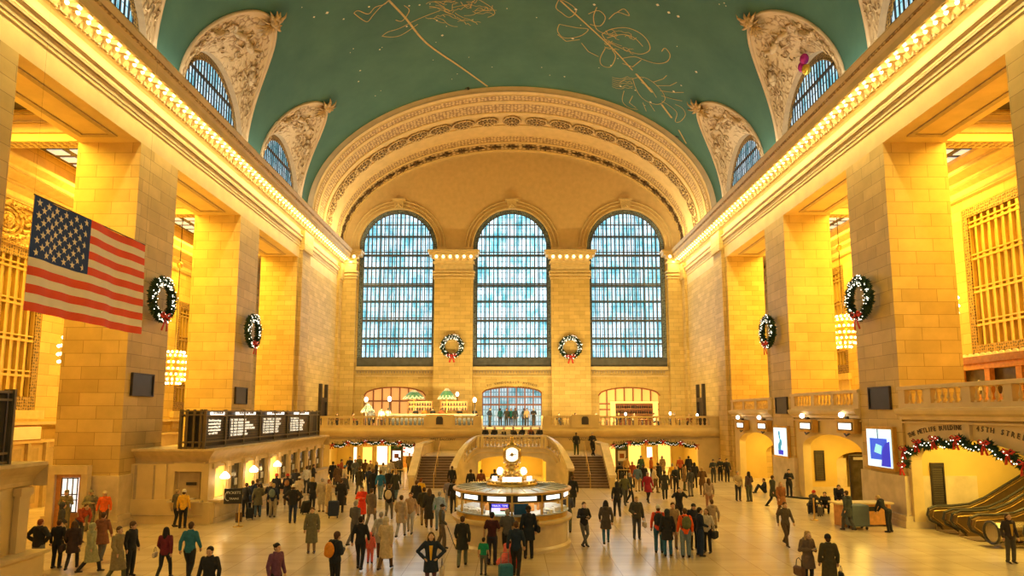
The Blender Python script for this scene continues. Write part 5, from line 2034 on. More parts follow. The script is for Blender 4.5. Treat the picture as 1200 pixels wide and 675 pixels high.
def garland(name, label, anchors, sag, r, bow_s, out, rng):
    t = thing('garland', label, 'garland', tuple(anchors[0]), 0, None)
    o0 = Vector(anchors[0])
    q, lg = MB(), MB()
    A = [Vector(a) - o0 for a in anchors]
    for a, c in zip(A, A[1:]):
        sg = sag if abs(a.z - c.z) < .9 else 0
        pts = [a.lerp(c, i / 10) + Vector((0, 0, -sg * 4 * (i / 10) * (1 - i / 10))) for i in range(11)]
        q.tube(pts, r * .5, 6)
        L = (c - a).length
        n = int(L / .07)
        for i in range(n):
            u = i / n
            p = a.lerp(c, u) + Vector((0, 0, -sg * 4 * u * (1 - u)))
            needles(q, p, (c - a).normalized(), r * .6, 9, rng, .17)
            if i % 2 == 0:
                lg.sph(p + out * (r * 1.1) + Vector((0, 0, rng.uniform(-r, r))), .025, nu=5, nv=4)
    q.build('pine_swag', 'green', t)
    o = lg.build('fairy_lights', 'fairy', t); o['kind'] = 'stuff'
    ax = (A[-1] - A[0]); ax.z = 0; ax.normalize()
    for a in A[:]:
        q = MB(); bow(q, a + out * .15, ax, Vector((0, 0, 1)), out, bow_s)
        q.build('red_bow', 'red', t, smooth=True)
    return t


def arc_anchor(plane, at, c, h, zs, rs, us_):
    out = []
    for u in us_:
        q = (u - c) / h
        z = zs + rs * math.sqrt(max(0, 1 - q * q * .93))
        out.append((at, u, z) if plane == 'x' else (u, at, z))
    return out


rg = random.Random(21)
an = arc_anchor('x', WX - .2, 27.05, 3.75, 3.1, 1.12, [30.55, 29.5, 28.3, 26.9, 25.3, 24.1, 23.4])
garland('g', 'lit pine garland with red bows over the near right arch beside the escalators', [(WX - .2, 30.75, 2.85)] + an, .26, .15, .36, Vector((-1, 0, 0)), rg)
for c, nm in ((-12.1, 'left'), (12.4, 'right')):
    an = arc_anchor('y', 58.1, c, 3.95, 2.2, .62, [c + d_ for d_ in (-3.6, -2.2, -.7, .8, 2.3, 3.7)])
    s_ = 1 if nm == 'left' else -1
    garland('g', 'lit pine garland with red bows over the %s passage arch under the far balcony' % nm, an, .22, .12, .3, Vector((0, -1, 0)), rg)


# chandeliers: rod, small ball, crown and tiers of bulbs
def chandelier(x, y, z, zt, label):
    t = thing('chandelier', label, 'chandelier', (x, y, z), 0, 'gilded bulb chandeliers in the side galleries')
    q = MB(); q.tube([(0, 0, 1.3), (0, 0, zt - z)], .03, 6); q.build('hanging_rod', 'bronze', t)
    q = MB(); q.sph((0, 0, (zt - z) * .45 + 1.2), .2, 1, 1, 1.2, 12, 8); q.build('rod_ball', 'brass', t, smooth=True)
    q = MB()
    q.lathe([(.1, 1.3), (.35, 1.15), (.55, 1.0), (.5, .9), (.85, .75), (.8, .65), (.95, .4), (.9, -.5), (.7, -.9), (.25, -1.15), (.05, -1.3)], n=20)
    q.build('gilded_bowl', 'brass', t, smooth=True)
    tiers = [(1.08, .62, 14), (.82, .88, 18), (.35, 1.05, 22), (-.1, 1.05, 22), (-.5, 1.0, 20), (-.85, .82, 16), (-1.1, .45, 10)]
    for zz, r_, n in tiers[:]:
        q = MB()
        for k in range(n):
            a = 2 * PI * k / n
            q.sph((r_ * cos(a), r_ * sin(a), zz), .085, nu=6, nv=5)
        o = q.build('bulb_ring', 'bulb', t); o['kind'] = 'stuff'
        q = MB(); q.tube([((r_ - .06) * cos(2 * PI * k / 24), (r_ - .06) * sin(2 * PI * k / 24), zz - .1) for k in range(25)], .035, 5)
        q.build('ring_band', 'brass', t)
    return t


for x, y, z, zt, lab in ((-23.7, 36.0, 8.5, 22, 'glowing bulb chandelier peeping past the edge of the first left pier'), (-23.7, 46.0, 8.4, 22, 'glowing bulb chandelier hanging between the first and second left piers'),
                         (23.7, 36.3, 11.2, 22, 'glowing bulb chandelier peeping past the edge of the nearest right pier'), (23.7, 46.6, 11.0, 22, 'glowing bulb chandelier hanging between the nearest and second right piers')):
    chandelier(x, y, z, zt, lab)
    for dz in (-1.9, 1.9):
        point('chandelier_glow', (x * .93, y, z + dz), 420, GOLD, .4)

# ------------------------------------------------------------------ the flag
FX, FY0, FY1, FZ0, FZ1 = -16.0, 21.3, 28.0, 8.6, 12.5
t = thing('flag', 'large stars and stripes flag hanging in front of the first left pier', 'flag', (FX, (FY0 + FY1) / 2, FZ0))
LF, HF = FY1 - FY0, FZ1 - FZ0


def fw(y, z):
    """gentle folds in the cloth"""
    v = z / HF
    return .06 * sin(y * 2.1 + v * 1.5) + .035 * sin(y * 5.0 - v * 2) * (1.2 - v) - .03 * cos(y * 1.1)


def fpatch(mb, y0, y1, z0, z1, off=0.0):
    n = max(2, int((y1 - y0) / .15)); m = max(2, int((z1 - z0) / .12))
    mb.grid(lambda u, v: (fw(u, v) + off, u - LF / 2, v - .0), [y0 + (y1 - y0) * i / n for i in range(n + 1)], [z0 + (z1 - z0) * j / m for j in range(m + 1)])


cloth = MB(); fpatch(cloth, 0, LF, 0, HF)
M['flag_white'] = plain('flag_white_cloth', (.95, .86, .72), .8, 0, .03)
M['flag_red'] = plain('flag_red_cloth', (.88, .10, .03), .8, 0, .05)
M['flag_blue'] = plain('flag_blue_cloth', (.02, .06, .26), .8, 0, .1)
fc = cloth.build('white_cloth', 'flag_white', t, smooth=True)
UL, UH = LF * .43, HF * 7 / 13
for k in range(0, 13, 2):
    z1 = HF * (13 - k) / 13; z0 = z1 - HF / 13
    y0 = UL if z0 > HF - UH - .01 else 0
    for sg in (1, -1):
        q = MB(); fpatch(q, y0, LF, z0, z1, .008 * sg)
        if sg > 0:
            mesh_keep = q
        else:
            mesh_keep.add(q.v, q.f)
    mesh_keep.build('red_stripe', 'flag_red', t, smooth=True)
q = MB(); fpatch(q, 0, UL, HF - UH, HF, .012)
q2 = MB(); fpatch(q2, 0, UL, HF - UH, HF, -.012); q.add(q2.v, q2.f)
q.build('blue_canton', 'flag_blue', t, smooth=True)
q = MB()
for i in range(9):
    n = 6 if i % 2 == 0 else 5
    for j in range(n):
        y = UL * ((2 * j + 1 + (i % 2)) / 12.0); z = HF - UH * (i + .9) / 9.8
        for off in (.022, -.022):
            c = len(q.v); pts = [(fw(y, z) + off, y - LF / 2, z)]
            for k in range(10):
                a = PI / 2 + 2 * PI * k / 10 + .12
                r_ = (.15 if k % 2 == 0 else .06)
                pts.append((fw(y, z) + off, y - LF / 2 + r_ * cos(a), z + r_ * sin(a)))
            q.add(pts, [(0, 1 + k, 1 + (k + 1) % 10) for k in range(10)])
q.build('white_stars', 'flag_white', t)
q = MB()
q.tube([(0, -LF / 2, HF + .02), (0, LF / 2, HF + .02)], .025, 6); q.build('top_batten', 'bronze', t)
q = MB()
for y in (-LF / 2, LF / 2):
    q.tube([(0, y, HF), (0, y, 21.5)], .003, 4)
q.build('hanging_wire', 'bronze', t)

# small dark spotlights on the rim of the arch
for k, (x, z) in enumerate(((-4.3, 34.75), (15.2, 30.0))):
    t = thing('rim_spotlight', ['pair of small dark spotlights on the crown rim of the great arch', 'small dark spotlight on the right shoulder rim of the great arch'][k], 'spotlight', (x, YA - .25, z))
    q = MB(); q.tube([(-.3, 0, .2), (-.05, -.2, .05)], .14, 10); q.tube([(.05, 0, 0), (.35, -.2, -.12)], .14, 10); q.build('lamp_can', 'black', t)
    q = MB(); q.tube([(-.1, .2, .0), (0, 0, .1), (.1, .2, 0)], .04, 6); q.build('bracket', 'bronze', t)
# magenta balloon caught on the right lunette frame
t = thing('balloon_bunch', 'magenta and gold balloons caught at the top of a right lunette window', 'balloon', (18.0, 38.2, 26.9))
for k, (dy, dz, m_) in enumerate(((0, 0, 'mag'), (.3, -.35, 'mag'), (-.2, -.8, 'gil'))):
    if k == 0:
        M['mag'] = plain('magenta_foil', (.45, .02, .25), .25, .3); M['gil'] = plain('gold_foil', (.7, .45, .05), .25, .5)
    q = MB(); q.sph((0, dy, dz), .3, .9, .9, 1.15, 12, 9); q.build('balloon', m_, t, smooth=True)
q = MB(); q.tube([(0, 0, -.3), (.1, .1, -1.3), (0, -.1, -2.0)], .015, 4); q.build('ribbon', 'gil', t)

# ================================================================== INFORMATION BOOTH
BC = (0.0, 27.5)
t = thing('information_booth', 'round marble and brass information booth in the middle of the floor', 'booth', (BC[0], BC[1], 0))
RB = 2.28
q = MB(); q.lathe([(RB + .1, 0), (RB + .1, .12), (RB, .2), (RB, 1.02)], n=64, cap=False); q.build('marble_base', 'marble', t, smooth=False)
q = MB(); q.lathe([(RB - .1, 1.0), (RB + .12, 1.02), (RB + .16, 1.1), (RB + .16, 1.16), (RB - .1, 1.2)], n=64, cap=True); q.build('counter_rim', 'smooth', t, smooth=False)
q = MB(); q.lathe([(RB - .02, 1.19), (RB - .02, 1.36), (RB - .12, 1.36), (RB - .12, 1.19)], n=64, cap=False); q.build('brass_band', 'brass', t)
q = MB(); q.lathe([(RB - .5, 1.38), (RB + .02, 1.38), (RB + .02, 1.42), (RB - .5, 1.42)], n=64, cap=True); q.build('inner_shelf', plain('grey_counter', (.5, .55, .62), .4), t)
# frames of the glass band
NP = 12
fr = None
for k in range(NP):
    a0 = -PI / 2 + 2 * PI * k / NP
    q = MB()
    for aa in (a0 - .01, a0 + .03):
        q.box(-.03, .03, -.03, .03, 0, .84)
    if fr is None:
        q = MB(); q.box(-.035, .035, -.035, .035, 0, .86); fr = q.build('glazing_post', 'brass', t); fm = fr.data; o = fr
    else:
        o = bpy.data.objects.new('glazing_post', fm); COL.objects.link(o); o.parent = t
    o.location = ((RB - .02) * cos(a0), (RB - .02) * sin(a0), 1.38); o.rotation_euler = (0, 0, a0)
q = MB()
q.lathe([(RB - .02, 1.86), (RB + .01, 1.86), (RB + .01, 1.9), (RB - .02, 1.9)], n=48, cap=False)
q.build('brass_transom', 'brass', t)
q = MB(); q.lathe([(RB - .03, 1.9), (RB - .03, 2.16)], n=48, cap=False); q.build('dark_fascia', 'black', t)
sg_me = None
for k in range(NP):
    a = -PI / 2 + 2 * PI * (k + .5) / NP
    if sg_me is None:
        q = MB(); q.box(-.36, .36, -.02, .02, -.075, .075); o = q.build('lit_sign', 'signwhite', t); sg_me = o.data
    else:
        o = bpy.data.objects.new('lit_sign', sg_me); COL.objects.link(o); o.parent = t
    o.location = ((RB - .04) * cos(a), (RB - .04) * sin(a), 2.03); o.rotation_euler = (0, 0, a + PI / 2)
q = MB(); q.lathe([(RB - .1, 2.16), (RB + .1, 2.16), (RB + .14, 2.2), (RB + .14, 2.25), (RB - .05, 2.27)], n=64, cap=False); q.build('brass_cornice', 'brass', t)
q = MB(); q.lathe([(RB + .1, 2.25), (1.6, 2.32), (.2, 2.34)], n=64, cap=True); q.build('roof', plain('pale_grey_roof', (.66, .74, .86), .22, 0, .05), t)
q = MB()
for k in range(28):
    a = 2 * PI * k / 28
    q.tube([(1.0 * cos(a), 1.0 * sin(a), 2.35), (2.3 * cos(a), 2.3 * sin(a), 2.285)], .012, 4)
q.build('roof_ribs', 'steel', t)
# staff-side screens and brochure racks seen through the glass
q = MB(); q.box(-.86, -.08, -2.0, -1.9, 1.42, 2.0); sc_ = q.build('departure_screen', 'black', t)
M['vio'] = emit('screen_violet', (.06, .05, .75), .9); M['ora'] = emit('screen_orange', (1.0, .35, .25), 1.0); M['lil'] = emit('screen_lilac', (.75, .7, 1.0), 1.0); M['mint'] = emit('screen_mint', (.75, 1.0, .8), 1.0)
q = MB(); q.box(-.78, -.14, -2.03, -2.0, 1.68, 1.82)
q.mat(1).box(-.45, -.14, -2.03, -2.0, 1.6, 1.67); q.mat(2).box(-.78, -.45, -2.03, -2.0, 1.54, 1.67); q.mat(3).box(-.78, -.14, -2.03, -2.0, 1.44, 1.54)
q.build('screen_rows', ['vio', 'ora', 'lil', 'mint'], sc_)
text('screen_lettering', 'TRACK  TIME', 'letter', .1, (-.46, -2.04, 1.75), (PI / 2, 0, 0), sc_)
q = MB(); q.box(.08, .62, -2.0, -1.92, 1.42, 2.0); q.build('second_screen', plain('dim_blue_screen', (.02, .09, .16), .2), t)
q = MB(); rg = random.Random(2)
for k in range(34):
    a = rg.uniform(-.95, -.15) if k % 2 else rg.uniform(-2.95, -2.15)
    r_ = rg.uniform(1.75, 2.12)
    q.rbox((r_ * cos(a), r_ * sin(a), 1.46 + rg.uniform(0, .03)), .16, .22, .07 + rg.uniform(0, .1), rg.uniform(0, 3))
o = q.build('brochure_piles', 'white', t); o['kind'] = 'stuff'
q = MB()
for k in range(10):
    a = 2 * PI * k / 10 + .2
    q.rbox((1.25 * cos(a), 1.25 * sin(a), 1.75), .08, .55, .7, a)
o = q.build('inner_cabinets', 'lightwood', t)
q = MB()
q.lathe([(.9, 1.2), (.9, 2.2)], n=24); q.build('inner_core', 'kiosk_glow', t)
for a in (-2.2, -.9, .6, 2.4):
    point('booth_light', (1.55 * cos(a) + BC[0], 1.55 * sin(a) + BC[1], 2.05), 26, (1, .85, .6), .08)
# kiosk top with lettering ring, lamps and clock
q = MB(); q.lathe([(1.0, 2.3), (1.04, 2.34), (1.04, 2.42), (.96, 2.5), (.92, 2.52), (.2, 2.54)], n=40); q.build('brass_platform', 'brass', t)
q = MB()
for k in range(28):
    a = 2 * PI * k / 28
    q.sph((1.0 * cos(a), 1.0 * sin(a), 2.5), .05, nu=6, nv=4)
q.build('platform_beading', 'brass', t)
for k, a in enumerate((-PI / 2, -PI / 2 + .95, -PI / 2 - .95, PI / 2)):
    q = MB(); q.box(-.38 if k in (0, 3) else -.14, .38 if k in (0, 3) else .14, -.03, .03, -.09, .09)
    o = q.build('lit_name_panel', 'signwhite', t); o.location = (.86 * cos(a), .86 * sin(a), 2.62); o.rotation_euler = (0, 0, a + PI / 2)
    if k in (0, 3):
        text('lettering', 'information', 'inscription', .15, (0, -.045, 0), (PI / 2, 0, 0), o)
q = MB(); q.lathe([(.62, 2.52), (.5, 2.6), (.34, 2.72), (.26, 2.8), (.36, 2.88), (.3, 2.95), (.22, 3.0), (.3, 3.08), (.2, 3.14)], n=24); q.build('kiosk_pedestal', 'brass', t, smooth=True)
q = MB()
for k in range(8):
    a = 2 * PI * k / 8
    q.tube([(.6 * cos(a), .6 * sin(a), 2.52), (.7 * cos(a), .7 * sin(a), 2.62), (.5 * cos(a), .5 * sin(a), 2.78), (.38 * cos(a), .38 * sin(a), 2.7), (.42 * cos(a), .42 * sin(a), 2.9)], .04, 6)
q.build('scroll_brackets', 'brass', t, smooth=True)
for k, (x, y) in enumerate(((-.5, -.35), (.48, -.35), (-.5, .35), (.48, .35))):
    q = MB(); q.sph((x, y, 2.88), .12, nu=14, nv=10); q.build('lamp_globe', 'globe', t, smooth=True)
    q = MB(); q.tube([(x * .8, y * .8, 2.55), (x, y, 2.62), (x, y, 2.78)], .03, 6); q.build('lamp_arm', 'brass', t)
# the four-faced clock
ck = thing('ball_clock', 'round four faced brass ball clock crowning the information booth', 'clock', (BC[0], BC[1], 3.14))
q = MB(); q.sph((0, 0, .42), .34, nu=24, nv=16); q.lathe([(.22, 0), (.26, .06), (.16, .12)], n=20); q.build('brass_body', 'brass', ck, smooth=True)
for k in range(4):
    a = -PI / 2 + PI / 2 * k
    q = MB(); q.tube([(0, 0, 0), (0, 0, .06)], .30, 28)
    o = q.build('clock_face', emit('opal_face_%d' % k, (1, .92, .72), 1.25), ck)
    o.location = (.27 * cos(a), .27 * sin(a), .42); o.rotation_euler = (PI / 2, 0, a + PI / 2)
    q = MB(); q.tube([(.33 * cos(x), .33 * sin(x), .04) for x in [2 * PI * i / 28 for i in range(29)]], .05, 7); q.build('bezel', 'brass', o)
    q = MB()
    q.rbox((.07, .0, .075), .2, .022, .01, .1); q.rbox((-.05, -.02, .075), .14, .026, .01, .35)
    q.build('hands', 'black', o)
    q = MB()
    for i in range(12):
        x = 2 * PI * i / 12
        q.rbox((.24 * cos(x), .24 * sin(x), .066), .05, .014, .006, x)
    q.build('hour_marks', 'bronze', o)
for k in range(4):
    a = -PI / 4 + PI / 2 * k
    q = MB(); q.tube([(.33 * cos(a), .33 * sin(a), .1), (.44 * cos(a), .44 * sin(a), .42), (.33 * cos(a), .33 * sin(a), .76)], [.05, .07, .05], 8); q.build('corner_scroll', 'brass', ck, smooth=True)
q = MB(); q.lathe([(.24, .74), (.18, .84), (.1, .88), (.07, .92), (.09, .97), (.05, 1.02), (.09, 1.06), (.06, 1.12), (.01, 1.18)], n=16); q.build('acorn_finial', 'brass', ck, smooth=True)

# desk and barriers by the right arches
t = thing('help_desk', 'orange wooden desk with a pale top beside the nearest right pier', 'desk', (16.7, 31.75, 0), .08)
q = MB(); q.box(-1.3, .9, -.35, .35, .08, 1.0); q.box(-1.35, -1.2, -.4, .4, 0, 1.02); q.box(.8, .95, -.4, .4, 0, 1.02); q.build('desk_body', 'lightwood', t)
q = MB(); q.box(-1.6, 1.1, -.45, .45, 1.02, 1.09); q.build('desk_top', 'trim', t)
q = MB(); q.box(-.1, .3, -.37, -.35, .7, .9); q.build('label_plate', 'black', t)
for k, (x, y) in enumerate(((14.2, 35.2), (14.9, 33.2))):
    t = thing('queue_post', ['brass queue post beside the seated travellers, the further of two', 'brass queue post next to the wooden desk, the nearer of two'][k], 'queue post', (x, y, 0))
    q = MB(); q.lathe([(.17, 0), (.17, .03), (.04, .06), (.035, .98), (.05, 1.0), (.05, 1.05), (.0, 1.08)], n=12); q.build('post', 'brass', t)
    if k == 0:
        q = MB(); q.tube([(0, 0, .92), (.85, -.65, .88), (1.7, -1.3, .92)], .035, 5, squash=1.4); q.build('belt', 'black', t)
t = thing('rolling_bin', 'grey blue rolling cage in front of the wooden desk', 'cart', (15.75, 30.75, 0))
q = MB(); q.rbox((0, 0, .62), .8, .6, .95, .1, .04); q.build('bin_body', plain('blue_grey_canvas', (.10, .13, .15), .7), t)
for sx in (-.3, .3):
    for sy in (-.22, .22):
        q = MB(); q.tube([(sx - .03, sy, .07), (sx + .03, sy, .07)], .07, 10); q.build('wheel', 'rubber', t)
# sign held by the traveller at the ticket office
t = thing('advert_board', 'dark lettered advertising board standing by the corner of the ticket office', 'sign', (-13.0, 31.3, 0), .15)
q = MB(); q.box(-.4, .4, -.03, .03, 1.05, 1.75); q.build('panel', 'black', t)
q = MB(); q.tube([(.3, 0, 0), (.3, 0, 1.1)], .03, 6); q.box(.1, .5, -.15, .15, 0, .03); q.build('stand', 'brass', t)
text('lettering', 'TICKETS', 'white', .17, (.02, -.04, 1.55), (PI / 2, 0, 0), t)
text('lettering', 'TRAINS', 'white', .13, (.05, -.04, 1.28), (PI / 2, 0, 0), t)
q = MB(); q.tube([(-.22 + .13 * cos(a), -.045, 1.4 + .2 * sin(a)) for a in [PI * .4 + PI * 1.2 * i / 12 for i in range(13)]], .018, 5); q.build('white_curve', 'white', t)
# ================================================================== PEOPLE
REM = {}


def rem(mb, vox, smooth_it=2, dec=None):
    """one continuous skin from overlapping limbs"""
    me = bpy.data.meshes.new('tmp'); me.from_pydata(mb.v, [], mb.f)
    o = bpy.data.objects.new('tmp', me); COL.objects.link(o)
    m = o.modifiers.new('r', 'REMESH'); m.mode = 'VOXEL'; m.voxel_size = vox
    if smooth_it:
        s_ = o.modifiers.new('s', 'SMOOTH'); s_.iterations = smooth_it; s_.factor = .5
    if dec:
        d_ = o.modifiers.new('d', 'DECIMATE'); d_.ratio = dec
    bpy.context.view_layer.update()
    dg = bpy.context.evaluated_depsgraph_get()
    out = bpy.data.meshes.new_from_object(o.evaluated_get(dg))
    bpy.data.objects.remove(o); bpy.data.meshes.remove(me)
    out.polygons.foreach_set('use_smooth', [True] * len(out.polygons))
    return out


def V(*a):
    return Vector(a)


# joints for a 1.75 m adult facing -Y: shoulders, elbows, wrists, hips, knees, ankles
def pose(kind):
    P = dict(lean=0.0, hipz=.94, hips=V(0, 0, 0), head=V(0, -.03, 0), chest=V(0, 0, 0))
    hx, sx = .095, .172
    legs = {-1: (V(-hx, 0, .92), V(-.105, -.02, .50), V(-.11, .02, .075)), 1: (V(hx, 0, .92), V(.105, -.02, .50), V(.11, .02, .075))}
    arms = {-1: (V(-sx, .01, 1.44), V(-.25, .03, 1.16), V(-.27, -.06, .92)), 1: (V(sx, .01, 1.44), V(.25, .03, 1.16), V(.27, -.06, .92))}
    hd = {-1: V(0, -.15, -1), 1: V(0, -.15, -1)}
    if kind == 'pockets':
        arms = {s: (V(s * sx, .01, 1.44), V(s * .30, .08, 1.17), V(s * .19, -.09, 1.0)) for s in (-1, 1)}
        hd = {s: V(-s * .5, -.2, -.8) for s in (-1, 1)}
    elif kind == 'walk':
        legs = {-1: (V(-hx, 0, .91), V(-.10, -.22, .52), V(-.10, -.30, .09)), 1: (V(hx, 0, .91), V(.10, .04, .49), V(.10, .36, .14))}
        arms = {-1: (V(-sx, .01, 1.43), V(-.25, .13, 1.17), V(-.25, .12, .92)), 1: (V(sx, .01, 1.43), V(.25, -.05, 1.16), V(.23, -.25, .98))}
    elif kind == 'walk2':
        legs = {1: (V(hx, 0, .91), V(.10, -.17, .50), V(.10, -.2, .08)), -1: (V(-hx, 0, .91), V(-.10, .02, .49), V(-.10, .26, .12))}
        arms = {1: (V(sx, .01, 1.43), V(.25, .1, 1.17), V(.26, .1, .93)), -1: (V(-sx, .01, 1.43), V(-.25, -.03, 1.16), V(-.24, -.2, .96))}
    elif kind == 'phone':
        arms = {-1: (V(-sx, .01, 1.44), V(-.27, .02, 1.17), V(-.07, -.27, 1.22)), 1: (V(sx, .01, 1.44), V(.27, .02, 1.17), V(.09, -.25, 1.18))}
        hd = {-1: V(.6, -.6, .3), 1: V(-.6, -.6, .3)}
        P['head'] = V(0, -.07, -.015)
    elif kind == 'folded':
        arms = {-1: (V(-sx, .01, 1.44), V(-.28, -.02, 1.18), V(.05, -.21, 1.2)), 1: (V(sx, .01, 1.44), V(.28, -.02, 1.18), V(-.03, -.23, 1.17))}
        hd = {-1: V(1, 0, .1), 1: V(-1, 0, 0)}
    elif kind == 'photo':
        arms = {-1: (V(-sx, .01, 1.45), V(-.33, -.12, 1.33), V(-.1, -.3, 1.58)), 1: (V(sx, .01, 1.45), V(.33, -.12, 1.33), V(.1, -.3, 1.58))}
        hd = {-1: V(.3, -.3, 1), 1: V(-.3, -.3, 1)}
    elif kind == 'carry':
        arms[1] = (V(sx, .01, 1.44), V(.26, .05, 1.16), V(.28, .02, .9))
        arms[-1] = (V(-sx, .01, 1.44), V(-.27, .0, 1.18), V(-.16, -.24, 1.08)); hd[-1] = V(.3, -1, .2)
    elif kind == 'hips':
        arms = {s: (V(s * sx, .01, 1.44), V(s * .40, .06, 1.2), V(s * .2, -.06, 1.02)) for s in (-1, 1)}
        hd = {s: V(-s * .6, -.5, -.4) for s in (-1, 1)}
    elif kind == 'lean':
        legs = {-1: (V(-hx, 0, .92), V(-.04, -.03, .50), V(.12, .0, .075)), 1: (V(hx, 0, .92), V(.12, -.1, .50), V(-.04, .06, .075))}
        arms = {-1: (V(-sx, .01, 1.44), V(-.29, -.04, 1.18), V(-.02, -.25, 1.2)), 1: (V(sx, .01, 1.44), V(.28, .0, 1.17), V(.08, -.24, 1.12))}
        hd = {-1: V(1, -.3, 0), 1: V(-1, -.3, 0)}
    elif kind == 'point':
        arms[1] = (V(sx, .01, 1.44), V(.3, -.2, 1.36), V(.34, -.46, 1.4)); hd[1] = V(0, -1, .1)
    elif kind == 'bent':
        for s in (-1, 1):
            arms[s] = (V(s * sx, -.30, 1.33), V(s * .2, -.42, 1.06), V(s * .1, -.5, .86)); hd[s] = V(0, -.4, -.9)
        P['chest'] = V(0, -.30, -.11); P['head'] = V(0, -.14, -.08)
    elif kind == 'sit':          # on the floor, knees up
        dz = -.80
        legs = {s: (V(s * hx, 0, .92 + dz), V(s * .13, -.38, .52), V(s * .12, -.62, .075)) for s in (-1, 1)}
        arms = {s: (V(s * sx, .01, 1.44 + dz), V(s * .25, -.16, 1.2 + dz), V(s * .13, -.38, 1.22 + dz)) for s in (-1, 1)}
        hd = {s: V(-s * .3, -.8, -.2) for s in (-1, 1)}
        P['chest'] = V(0, 0, dz); P['hips'] = V(0, 0, dz); P['head'] = V(0, -.06, 0)
    elif kind == 'crouch':
        dz = -.55
        legs = {s: (V(s * hx, .05, .92 + dz), V(s * .16, -.36, .50), V(s * .12, -.08, .09)) for s in (-1, 1)}
        arms = {s: (V(s * sx, -.17, 1.40 + dz), V(s * .25, -.36, 1.2 + dz), V(s * .1, -.52, 1.08 + dz)) for s in (-1, 1)}
        P['chest'] = V(0, -.18, dz - .04); P['hips'] = V(0, .05, dz); P['head'] = V(0, -.1, -.02)
    elif kind == 'seat':         # on a step or chair 0.42 high
        dz = -.44
        legs = {s: (V(s * hx, 0, .92 + dz), V(s * .12, -.42, .50), V(s * .12, -.42, .075)) for s in (-1, 1)}
        arms = {s: (V(s * sx, .01, 1.44 + dz), V(s * .25, -.1, 1.18 + dz), V(s * .12, -.34, 1.1 + dz)) for s in (-1, 1)}
        hd = {s: V(-s * .3, -.8, -.2) for s in (-1, 1)}
        P['chest'] = V(0, 0, dz); P['hips'] = V(0, 0, dz)
    elif kind == 'cane':
        legs = {-1: (V(-hx, 0, .91), V(-.10, -.12, .50), V(-.10, -.12, .08)), 1: (V(hx, 0, .91), V(.10, .04, .49), V(.11, .2, .1))}
        arms[-1] = (V(-sx, .01, 1.43), V(-.28, -.02, 1.17), V(-.32, -.22, 1.0)); hd[-1] = V(0, -.4, -.9)
    elif kind == 'salute':
        arms = {-1: (V(-sx, .01, 1.44), V(-.26, -.02, 1.17), V(-.02, -.24, 1.1)), 1: (V(sx, .01, 1.44), V(.26, -.02, 1.17), V(.1, -.26, 1.28))}
        hd = {-1: V(1, -.2, 0), 1: V(-.6, -.4, .3)}
    P.update(legs=legs, arms=arms, hd=hd)
    return P


def limb(mb, pts, rs, n=8):
    """tapering tube through joints with a swell between them"""
    mb.tube(pts, rs, n)
    for p, r_ in zip(pts, rs):
        mb.sph(p, r_ * .98, nu=8, nv=6)


def trunk(mb, P, k=1.0, fat=0.0, bust=0):
    c, h = P['chest'], P['hips']
    lv = [(.84, .12, .10, h), (.92, .165, .115, h), (1.0, .155, .105, h * .9 + c * .1), (1.08, .135, .095, h * .5 + c * .5), (1.2, .15, .105, h * .15 + c * .85), (1.32, .175, .115, c), (1.42, .185, .10, c), (1.475, .12, .075, c), (1.5, .065, .06, c)]
    vs = []
    n = 16
    for z, a, b_, o in lv:
        for i in range(n):
            t_ = 2 * PI * i / n
            vs.append((o.x + (a * k + fat) * cos(t_), o.y + (b_ * k + fat) * sin(t_) + .0, o.z + z))
    fs = []
    for j in range(len(lv) - 1):
        for i in range(n):
            q = (i + 1) % n
            fs.append((j * n + i, j * n + q, (j + 1) * n + q, (j + 1) * n + i))
    fs.append(tuple(range(n))[::-1]); fs.append(tuple(range(len(vs) - n, len(vs))))
    mb.add(vs, fs)
    if bust:
        for s in (-1, 1):
            mb.sph(c + V(s * .075, -.09, 1.3), .065 + fat * .3)


def hand(mb, w, d, s, curl=.35):
    d = d.normalized()
    side = V(s, 0, 0) if abs(d.x) < .8 else V(0, -1, 0)
    pn = d.cross(side).normalized()        # palm normal
    side = pn.cross(d).normalized()
    if pn.x * s > 0 and abs(d.z) > .5:
        pn = -pn
    # palm
    mb.tube([w - d * .02, w + d * .03, w + d * .085], [.026, .035, .036], 8, squash=.5)
    L = [.068, .078, .072, .056]
    for i, l in enumerate(L):
        o = side * (-.030 + .020 * i)
        a = w + d * .08 + o
        b_ = a + d * l * .55 + pn * l * curl * .25
        c_ = b_ + d * l * .45 * (1 - curl * .5) + pn * l * curl * .6
        mb.tube([a, b_, c_], [.0105, .0098, .008], 6)
    a = w + d * .025 - side * .03
    mb.tube([a, a - side * .025 + d * .028 + pn * .01, a - side * .03 + d * .058 + pn * .018], [.013, .0115, .009], 6)


def foot(mb, an, dirv, big=0.0):
    f = dirv
    mb.tube([an + V(0, 0, .02) - f * .04, an - V(0, 0, .03) - f * .05], [.04 + big, .042 + big], 8)
    pts = [an + V(0, 0, -.03) - f * .075, an + V(0, 0, -.025), an + V(0, 0, -.035) + f * .09, an + V(0, 0, -.045) + f * .17]
    mb.tube(pts, [.036 + big, .045 + big, .044 + big, .03 + big], 8, squash=.72)
    mb.tube([p + V(0, 0, -.012) for p in pts], [.032 + big, .038 + big, .04 + big, .028 + big], 8, squash=.5)


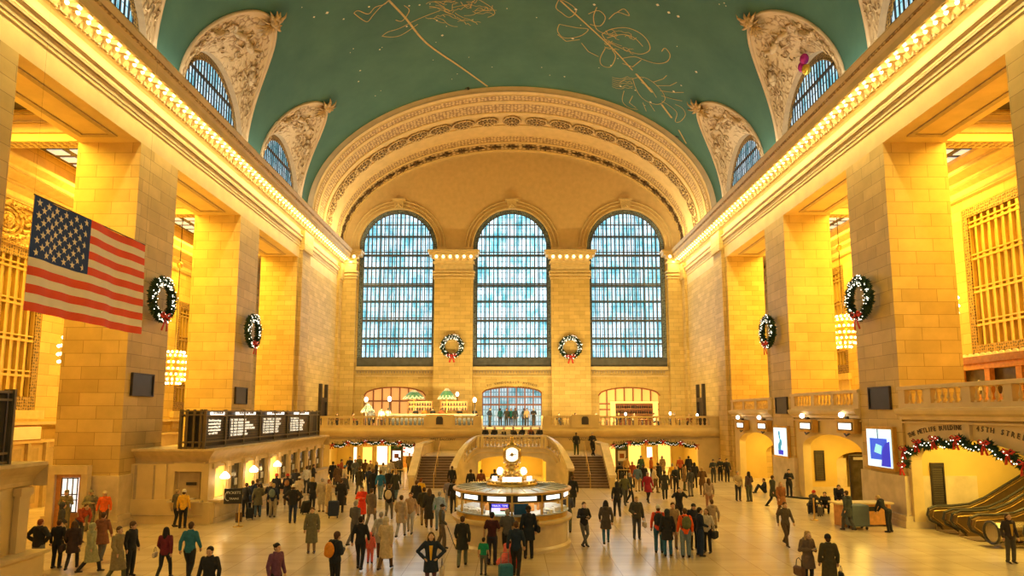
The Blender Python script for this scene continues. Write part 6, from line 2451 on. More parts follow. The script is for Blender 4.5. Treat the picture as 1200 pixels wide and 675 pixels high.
def head_parts(mb, c):
    """skull, jaw, face with eye sockets, nose, mouth and ears; c is the centre of the head"""
    mb.sph(c + V(0, .012, .03), .088, .88, 1.06, 1.08, 14, 10)
    mb.sph(c + V(0, -.03, -.045), .062, .92, .95, 1.15, 12, 8)
    mb.tube([c + V(0, -.082, .025), c + V(0, -.112, -.018), c + V(0, -.098, -.03)], [.010, .017, .012], 7)
    mb.tube([c + V(-.028, -.088, -.058), c + V(0, -.100, -.058), c + V(.028, -.088, -.058)], [.006, .010, .006], 6)
    mb.tube([c + V(-.045, -.080, .042), c + V(0, -.097, .04), c + V(.045, -.080, .042)], [.008, .010, .008], 6)
    for s in (-1, 1):
        mb.sph(c + V(s * .083, .01, -.005), .026, .35, .8, 1.2, 8, 6)
        mb.sph(c + V(s * .04, -.062, -.02), .03, 1, .9, 1, 8, 6)


HC = 1.625   # height of the head centre


def body_mesh(kind, skirt=False):
    key = ('b', kind)
    if key in REM:
        return REM[key]
    P = pose(kind); mb = MB()
    trunk(mb, P, .94)
    c = P['chest'] + V(0, 0, 0)
    hc = c + P['head'] + V(0, 0, HC)
    mb.tube([c + V(0, .01, 1.44), c + P['head'] * .6 + V(0, .0, 1.56)], [.062, .054], 10)
    head_parts(mb, hc)
    for s in (-1, 1):
        a, b_, w = P['arms'][s]
        limb(mb, [a, a.lerp(b_, .5), b_, b_.lerp(w, .4), w], [.052, .047, .038, .038, .025])
        hand(mb, w, P['hd'][s], s)
        h, k, an = P['legs'][s]
        limb(mb, [h, h.lerp(k, .4), k, k.lerp(an, .35), an], [.083, .076, .052, .055, .034])
        foot(mb, an, V(0, -1, 0))
    REM[key] = rem(mb, .0125, 1)
    return REM[key]


def top_mesh(kind, style):
    """style: jacket, coat, long, puffer, tee"""
    key = ('t', kind, style)
    if key in REM:
        return REM[key]
    P = pose(kind); mb = MB()
    ft = {'jacket': .018, 'coat': .026, 'long': .03, 'puffer': .045, 'tee': .012}[style]
    trunk(mb, P, 1.0, ft, bust=0)
    c, h = P['chest'], P['hips']
    # collar
    if style != 'tee':
        mb.tube([c + V(0, .01, 1.44), c + V(0, .012, 1.535)], [.105 + ft * .3, .078 + ft * .3], 12)
        if style in ('puffer', 'coat'):
            mb.sph(c + V(0, .10, 1.47), .085, 1.25, .7, .9)      # hood lying on the back
    for s in (-1, 1):
        a, b_, w = P['arms'][s]
        if style == 'tee':
            limb(mb, [a, a.lerp(b_, .75)], [.068, .062])
        else:
            limb(mb, [a, a.lerp(b_, .5), b_, b_.lerp(w, .5), w.lerp(b_, .06)], [.063 + ft * .6, .056 + ft * .6, .05 + ft * .6, .045 + ft * .6, .038 + ft * .6])
    if style in ('coat', 'long') and kind not in ('sit', 'crouch', 'seat'):
        zb = .62 if style == 'coat' else .40
        # skirt of the coat follows the legs
        ly = [P['legs'][s][1].y for s in (-1, 1)]
        vs = []; n = 18; m = 5
        for j in range(m + 1):
            t_ = j / m
            z = .98 - (.98 - zb) * t_
            yo = h.y + t_ * (sum(ly) / 2) * .8
            ry = .125 + ft + t_ * (.03 + abs(ly[0] - ly[1]) * .32)
            rx = .175 + ft + t_ * .035
            for i in range(n):
                a = 2 * PI * i / n
                rip = 1 + .035 * t_ * sin(a * 5 + 1)
                vs.append((h.x + rx * cos(a) * rip, yo + ry * sin(a) * rip, h.z + z))
        fs = [tuple(range(n))]
        for j in range(m):
            for i in range(n):
                q = (i + 1) % n
                fs.append((j * n + i, (j + 1) * n + i, (j + 1) * n + q, j * n + q))
        fs.append(tuple(range(m * n, (m + 1) * n))[::-1])
        mb.add(vs, fs)
    REM[key] = rem(mb, .018, 2)
    return REM[key]


def leg_mesh(kind, style):
    """style: trousers, skinny, skirt, wide"""
    key = ('l', kind, style)
    if key in REM:
        return REM[key]
    P = pose(kind); mb = MB()
    h0 = P['hips']
    mb.sph(h0 + V(0, 0, .92), .16, 1.1, .82, .75, 14, 10)
    ex = {'trousers': .014, 'skinny': .006, 'wide': .026, 'skirt': .01}[style]
    for s in (-1, 1):
        h, k, an = P['legs'][s]
        e = an.lerp(k, .05)
        if style == 'skirt':
            limb(mb, [h, h.lerp(k, .5), k.lerp(h, .05)], [.11, .11, .105])
        else:
            limb(mb, [h, h.lerp(k, .4), k, k.lerp(e, .35), e], [.092 + ex, .085 + ex, .058 + ex, .058 + ex, .044 + ex * 1.3])
    if style == 'skirt' and kind not in ('sit', 'crouch', 'seat'):
        mb.lathe([(.17, .95), (.2, .75), (.235, .5)], (h0.x, h0.y - .02, 0), 16, 1, .75)
    REM[key] = rem(mb, .016, 1)
    return REM[key]


def shoe_mesh(kind, boots=False):
    key = ('s', kind, boots)
    if key in REM:
        return REM[key]
    P = pose(kind); out = []
    for s in (-1, 1):
        mb = MB()
        h, k, an = P['legs'][s]
        foot(mb, an, V(0, -1, 0), .008)
        if boots:
            limb(mb, [an, an.lerp(k, .35), an.lerp(k, .6)], [.052, .062, .07])
        out.append(rem(mb, .014, 1))
    REM[key] = out
    return out


def hair_mesh(style):
    key = ('h', style)
    if key in REM:
        return REM[key]
    mb = MB(); c = V(0, 0, 0)
    if style == 'short':
        mb.sph(c + V(0, .026, .052), .096, .92, 1.02, .98, 14, 10)
        mb.sph(c + V(0, .055, .0), .078, .98, .7, 1, 12, 8)
    elif style == 'long':
        mb.sph(c + V(0, .038, .052), .097, .95, 1.03, 1.0, 14, 10)
        for s in (-1, 1):
            mb.tube([c + V(s * .075, .03, .05), c + V(s * .09, .035, -.04), c + V(s * .095, .03, -.15), c + V(s * .08, .0, -.27)], [.03, .028, .034, .018], 8)
        mb.tube([c + V(0, .06, .04), c + V(0, .08, -.06), c + V(0, .095, -.18), c + V(0, .10, -.30)], [.075, .08, .075, .04], 10)
    elif style == 'bun':
        mb.sph(c + V(0, .026, .05), .097, .92, 1.02, .98, 14, 10)
        mb.sph(c + V(0, .055, .0), .076, .98, .7, 1, 12, 8)
        mb.sph(c + V(0, .13, .06), .045)
    elif style == 'beanie':
        mb.sph(c + V(0, .02, .062), .105, .93, 1.03, 1.0, 14, 10)
        mb.tube([c + V(0, .016, .02), c + V(0, .016, .065)], [.101, .103], 16)
    elif style == 'cap':
        mb.sph(c + V(0, .02, .06), .1, .93, 1.03, .85, 14, 10)
        mb.tube([c + V(0, -.05, .062), c + V(0, -.15, .048)], [.07, .055], 10, squash=.2)
    elif style == 'hood':
        mb.sph(c + V(0, .035, .035), .118, .95, 1.02, 1.12, 14, 10)
        mb.sph(c + V(0, .06, -.07), .10, 1.1, .85, 1.0)
    me = rem(mb, .011, 1)
    REM[key] = me
    return me


PM = {}


def cmat(c, rough=.8, nm='cloth'):
    k = (tuple(round(x, 3) for x in c), nm)
    if k not in PM:
        PM[k] = plain('%s_%d' % (nm, len(PM)), c, rough, 0, .14, 14.0, .3, bump=.25)
    return PM[k]


SKIN = [(.60, .36, .22), (.50, .29, .17), (.30, .16, .09), (.64, .41, .27)]
HAIRC = {'black': (.02, .015, .012), 'brown': (.09, .045, .02), 'blond': (.42, .28, .12), 'grey': (.32, .29, .26), 'red': (.25, .07, .02)}
NPEOPLE = 0
PLACED = []
bag_me = {}


def put(me, name, m, parent, loc=None, rot=None, sc=None):
    o = bpy.data.objects.new(name, me)
    if not me.materials:
        me.materials.append(None)
    COL.objects.link(o)
    o.parent = parent
    o.material_slots[0].link = 'OBJECT'
    o.material_slots[0].material = m
    if loc is not None:
        o.location = loc
    if rot:
        o.rotation_euler = rot
    if sc:
        o.scale = sc
    return o


def person(x, y, z, face, kind, label, top='jacket', tc=(.03, .03, .035), leg='trousers', lc=(.03, .035, .05), hair='short', hc='brown', hatc=None, skin=0, h=1.75, boots=False, shirt=None, group=None):
    """face: direction in degrees, 0 looks at the camera (-Y), 90 to the right, 180 away"""
    global NPEOPLE
    NPEOPLE += 1
    me = body_mesh(kind)
    if not me.materials:
        me.materials.append(None)
    o = bpy.data.objects.new('person', me); COL.objects.link(o)
    o.material_slots[0].link = 'OBJECT'; o.material_slots[0].material = cmat(SKIN[skin], .55, 'skin')
    s = h / 1.745
    for _ in range(3):
        for qx, qy, qz in PLACED:
            if abs(qz - z) < .5:
                d_ = math.hypot(x - qx, y - qy)
                if d_ < .62:
                    x += (x - qx + .01) / (d_ + .01) * (.64 - d_); y += (y - qy) / (d_ + .01) * (.64 - d_)
    PLACED.append((x, y, z))
    o.location = (x, y, z); o.rotation_euler = (0, 0, math.radians(face)); o.scale = (s, s, s)
    tag(o, label, 'person', group)
    P = pose(kind)
    put(top_mesh(kind, top), {'coat': 'coat', 'long': 'long_coat', 'puffer': 'padded_jacket', 'jacket': 'jacket', 'tee': 'shirt'}[top], cmat(tc), o)
    put(leg_mesh(kind, leg), 'skirt' if leg == 'skirt' else 'trousers', cmat(lc), o)
    for m_ in shoe_mesh(kind, boots):
        put(m_, 'boot' if boots else 'shoe', cmat((.03, .022, .018), .5, 'leather'), o)
    hp = P['chest'] + P['head'] + V(0, 0, HC)
    if hair in ('beanie', 'cap', 'hood'):
        put(hair_mesh(hair), {'beanie': 'knitted_hat', 'cap': 'flat_cap', 'hood': 'hood'}[hair], cmat(hatc or (.04, .04, .05)), o, hp)
        if hair != 'hood':
            put(hair_mesh('short'), 'hair', cmat(HAIRC[hc], .7, 'hair'), o, hp + V(0, .004, -.022), sc=(.97, .97, .9))
    else:
        put(hair_mesh(hair), 'hair', cmat(HAIRC[hc], .7, 'hair'), o, hp)
    if shirt:
        k = ('shirtfront',)
        if k not in REM:
            q = MB(); q.grid(lambda u, v: (u * (.02 + .035 * (v - .95) / .45), -.122 - .012 * cos(u * 1.5) - .004 + (.02 if v > 1.35 else 0), v), [-1, -.5, 0, .5, 1], [.98, 1.1, 1.25, 1.4])
            m2 = bpy.data.meshes.new('shirt'); m2.from_pydata(q.v, [], q.f); REM[k] = m2
        put(REM[k], 'shirt_front', cmat(shirt), o, P['chest'] + V(0, -.03, 0))
    return o


def world_pt(o, p):
    return Matrix.Translation(o.location) @ Matrix.Rotation(o.rotation_euler.z, 4, 'Z') @ Matrix.Diagonal((*o.scale, 1)) @ V(*p)


def backpack(o, c, label, side=0, sc=1.0, P=None):
    if 'bp' not in bag_me:
        q = MB(); q.sph((0, .12, 0), .2, .85, .6, 1.15, 12, 10); q.sph((0, .2, -.08), .12, 1, .6, 1)
        bag_me['bp'] = rem(q, .02, 2)
        q = MB()
        for s in (-1, 1):
            q.tube([(s * .1, .03, .17), (s * .11, -.06, .2), (s * .12, -.17, .1), (s * .13, -.15, -.1), (s * .12, .02, -.2)], .018, 6, squash=1.6)
        bag_me['st'] = rem(q, .012, 0)
    w = world_pt(o, (0, .13, 1.27))
    t = bpy.data.objects.new('backpack', bag_me['bp'])
    if not bag_me['bp'].materials:
        bag_me['bp'].materials.append(None)
    COL.objects.link(t); t.material_slots[0].link = 'OBJECT'; t.material_slots[0].material = cmat(c, .7)
    t.location = w; t.rotation_euler = o.rotation_euler; t.scale = (sc,) * 3
    tag(t, label, 'backpack')
    put(bag_me['st'], 'shoulder_strap', cmat((.03, .03, .03)), t)
    return t


def handbag(o, c, label, s=1, z=.62, size=1.0, name='handbag', cat='bag', kind=None):
    P = pose(kind or 'stand')
    if 'hb' not in bag_me:
        q = MB(); q.rbox((0, 0, 0), .13, .34, .26, 0, .04); bag_me['hb'] = rem(q, .02, 1)
        q = MB(); q.tube([(0, -.12, .1), (0, -.09, .28), (0, 0, .34), (0, .09, .28), (0, .12, .1)], .012, 6); bag_me['hs'] = rem(q, .009, 0)
    w = world_pt(o, (s * .33, .0, z))
    t = bpy.data.objects.new(name, bag_me['hb'])
    if not bag_me['hb'].materials:
        bag_me['hb'].materials.append(None)
    COL.objects.link(t); t.material_slots[0].link = 'OBJECT'; t.material_slots[0].material = cmat(c, .5)
    t.location = w; t.rotation_euler = o.rotation_euler; t.scale = (size,) * 3
    tag(t, label, cat)
    put(bag_me['hs'], 'handle', cmat((.04, .03, .02)), t)
    return t


def suitcase(x, y, c, label, rz=0.0, h=.6, tilt=0.0, group=None):
    if 'sc' not in bag_me:
        q = MB(); q.rbox((0, 0, .38), .42, .24, .6, 0, .04); bag_me['sc'] = rem(q, .02, 1)
        q = MB(); q.tube([(-.12, .1, .66), (-.12, .1, 1.0), (.12, .1, 1.0), (.12, .1, .66)], .014, 6); m_ = bpy.data.meshes.new('h'); m_.from_pydata(q.v, [], q.f); bag_me['sh'] = m_
        q = MB(); q.tube([(-.02, 0, 0), (.02, 0, 0)], .045, 10); m_ = bpy.data.meshes.new('w'); m_.from_pydata(q.v, [], q.f); bag_me['sw'] = m_
    t = bpy.data.objects.new('suitcase', bag_me['sc'])
    if not bag_me['sc'].materials:
        bag_me['sc'].materials.append(None)
    COL.objects.link(t); t.material_slots[0].link = 'OBJECT'; t.material_slots[0].material = cmat(c, .5)
    t.location = (x, y, 0.0); t.rotation_euler = (tilt, 0, rz); t.scale = (h / .6,) * 3
    tag(t, label, 'suitcase', group)
    put(bag_me['sh'], 'pull_handle', cmat((.2, .2, .2), .4), t)
    for sx in (-.16, .16):
        for sy in (-.08, .08):
            put(bag_me['sw'], 'wheel', cmat((.02, .02, .02), .5), t, (sx, sy, .045))
    return t
BLACK = (.022, .022, .026); NAVY = (.02, .03, .07); GREY = (.14, .13, .13); DGREY = (.06, .06, .065); JEAN = (.07, .12, .20); LJEAN = (.16, .22, .30)
OLIVE = (.10, .10, .05); BROWN = (.13, .07, .035); TAN_ = (.42, .29, .15); RED = (.55, .05, .03); MAROON = (.16, .02, .03); ORANGE = (.80, .14, .02); WHITE = (.66, .62, .55); YEL = (.80, .45, .04)
TEALC = (.03, .16, .24); GREEN = (.02, .30, .14); PINK = (.75, .16, .14); BLUE = (.06, .18, .40); LBLUE = (.26, .34, .46); CAMO = (.22, .20, .12); PURP = (.16, .06, .12); CREAM = (.60, .48, .34)


def pp(px, py, *a, z=0.0, **k):
    x, y, _ = floor_at(px, py, z)
    if z == 0:
        if x < -13.55 and 30.9 < y < 53:      # keep clear of the ticket counter ledge
            if y < 33.2:
                y = min(y, 31.0)
            else:
                x = -13.55
        d = math.hypot(x - 0.0, y - 27.5)
        if d < 2.95:
            x, y = x * 2.95 / d, 27.5 + (y - 27.5) * 2.95 / d
        if x < -17 and y > 30.2:
            y = 30.2
    return person(x, y, z, *a, **k)


# px, py of the feet in the photo; facing; pose; label; clothes
A = pp(43, 671, 175, 'hips', 'person in a black jacket and grey trousers seen from behind at the lower left', top='puffer', tc=BLACK, leg='wide', lc=(.22, .21, .20), hair='short', hc='red', h=1.72)
pp(57, 668, 185, 'stand', 'person in dark coat leaning against the black jacketed one at the lower left', top='jacket', tc=BLACK, lc=BLACK, hair='short', hc='brown', h=1.6)
o = pp(84, 668, 200, 'walk', 'person in a dark skirted coat walking away left of centre of the lower left crowd', top='coat', tc=(.05, .03, .03), leg='skinny', lc=BLACK, hair='long', hc='brown', boots=True, h=1.6)
handbag(o, (.05, .03, .03), 'dark shoulder bag carried by the walker at the lower left', 1, .8)
pp(70, 640, 120, 'walk2', 'person in grey hooded top hurrying past the first pier door', top='jacket', tc=DGREY, lc=CREAM, hair='hood', hatc=DGREY, h=1.68)
pp(92, 636, 60, 'bent', 'person in a rust red jacket bending forward before the first pier door', top='jacket', tc=(.35, .06, .02), lc=DGREY, hair='short')
pp(105, 672, 150, 'walk', 'person in a pale green coat blurred at the lower left', top='long', tc=(.34, .33, .18), lc=BLACK, hair='hood', hatc=(.35, .34, .2), h=1.6)
pp(118, 658, 190, 'walk2', 'person in a brown jacket walking away near the soldiers', top='coat', tc=(.25, .10, .05), lc=GREY, hair='short', h=1.7)
pp(122, 622, 20, 'stand', 'person with orange vest and beige cap in front of the soldier', top='jacket', tc=ORANGE, lc=BROWN, hair='cap', hatc=CREAM)
pp(115, 612, 10, 'salute', 'soldier in camouflage standing beside the first pier door', top='jacket', tc=CAMO, leg='wide', lc=CAMO, hair='cap', hatc=CAMO, boots=True, h=1.8)
pp(138, 613, 25, 'folded', 'soldier in camouflage at the blank end of the ticket office', top='jacket', tc=CAMO, leg='wide', lc=CAMO, hair='cap', hatc=CAMO, boots=True, h=1.8)
pp(152, 676, 80, 'stand', 'person in a black jacket looking right at the lower left', top='jacket', tc=BLACK, lc=BLACK, hair='beanie', hatc=BROWN, h=1.72)
pp(136, 682, 80, 'walk2', 'person in a faded olive coat behind the black jacketed one', top='long', tc=(.26, .20, .10), lc=OLIVE, hair='short', h=1.68)
o = pp(192, 680, 185, 'walk', 'person with long dark hair in a maroon top walking away', top='jacket', tc=MAROON, leg='skinny', lc=BLACK, hair='long', hc='black', h=1.62)
handbag(o, CREAM, 'small cream bag at the side of the maroon topped walker', 1, .85, .7)
pp(221, 680, 180, 'walk2', 'person in a blue teal jacket and dark trousers walking away', top='jacket', tc=TEALC, lc=BLACK, hair='short', hc='brown', h=1.78)
pp(214, 619, 190, 'stand', 'person in a yellow jacket and white hat at the ticket window', top='jacket', tc=YEL, lc=BLACK, hair='beanie', hatc=WHITE, h=1.72)
handbag(pp(219, 606, 175, 'phone', 'person in black standing close to the ticket window', top='jacket', tc=BLACK, lc=BLACK, h=1.7), BLACK, 'black bag slung at the ticket window', 1, .9, .7)
pp(235, 611, 150, 'lean', 'person in a grey jacket leaning with crossed legs near the advertising board', top='jacket', tc=(.12, .10, .07), leg='skinny', lc=BLACK, hair='short', hc='blond', h=1.7)
pp(264, 603, 190, 'stand', 'person in long dark coat at the ticket counter under the first lamp', top='coat', tc=NAVY, lc=BLACK, hc='brown', h=1.72)
pp(269, 601, 200, 'phone', 'person in black half hidden at the ticket counter', top='coat', tc=BLACK, lc=BLACK)
o = pp(278, 606, 200, 'carry', 'person in a grey green coat with a rolling bag at the ticket counter', top='coat', tc=(.14, .13, .08), lc=JEAN, hair='bun', hc='brown', h=1.68)
x, y, _ = floor_at(288, 609); suitcase(x + .2, y, BLACK, 'black rolling bag with brown panel beside the ticket counter', .4, .5)
x, y, _ = floor_at(280, 612); suitcase(x, y, BROWN, 'brown holdall on the floor by the ticket counter', 1.0, .4)
pp(311, 605, 10, 'folded', 'person in black with a white scarf facing the camera left of centre', top='jacket', tc=BLACK, lc=BLACK, hc='blond', shirt=WHITE, h=1.7)
pp(305, 592, 190, 'stand', 'person with red hat queueing at the second ticket lamp', top='coat', tc=BLACK, lc=BLACK, hair='beanie', hatc=RED)
o = pp(319, 606, 185, 'stand', 'person in grey trousers with a blue grey pack near the ticket queue', top='jacket', tc=NAVY, leg='wide', lc=(.30, .25, .18), hc='blond', h=1.68)
backpack(o, (.12, .16, .18), 'grey blue backpack on the person in pale trousers', 0, .95)
o = pp(329, 592, 190, 'stand', 'person with red knitted hat and brown bag at the ticket counter', top='coat', tc=BLACK, lc=BROWN, hair='beanie', hatc=RED)
backpack(o, (.30, .14, .05), 'brown backpack on the person with the red knitted hat', 0, .8)
pp(343, 613, 190, 'hips', 'broad person in a black coat and white hat seen from behind', top='puffer', tc=BLACK, lc=NAVY, hair='beanie', hatc=WHITE, h=1.8)
pp(350, 596, 170, 'phone', 'person in light cap beside the broad black coated one', top='jacket', tc=CREAM, lc=BROWN, hair='cap', hatc=WHITE)
pp(366, 598, 160, 'carry', 'person in black with blond hair pulling a case left of centre', top='coat', tc=BLACK, lc=BLACK, hair='long', hc='blond')
x, y, _ = floor_at(357, 602); suitcase(x, y, BLACK, 'black case tilted behind the blond haired traveller', .9, .62, .35)
pp(345, 583, 195, 'stand', 'person in dark clothes at the far end of the ticket queue', top='coat', tc=BLACK, lc=BLACK)
pp(351, 578, 180, 'stand', 'person in white scarf at the far ticket windows', top='jacket', tc=WHITE, lc=DGREY)
pp(367, 575, 90, 'folded', 'person in black standing tall against the last ticket windows', top='jacket', tc=BLACK, lc=BLACK)
pp(365, 648, 10, 'stand', 'person in a long grey green coat standing in the left half of the floor', top='long', tc=(.16, .15, .09), leg='skinny', lc=(.25, .17, .1), hair='bun', hc='brown', h=1.68)
pp(377, 600, 180, 'stand', 'person in a pale grey coat beside the blue suitcase', top='long', tc=(.45, .38, .28), lc=CREAM, hc='grey')
pp(385, 602, 90, 'point', 'person in beige coat reaching toward the black coated traveller', top='long', tc=(.50, .36, .20), lc=TAN_, hair='short', hc='red')
x, y, _ = floor_at(391, 607); suitcase(x, y, NAVY, 'blue suitcase standing beside the beige coated traveller', .2, .75)
pp(398, 601, 175, 'stand', 'person in a long black coat at left centre', top='long', tc=BLACK, lc=BLACK, boots=True)
pp(403, 592, 165, 'stand', 'person in grey coat behind the long black coat', top='coat', tc=DGREY, lc=BLACK, hc='grey')
pp(404, 577, 120, 'carry', 'person in a blue knitted hat near the left passage', top='coat', tc=CREAM, lc=BROWN, hair='beanie', hatc=BLUE)
pp(396, 575, 190, 'stand', 'person in a dark red hat near the left passage', top='coat', tc=BROWN, lc=BLACK, hair='beanie', hatc=(.4, .06, .03))
pp(410, 562, 10, 'carry', 'person in black with white bag just inside the left passage arch', top='jacket', tc=BLACK, lc=BLACK)
pp(421, 580, 180, 'walk', 'person in a black coat walking to the left passage', top='coat', tc=(.05, .04, .02), lc=DGREY)
pp(421, 560, 0, 'walk', 'person with green scarf inside the left passage arch', top='jacket', tc=OLIVE, lc=BLACK)
pp(432, 580, 175, 'walk2', 'person in a navy jacket walking to the left passage', top='jacket', tc=NAVY, lc=NAVY)
pp(437, 584, 185, 'walk', 'person in a dark coat and brown hat left of the blue jacket', top='coat', tc=BLACK, lc=BLACK, hair='beanie', hatc=BROWN)
pp(446, 586, 180, 'walk2', 'person in a bright blue jacket walking to the left passage', top='jacket', tc=(.02, .14, .35), lc=LJEAN, hc='brown')
pp(456, 584, 185, 'walk', 'person in wide black coat near the left barrier', top='puffer', tc=BLACK, leg='wide', lc=DGREY, hc='grey')
o = pp(464, 586, 170, 'walk2', 'person in dark coat with a handbag near the left barrier', top='coat', tc=(.04, .04, .035), lc=JEAN, hc='blond')
handbag(o, NAVY, 'dark blue handbag of the walker near the left barrier', 1, .7, .8)
pp(468, 562, 180, 'stand', 'person in grey shirt far inside the left passage', top='jacket', tc=GREY, lc=DGREY)
pp(480, 555, 10, 'stand', 'person in yellow brown coat at the white shop display', top='coat', tc=(.3, .2, .06), lc=BLACK)
o = pp(424, 612, 0, 'folded', 'person in a bright red coat facing the camera left of the booth', top='long', tc=(.72, .05, .02), leg='skinny', lc=BLACK, hc='brown', h=1.68)
pp(435, 618, 170, 'walk', 'person in a grey brown coat blurred beside the red coat', top='coat', tc=(.16, .12, .10), lc=GREY)
o = pp(456, 610, 180, 'walk', 'person in a dark jacket with pale pack left of the booth', top='jacket', tc=BLACK, lc=GREY)
backpack(o, (.55, .45, .34), 'pale backpack on the dark jacketed walker left of the booth')
pp(422, 668, 180, 'walk2', 'person in a black suit walking away at lower centre left', top='jacket', tc=BLACK, leg='skinny', lc=BLACK, hc='black', h=1.75)
pp(434, 660, 180, 'stand', 'child in a coral red snowsuit beside the black suited walker', top='puffer', tc=PINK, leg='wide', lc=PINK, hair='hood', hatc=PINK, h=1.05)
pp(416, 640, 160, 'walk', 'person in dark grey partly behind the black suited walker', top='jacket', tc=(.12, .11, .11), lc=GREY, hc='grey')
pp(452, 668, 170, 'walk', 'person in a long cream coat blurred right of the red child', top='long', tc=(.62, .48, .30), lc=BROWN, hair='hood', hatc=(.6, .5, .38), h=1.72)
o = pp(446, 655, 185, 'walk2', 'person in a pale grey coat with a dark bag', top='coat', tc=(.45, .42, .38), lc=(.12, .05, .04), hc='grey', h=1.65)
handbag(o, BLACK, 'dark bag carried by the pale grey coated walker', 1, .8)
pp(470, 630, 175, 'walk', 'person in faint beige coat left of the booth', top='coat', tc=(.42, .32, .22), lc=(.35, .33, .34))
pp(481, 625, 0, 'walk2', 'person in tan jacket and pale trousers left of the booth', top='jacket', tc=(.40, .27, .16), lc=(.4, .38, .4))
o = pp(392, 694, 150, 'phone', 'person in a dark hooded parka reading a phone at the lower edge', top='puffer', tc=(.02, .025, .035), lc=BLACK, hair='beanie', hatc=(.10, .05, .03), h=1.72)
PARKA = o
backpack(o, (.72, .26, .02), 'mustard orange backpack on the parka wearer at the lower edge', 0, 1.0)
o = pp(505, 695, 5, 'hips', 'person with long brown hair, navy coat and mustard shirt facing the camera', top='coat', tc=(.02, .03, .05), leg='skinny', lc=(.12, .05, .06), hair='long', hc='brown', skin=3, shirt=YEL, h=1.72)
handbag(o, CREAM, 'cream paper shopping bag held by the navy coated person', 1, .62, 1.1, 'shopping_bag', 'bag')
pp(243, 722, 0, 'stand', 'person with black cap at the bottom edge, only head and shoulders showing', top='jacket', tc=BLACK, lc=BLACK, hair='bun', hc='black')
pp(322, 714, 60, 'stand', 'person in a purple patterned top at the bottom edge, head and shoulders showing', top='jacket', tc=PURP, lc=BLACK, hair='bun', hc='black', h=1.72)
q = MB(); q.rbox((0, 0, 0), .075, .012, .15, 0, .003)
PHB = cmat((.5, .5, .52), .3, 'phone')


def phone(o, label, dz=1.24, dy=-.34, col=None):
    w = world_pt(o, (0, dy, dz))
    t = q_ph.copy() if col is None else q_ph.copy()
    COL.objects.link(t); t.location = w; t.rotation_euler = (.9, 0, o.rotation_euler.z)
    return tag(t, label, 'phone')


q_ph = q.build('phone', PHB); KEEP = q_ph
q_ph.location = world_pt(PARKA, (0, -.35, 1.25)); q_ph.rotation_euler = (.9, 0, PARKA.rotation_euler.z); tag(q_ph, 'pale phone in the hands of the hooded parka wearer', 'phone')
# around the stairs
pp(488, 604, 175, 'stand', 'person in black by the foot of the left stair', top='coat', tc=BLACK, lc=(.4, .3, .26))
o = pp(493, 600, 170, 'stand', 'person in a yellow jacket near the foot of the left stair', top='jacket', tc=(.72, .42, .03), lc=BLACK, hc='red')
pp(497, 616, 190, 'walk', 'person in a dark brown coat with green scarf left of the booth', top='puffer', tc=(.05, .045, .03), lc=(.25, .18, .12), hair='bun', hc='brown')
o = handbag(pp(502, 618, 190, 'stand', 'person in long dark coat beside the green bag', top='long', tc=(.04, .035, .03), lc=BROWN, hair='long', hc='brown'), (.01, .22, .10), 'green bag between the two dark coats left of the booth', -1, .9, 1.2)
pp(515, 622, 180, 'stand', 'person in a powder blue jacket and light jeans left of the booth', top='jacket', tc=LBLUE, lc=LJEAN, hc='grey', h=1.72)
pp(526, 600, 180, 'walk', 'person in violet grey jacket beyond the left side of the booth', top='jacket', tc=(.22, .2, .3), lc=(.3, .3, .4))
o = pp(526, 642, 90, 'cane', 'elderly person in a tweed jacket and flat cap walking with a cane', top='jacket', tc=(.09, .08, .055), leg='wide', lc=(.16, .12, .08), hair='cap', hatc=BLACK, hc='grey', h=1.68)
w1 = world_pt(o, (-.32, -.26, .93)); w2 = world_pt(o, (-.36, -.62, .03))
q = MB(); q.tube([(0, 0, 0), (w1.x - w2.x, w1.y - w2.y, w1.z - w2.z - .0)], .014, 7); cn = q.build('walking_cane', plain('blue_metal_cane', (.03, .07, .14), .3, .5), None); cn.location = w2; tag(cn, 'thin blue walking cane held by the person in the flat cap', 'cane')
pp(542, 665, 180, 'walk', 'person in black blurred before the left side of the booth', top='coat', tc=(.03, .03, .025), lc=(.14, .15, .11), hc='brown', h=1.7)
pp(532, 602, 175, 'stand', 'person in dark jacket behind the left side of the booth', top='jacket', tc=BLACK, lc=BLACK)
# people round the booth
pp(577, 662, 165, 'carry', 'person in a maroon tee shirt at the booth', top='tee', tc=(.06, .015, .02), lc=(.03, .03, .05), hc='black', skin=1, h=1.78)
o = pp(567, 674, 165, 'stand', 'small child in a green top and grey trousers before the booth', top='tee', tc=(.01, .28, .14), leg='skinny', lc=(.12, .11, .10), hair='short', hc='black', h=1.18)
pp(585, 673, 100, 'crouch', 'person in a coral pink jacket crouching before the booth', top='puffer', tc=(.80, .17, .16), leg='wide', lc=(.55, .12, .1), hair='beanie', hatc=WHITE, h=1.8)
pp(602, 676, 170, 'walk2', 'person in navy walking away in front of the booth', top='jacket', tc=(.015, .03, .06), lc=BLACK, hc='brown', h=1.75)
pp(595, 655, 175, 'lean', 'grey haired person in slate jacket at the booth counter', top='jacket', tc=(.10, .10, .11), lc=BLACK, hc='grey')
o = pp(616, 651, 190, 'stand', 'tall person in a black coat and hat at the booth counter', top='coat', tc=(.012, .02, .035), lc=BLACK, hair='beanie', hatc=BLACK, h=1.85)
handbag(o, BLACK, 'black shoulder bag hanging from the tall black coated person', -1, .98, 1.0)
x, y, _ = floor_at(593, 688); suitcase(x, y, (.02, .14, .22), 'teal blue suitcase before the booth at the lower edge', .3, .6)
x, y, _ = floor_at(605, 668); suitcase(x, y, (.6, .03, .03), 'small red and white bag beside the navy walker', .5, .42)
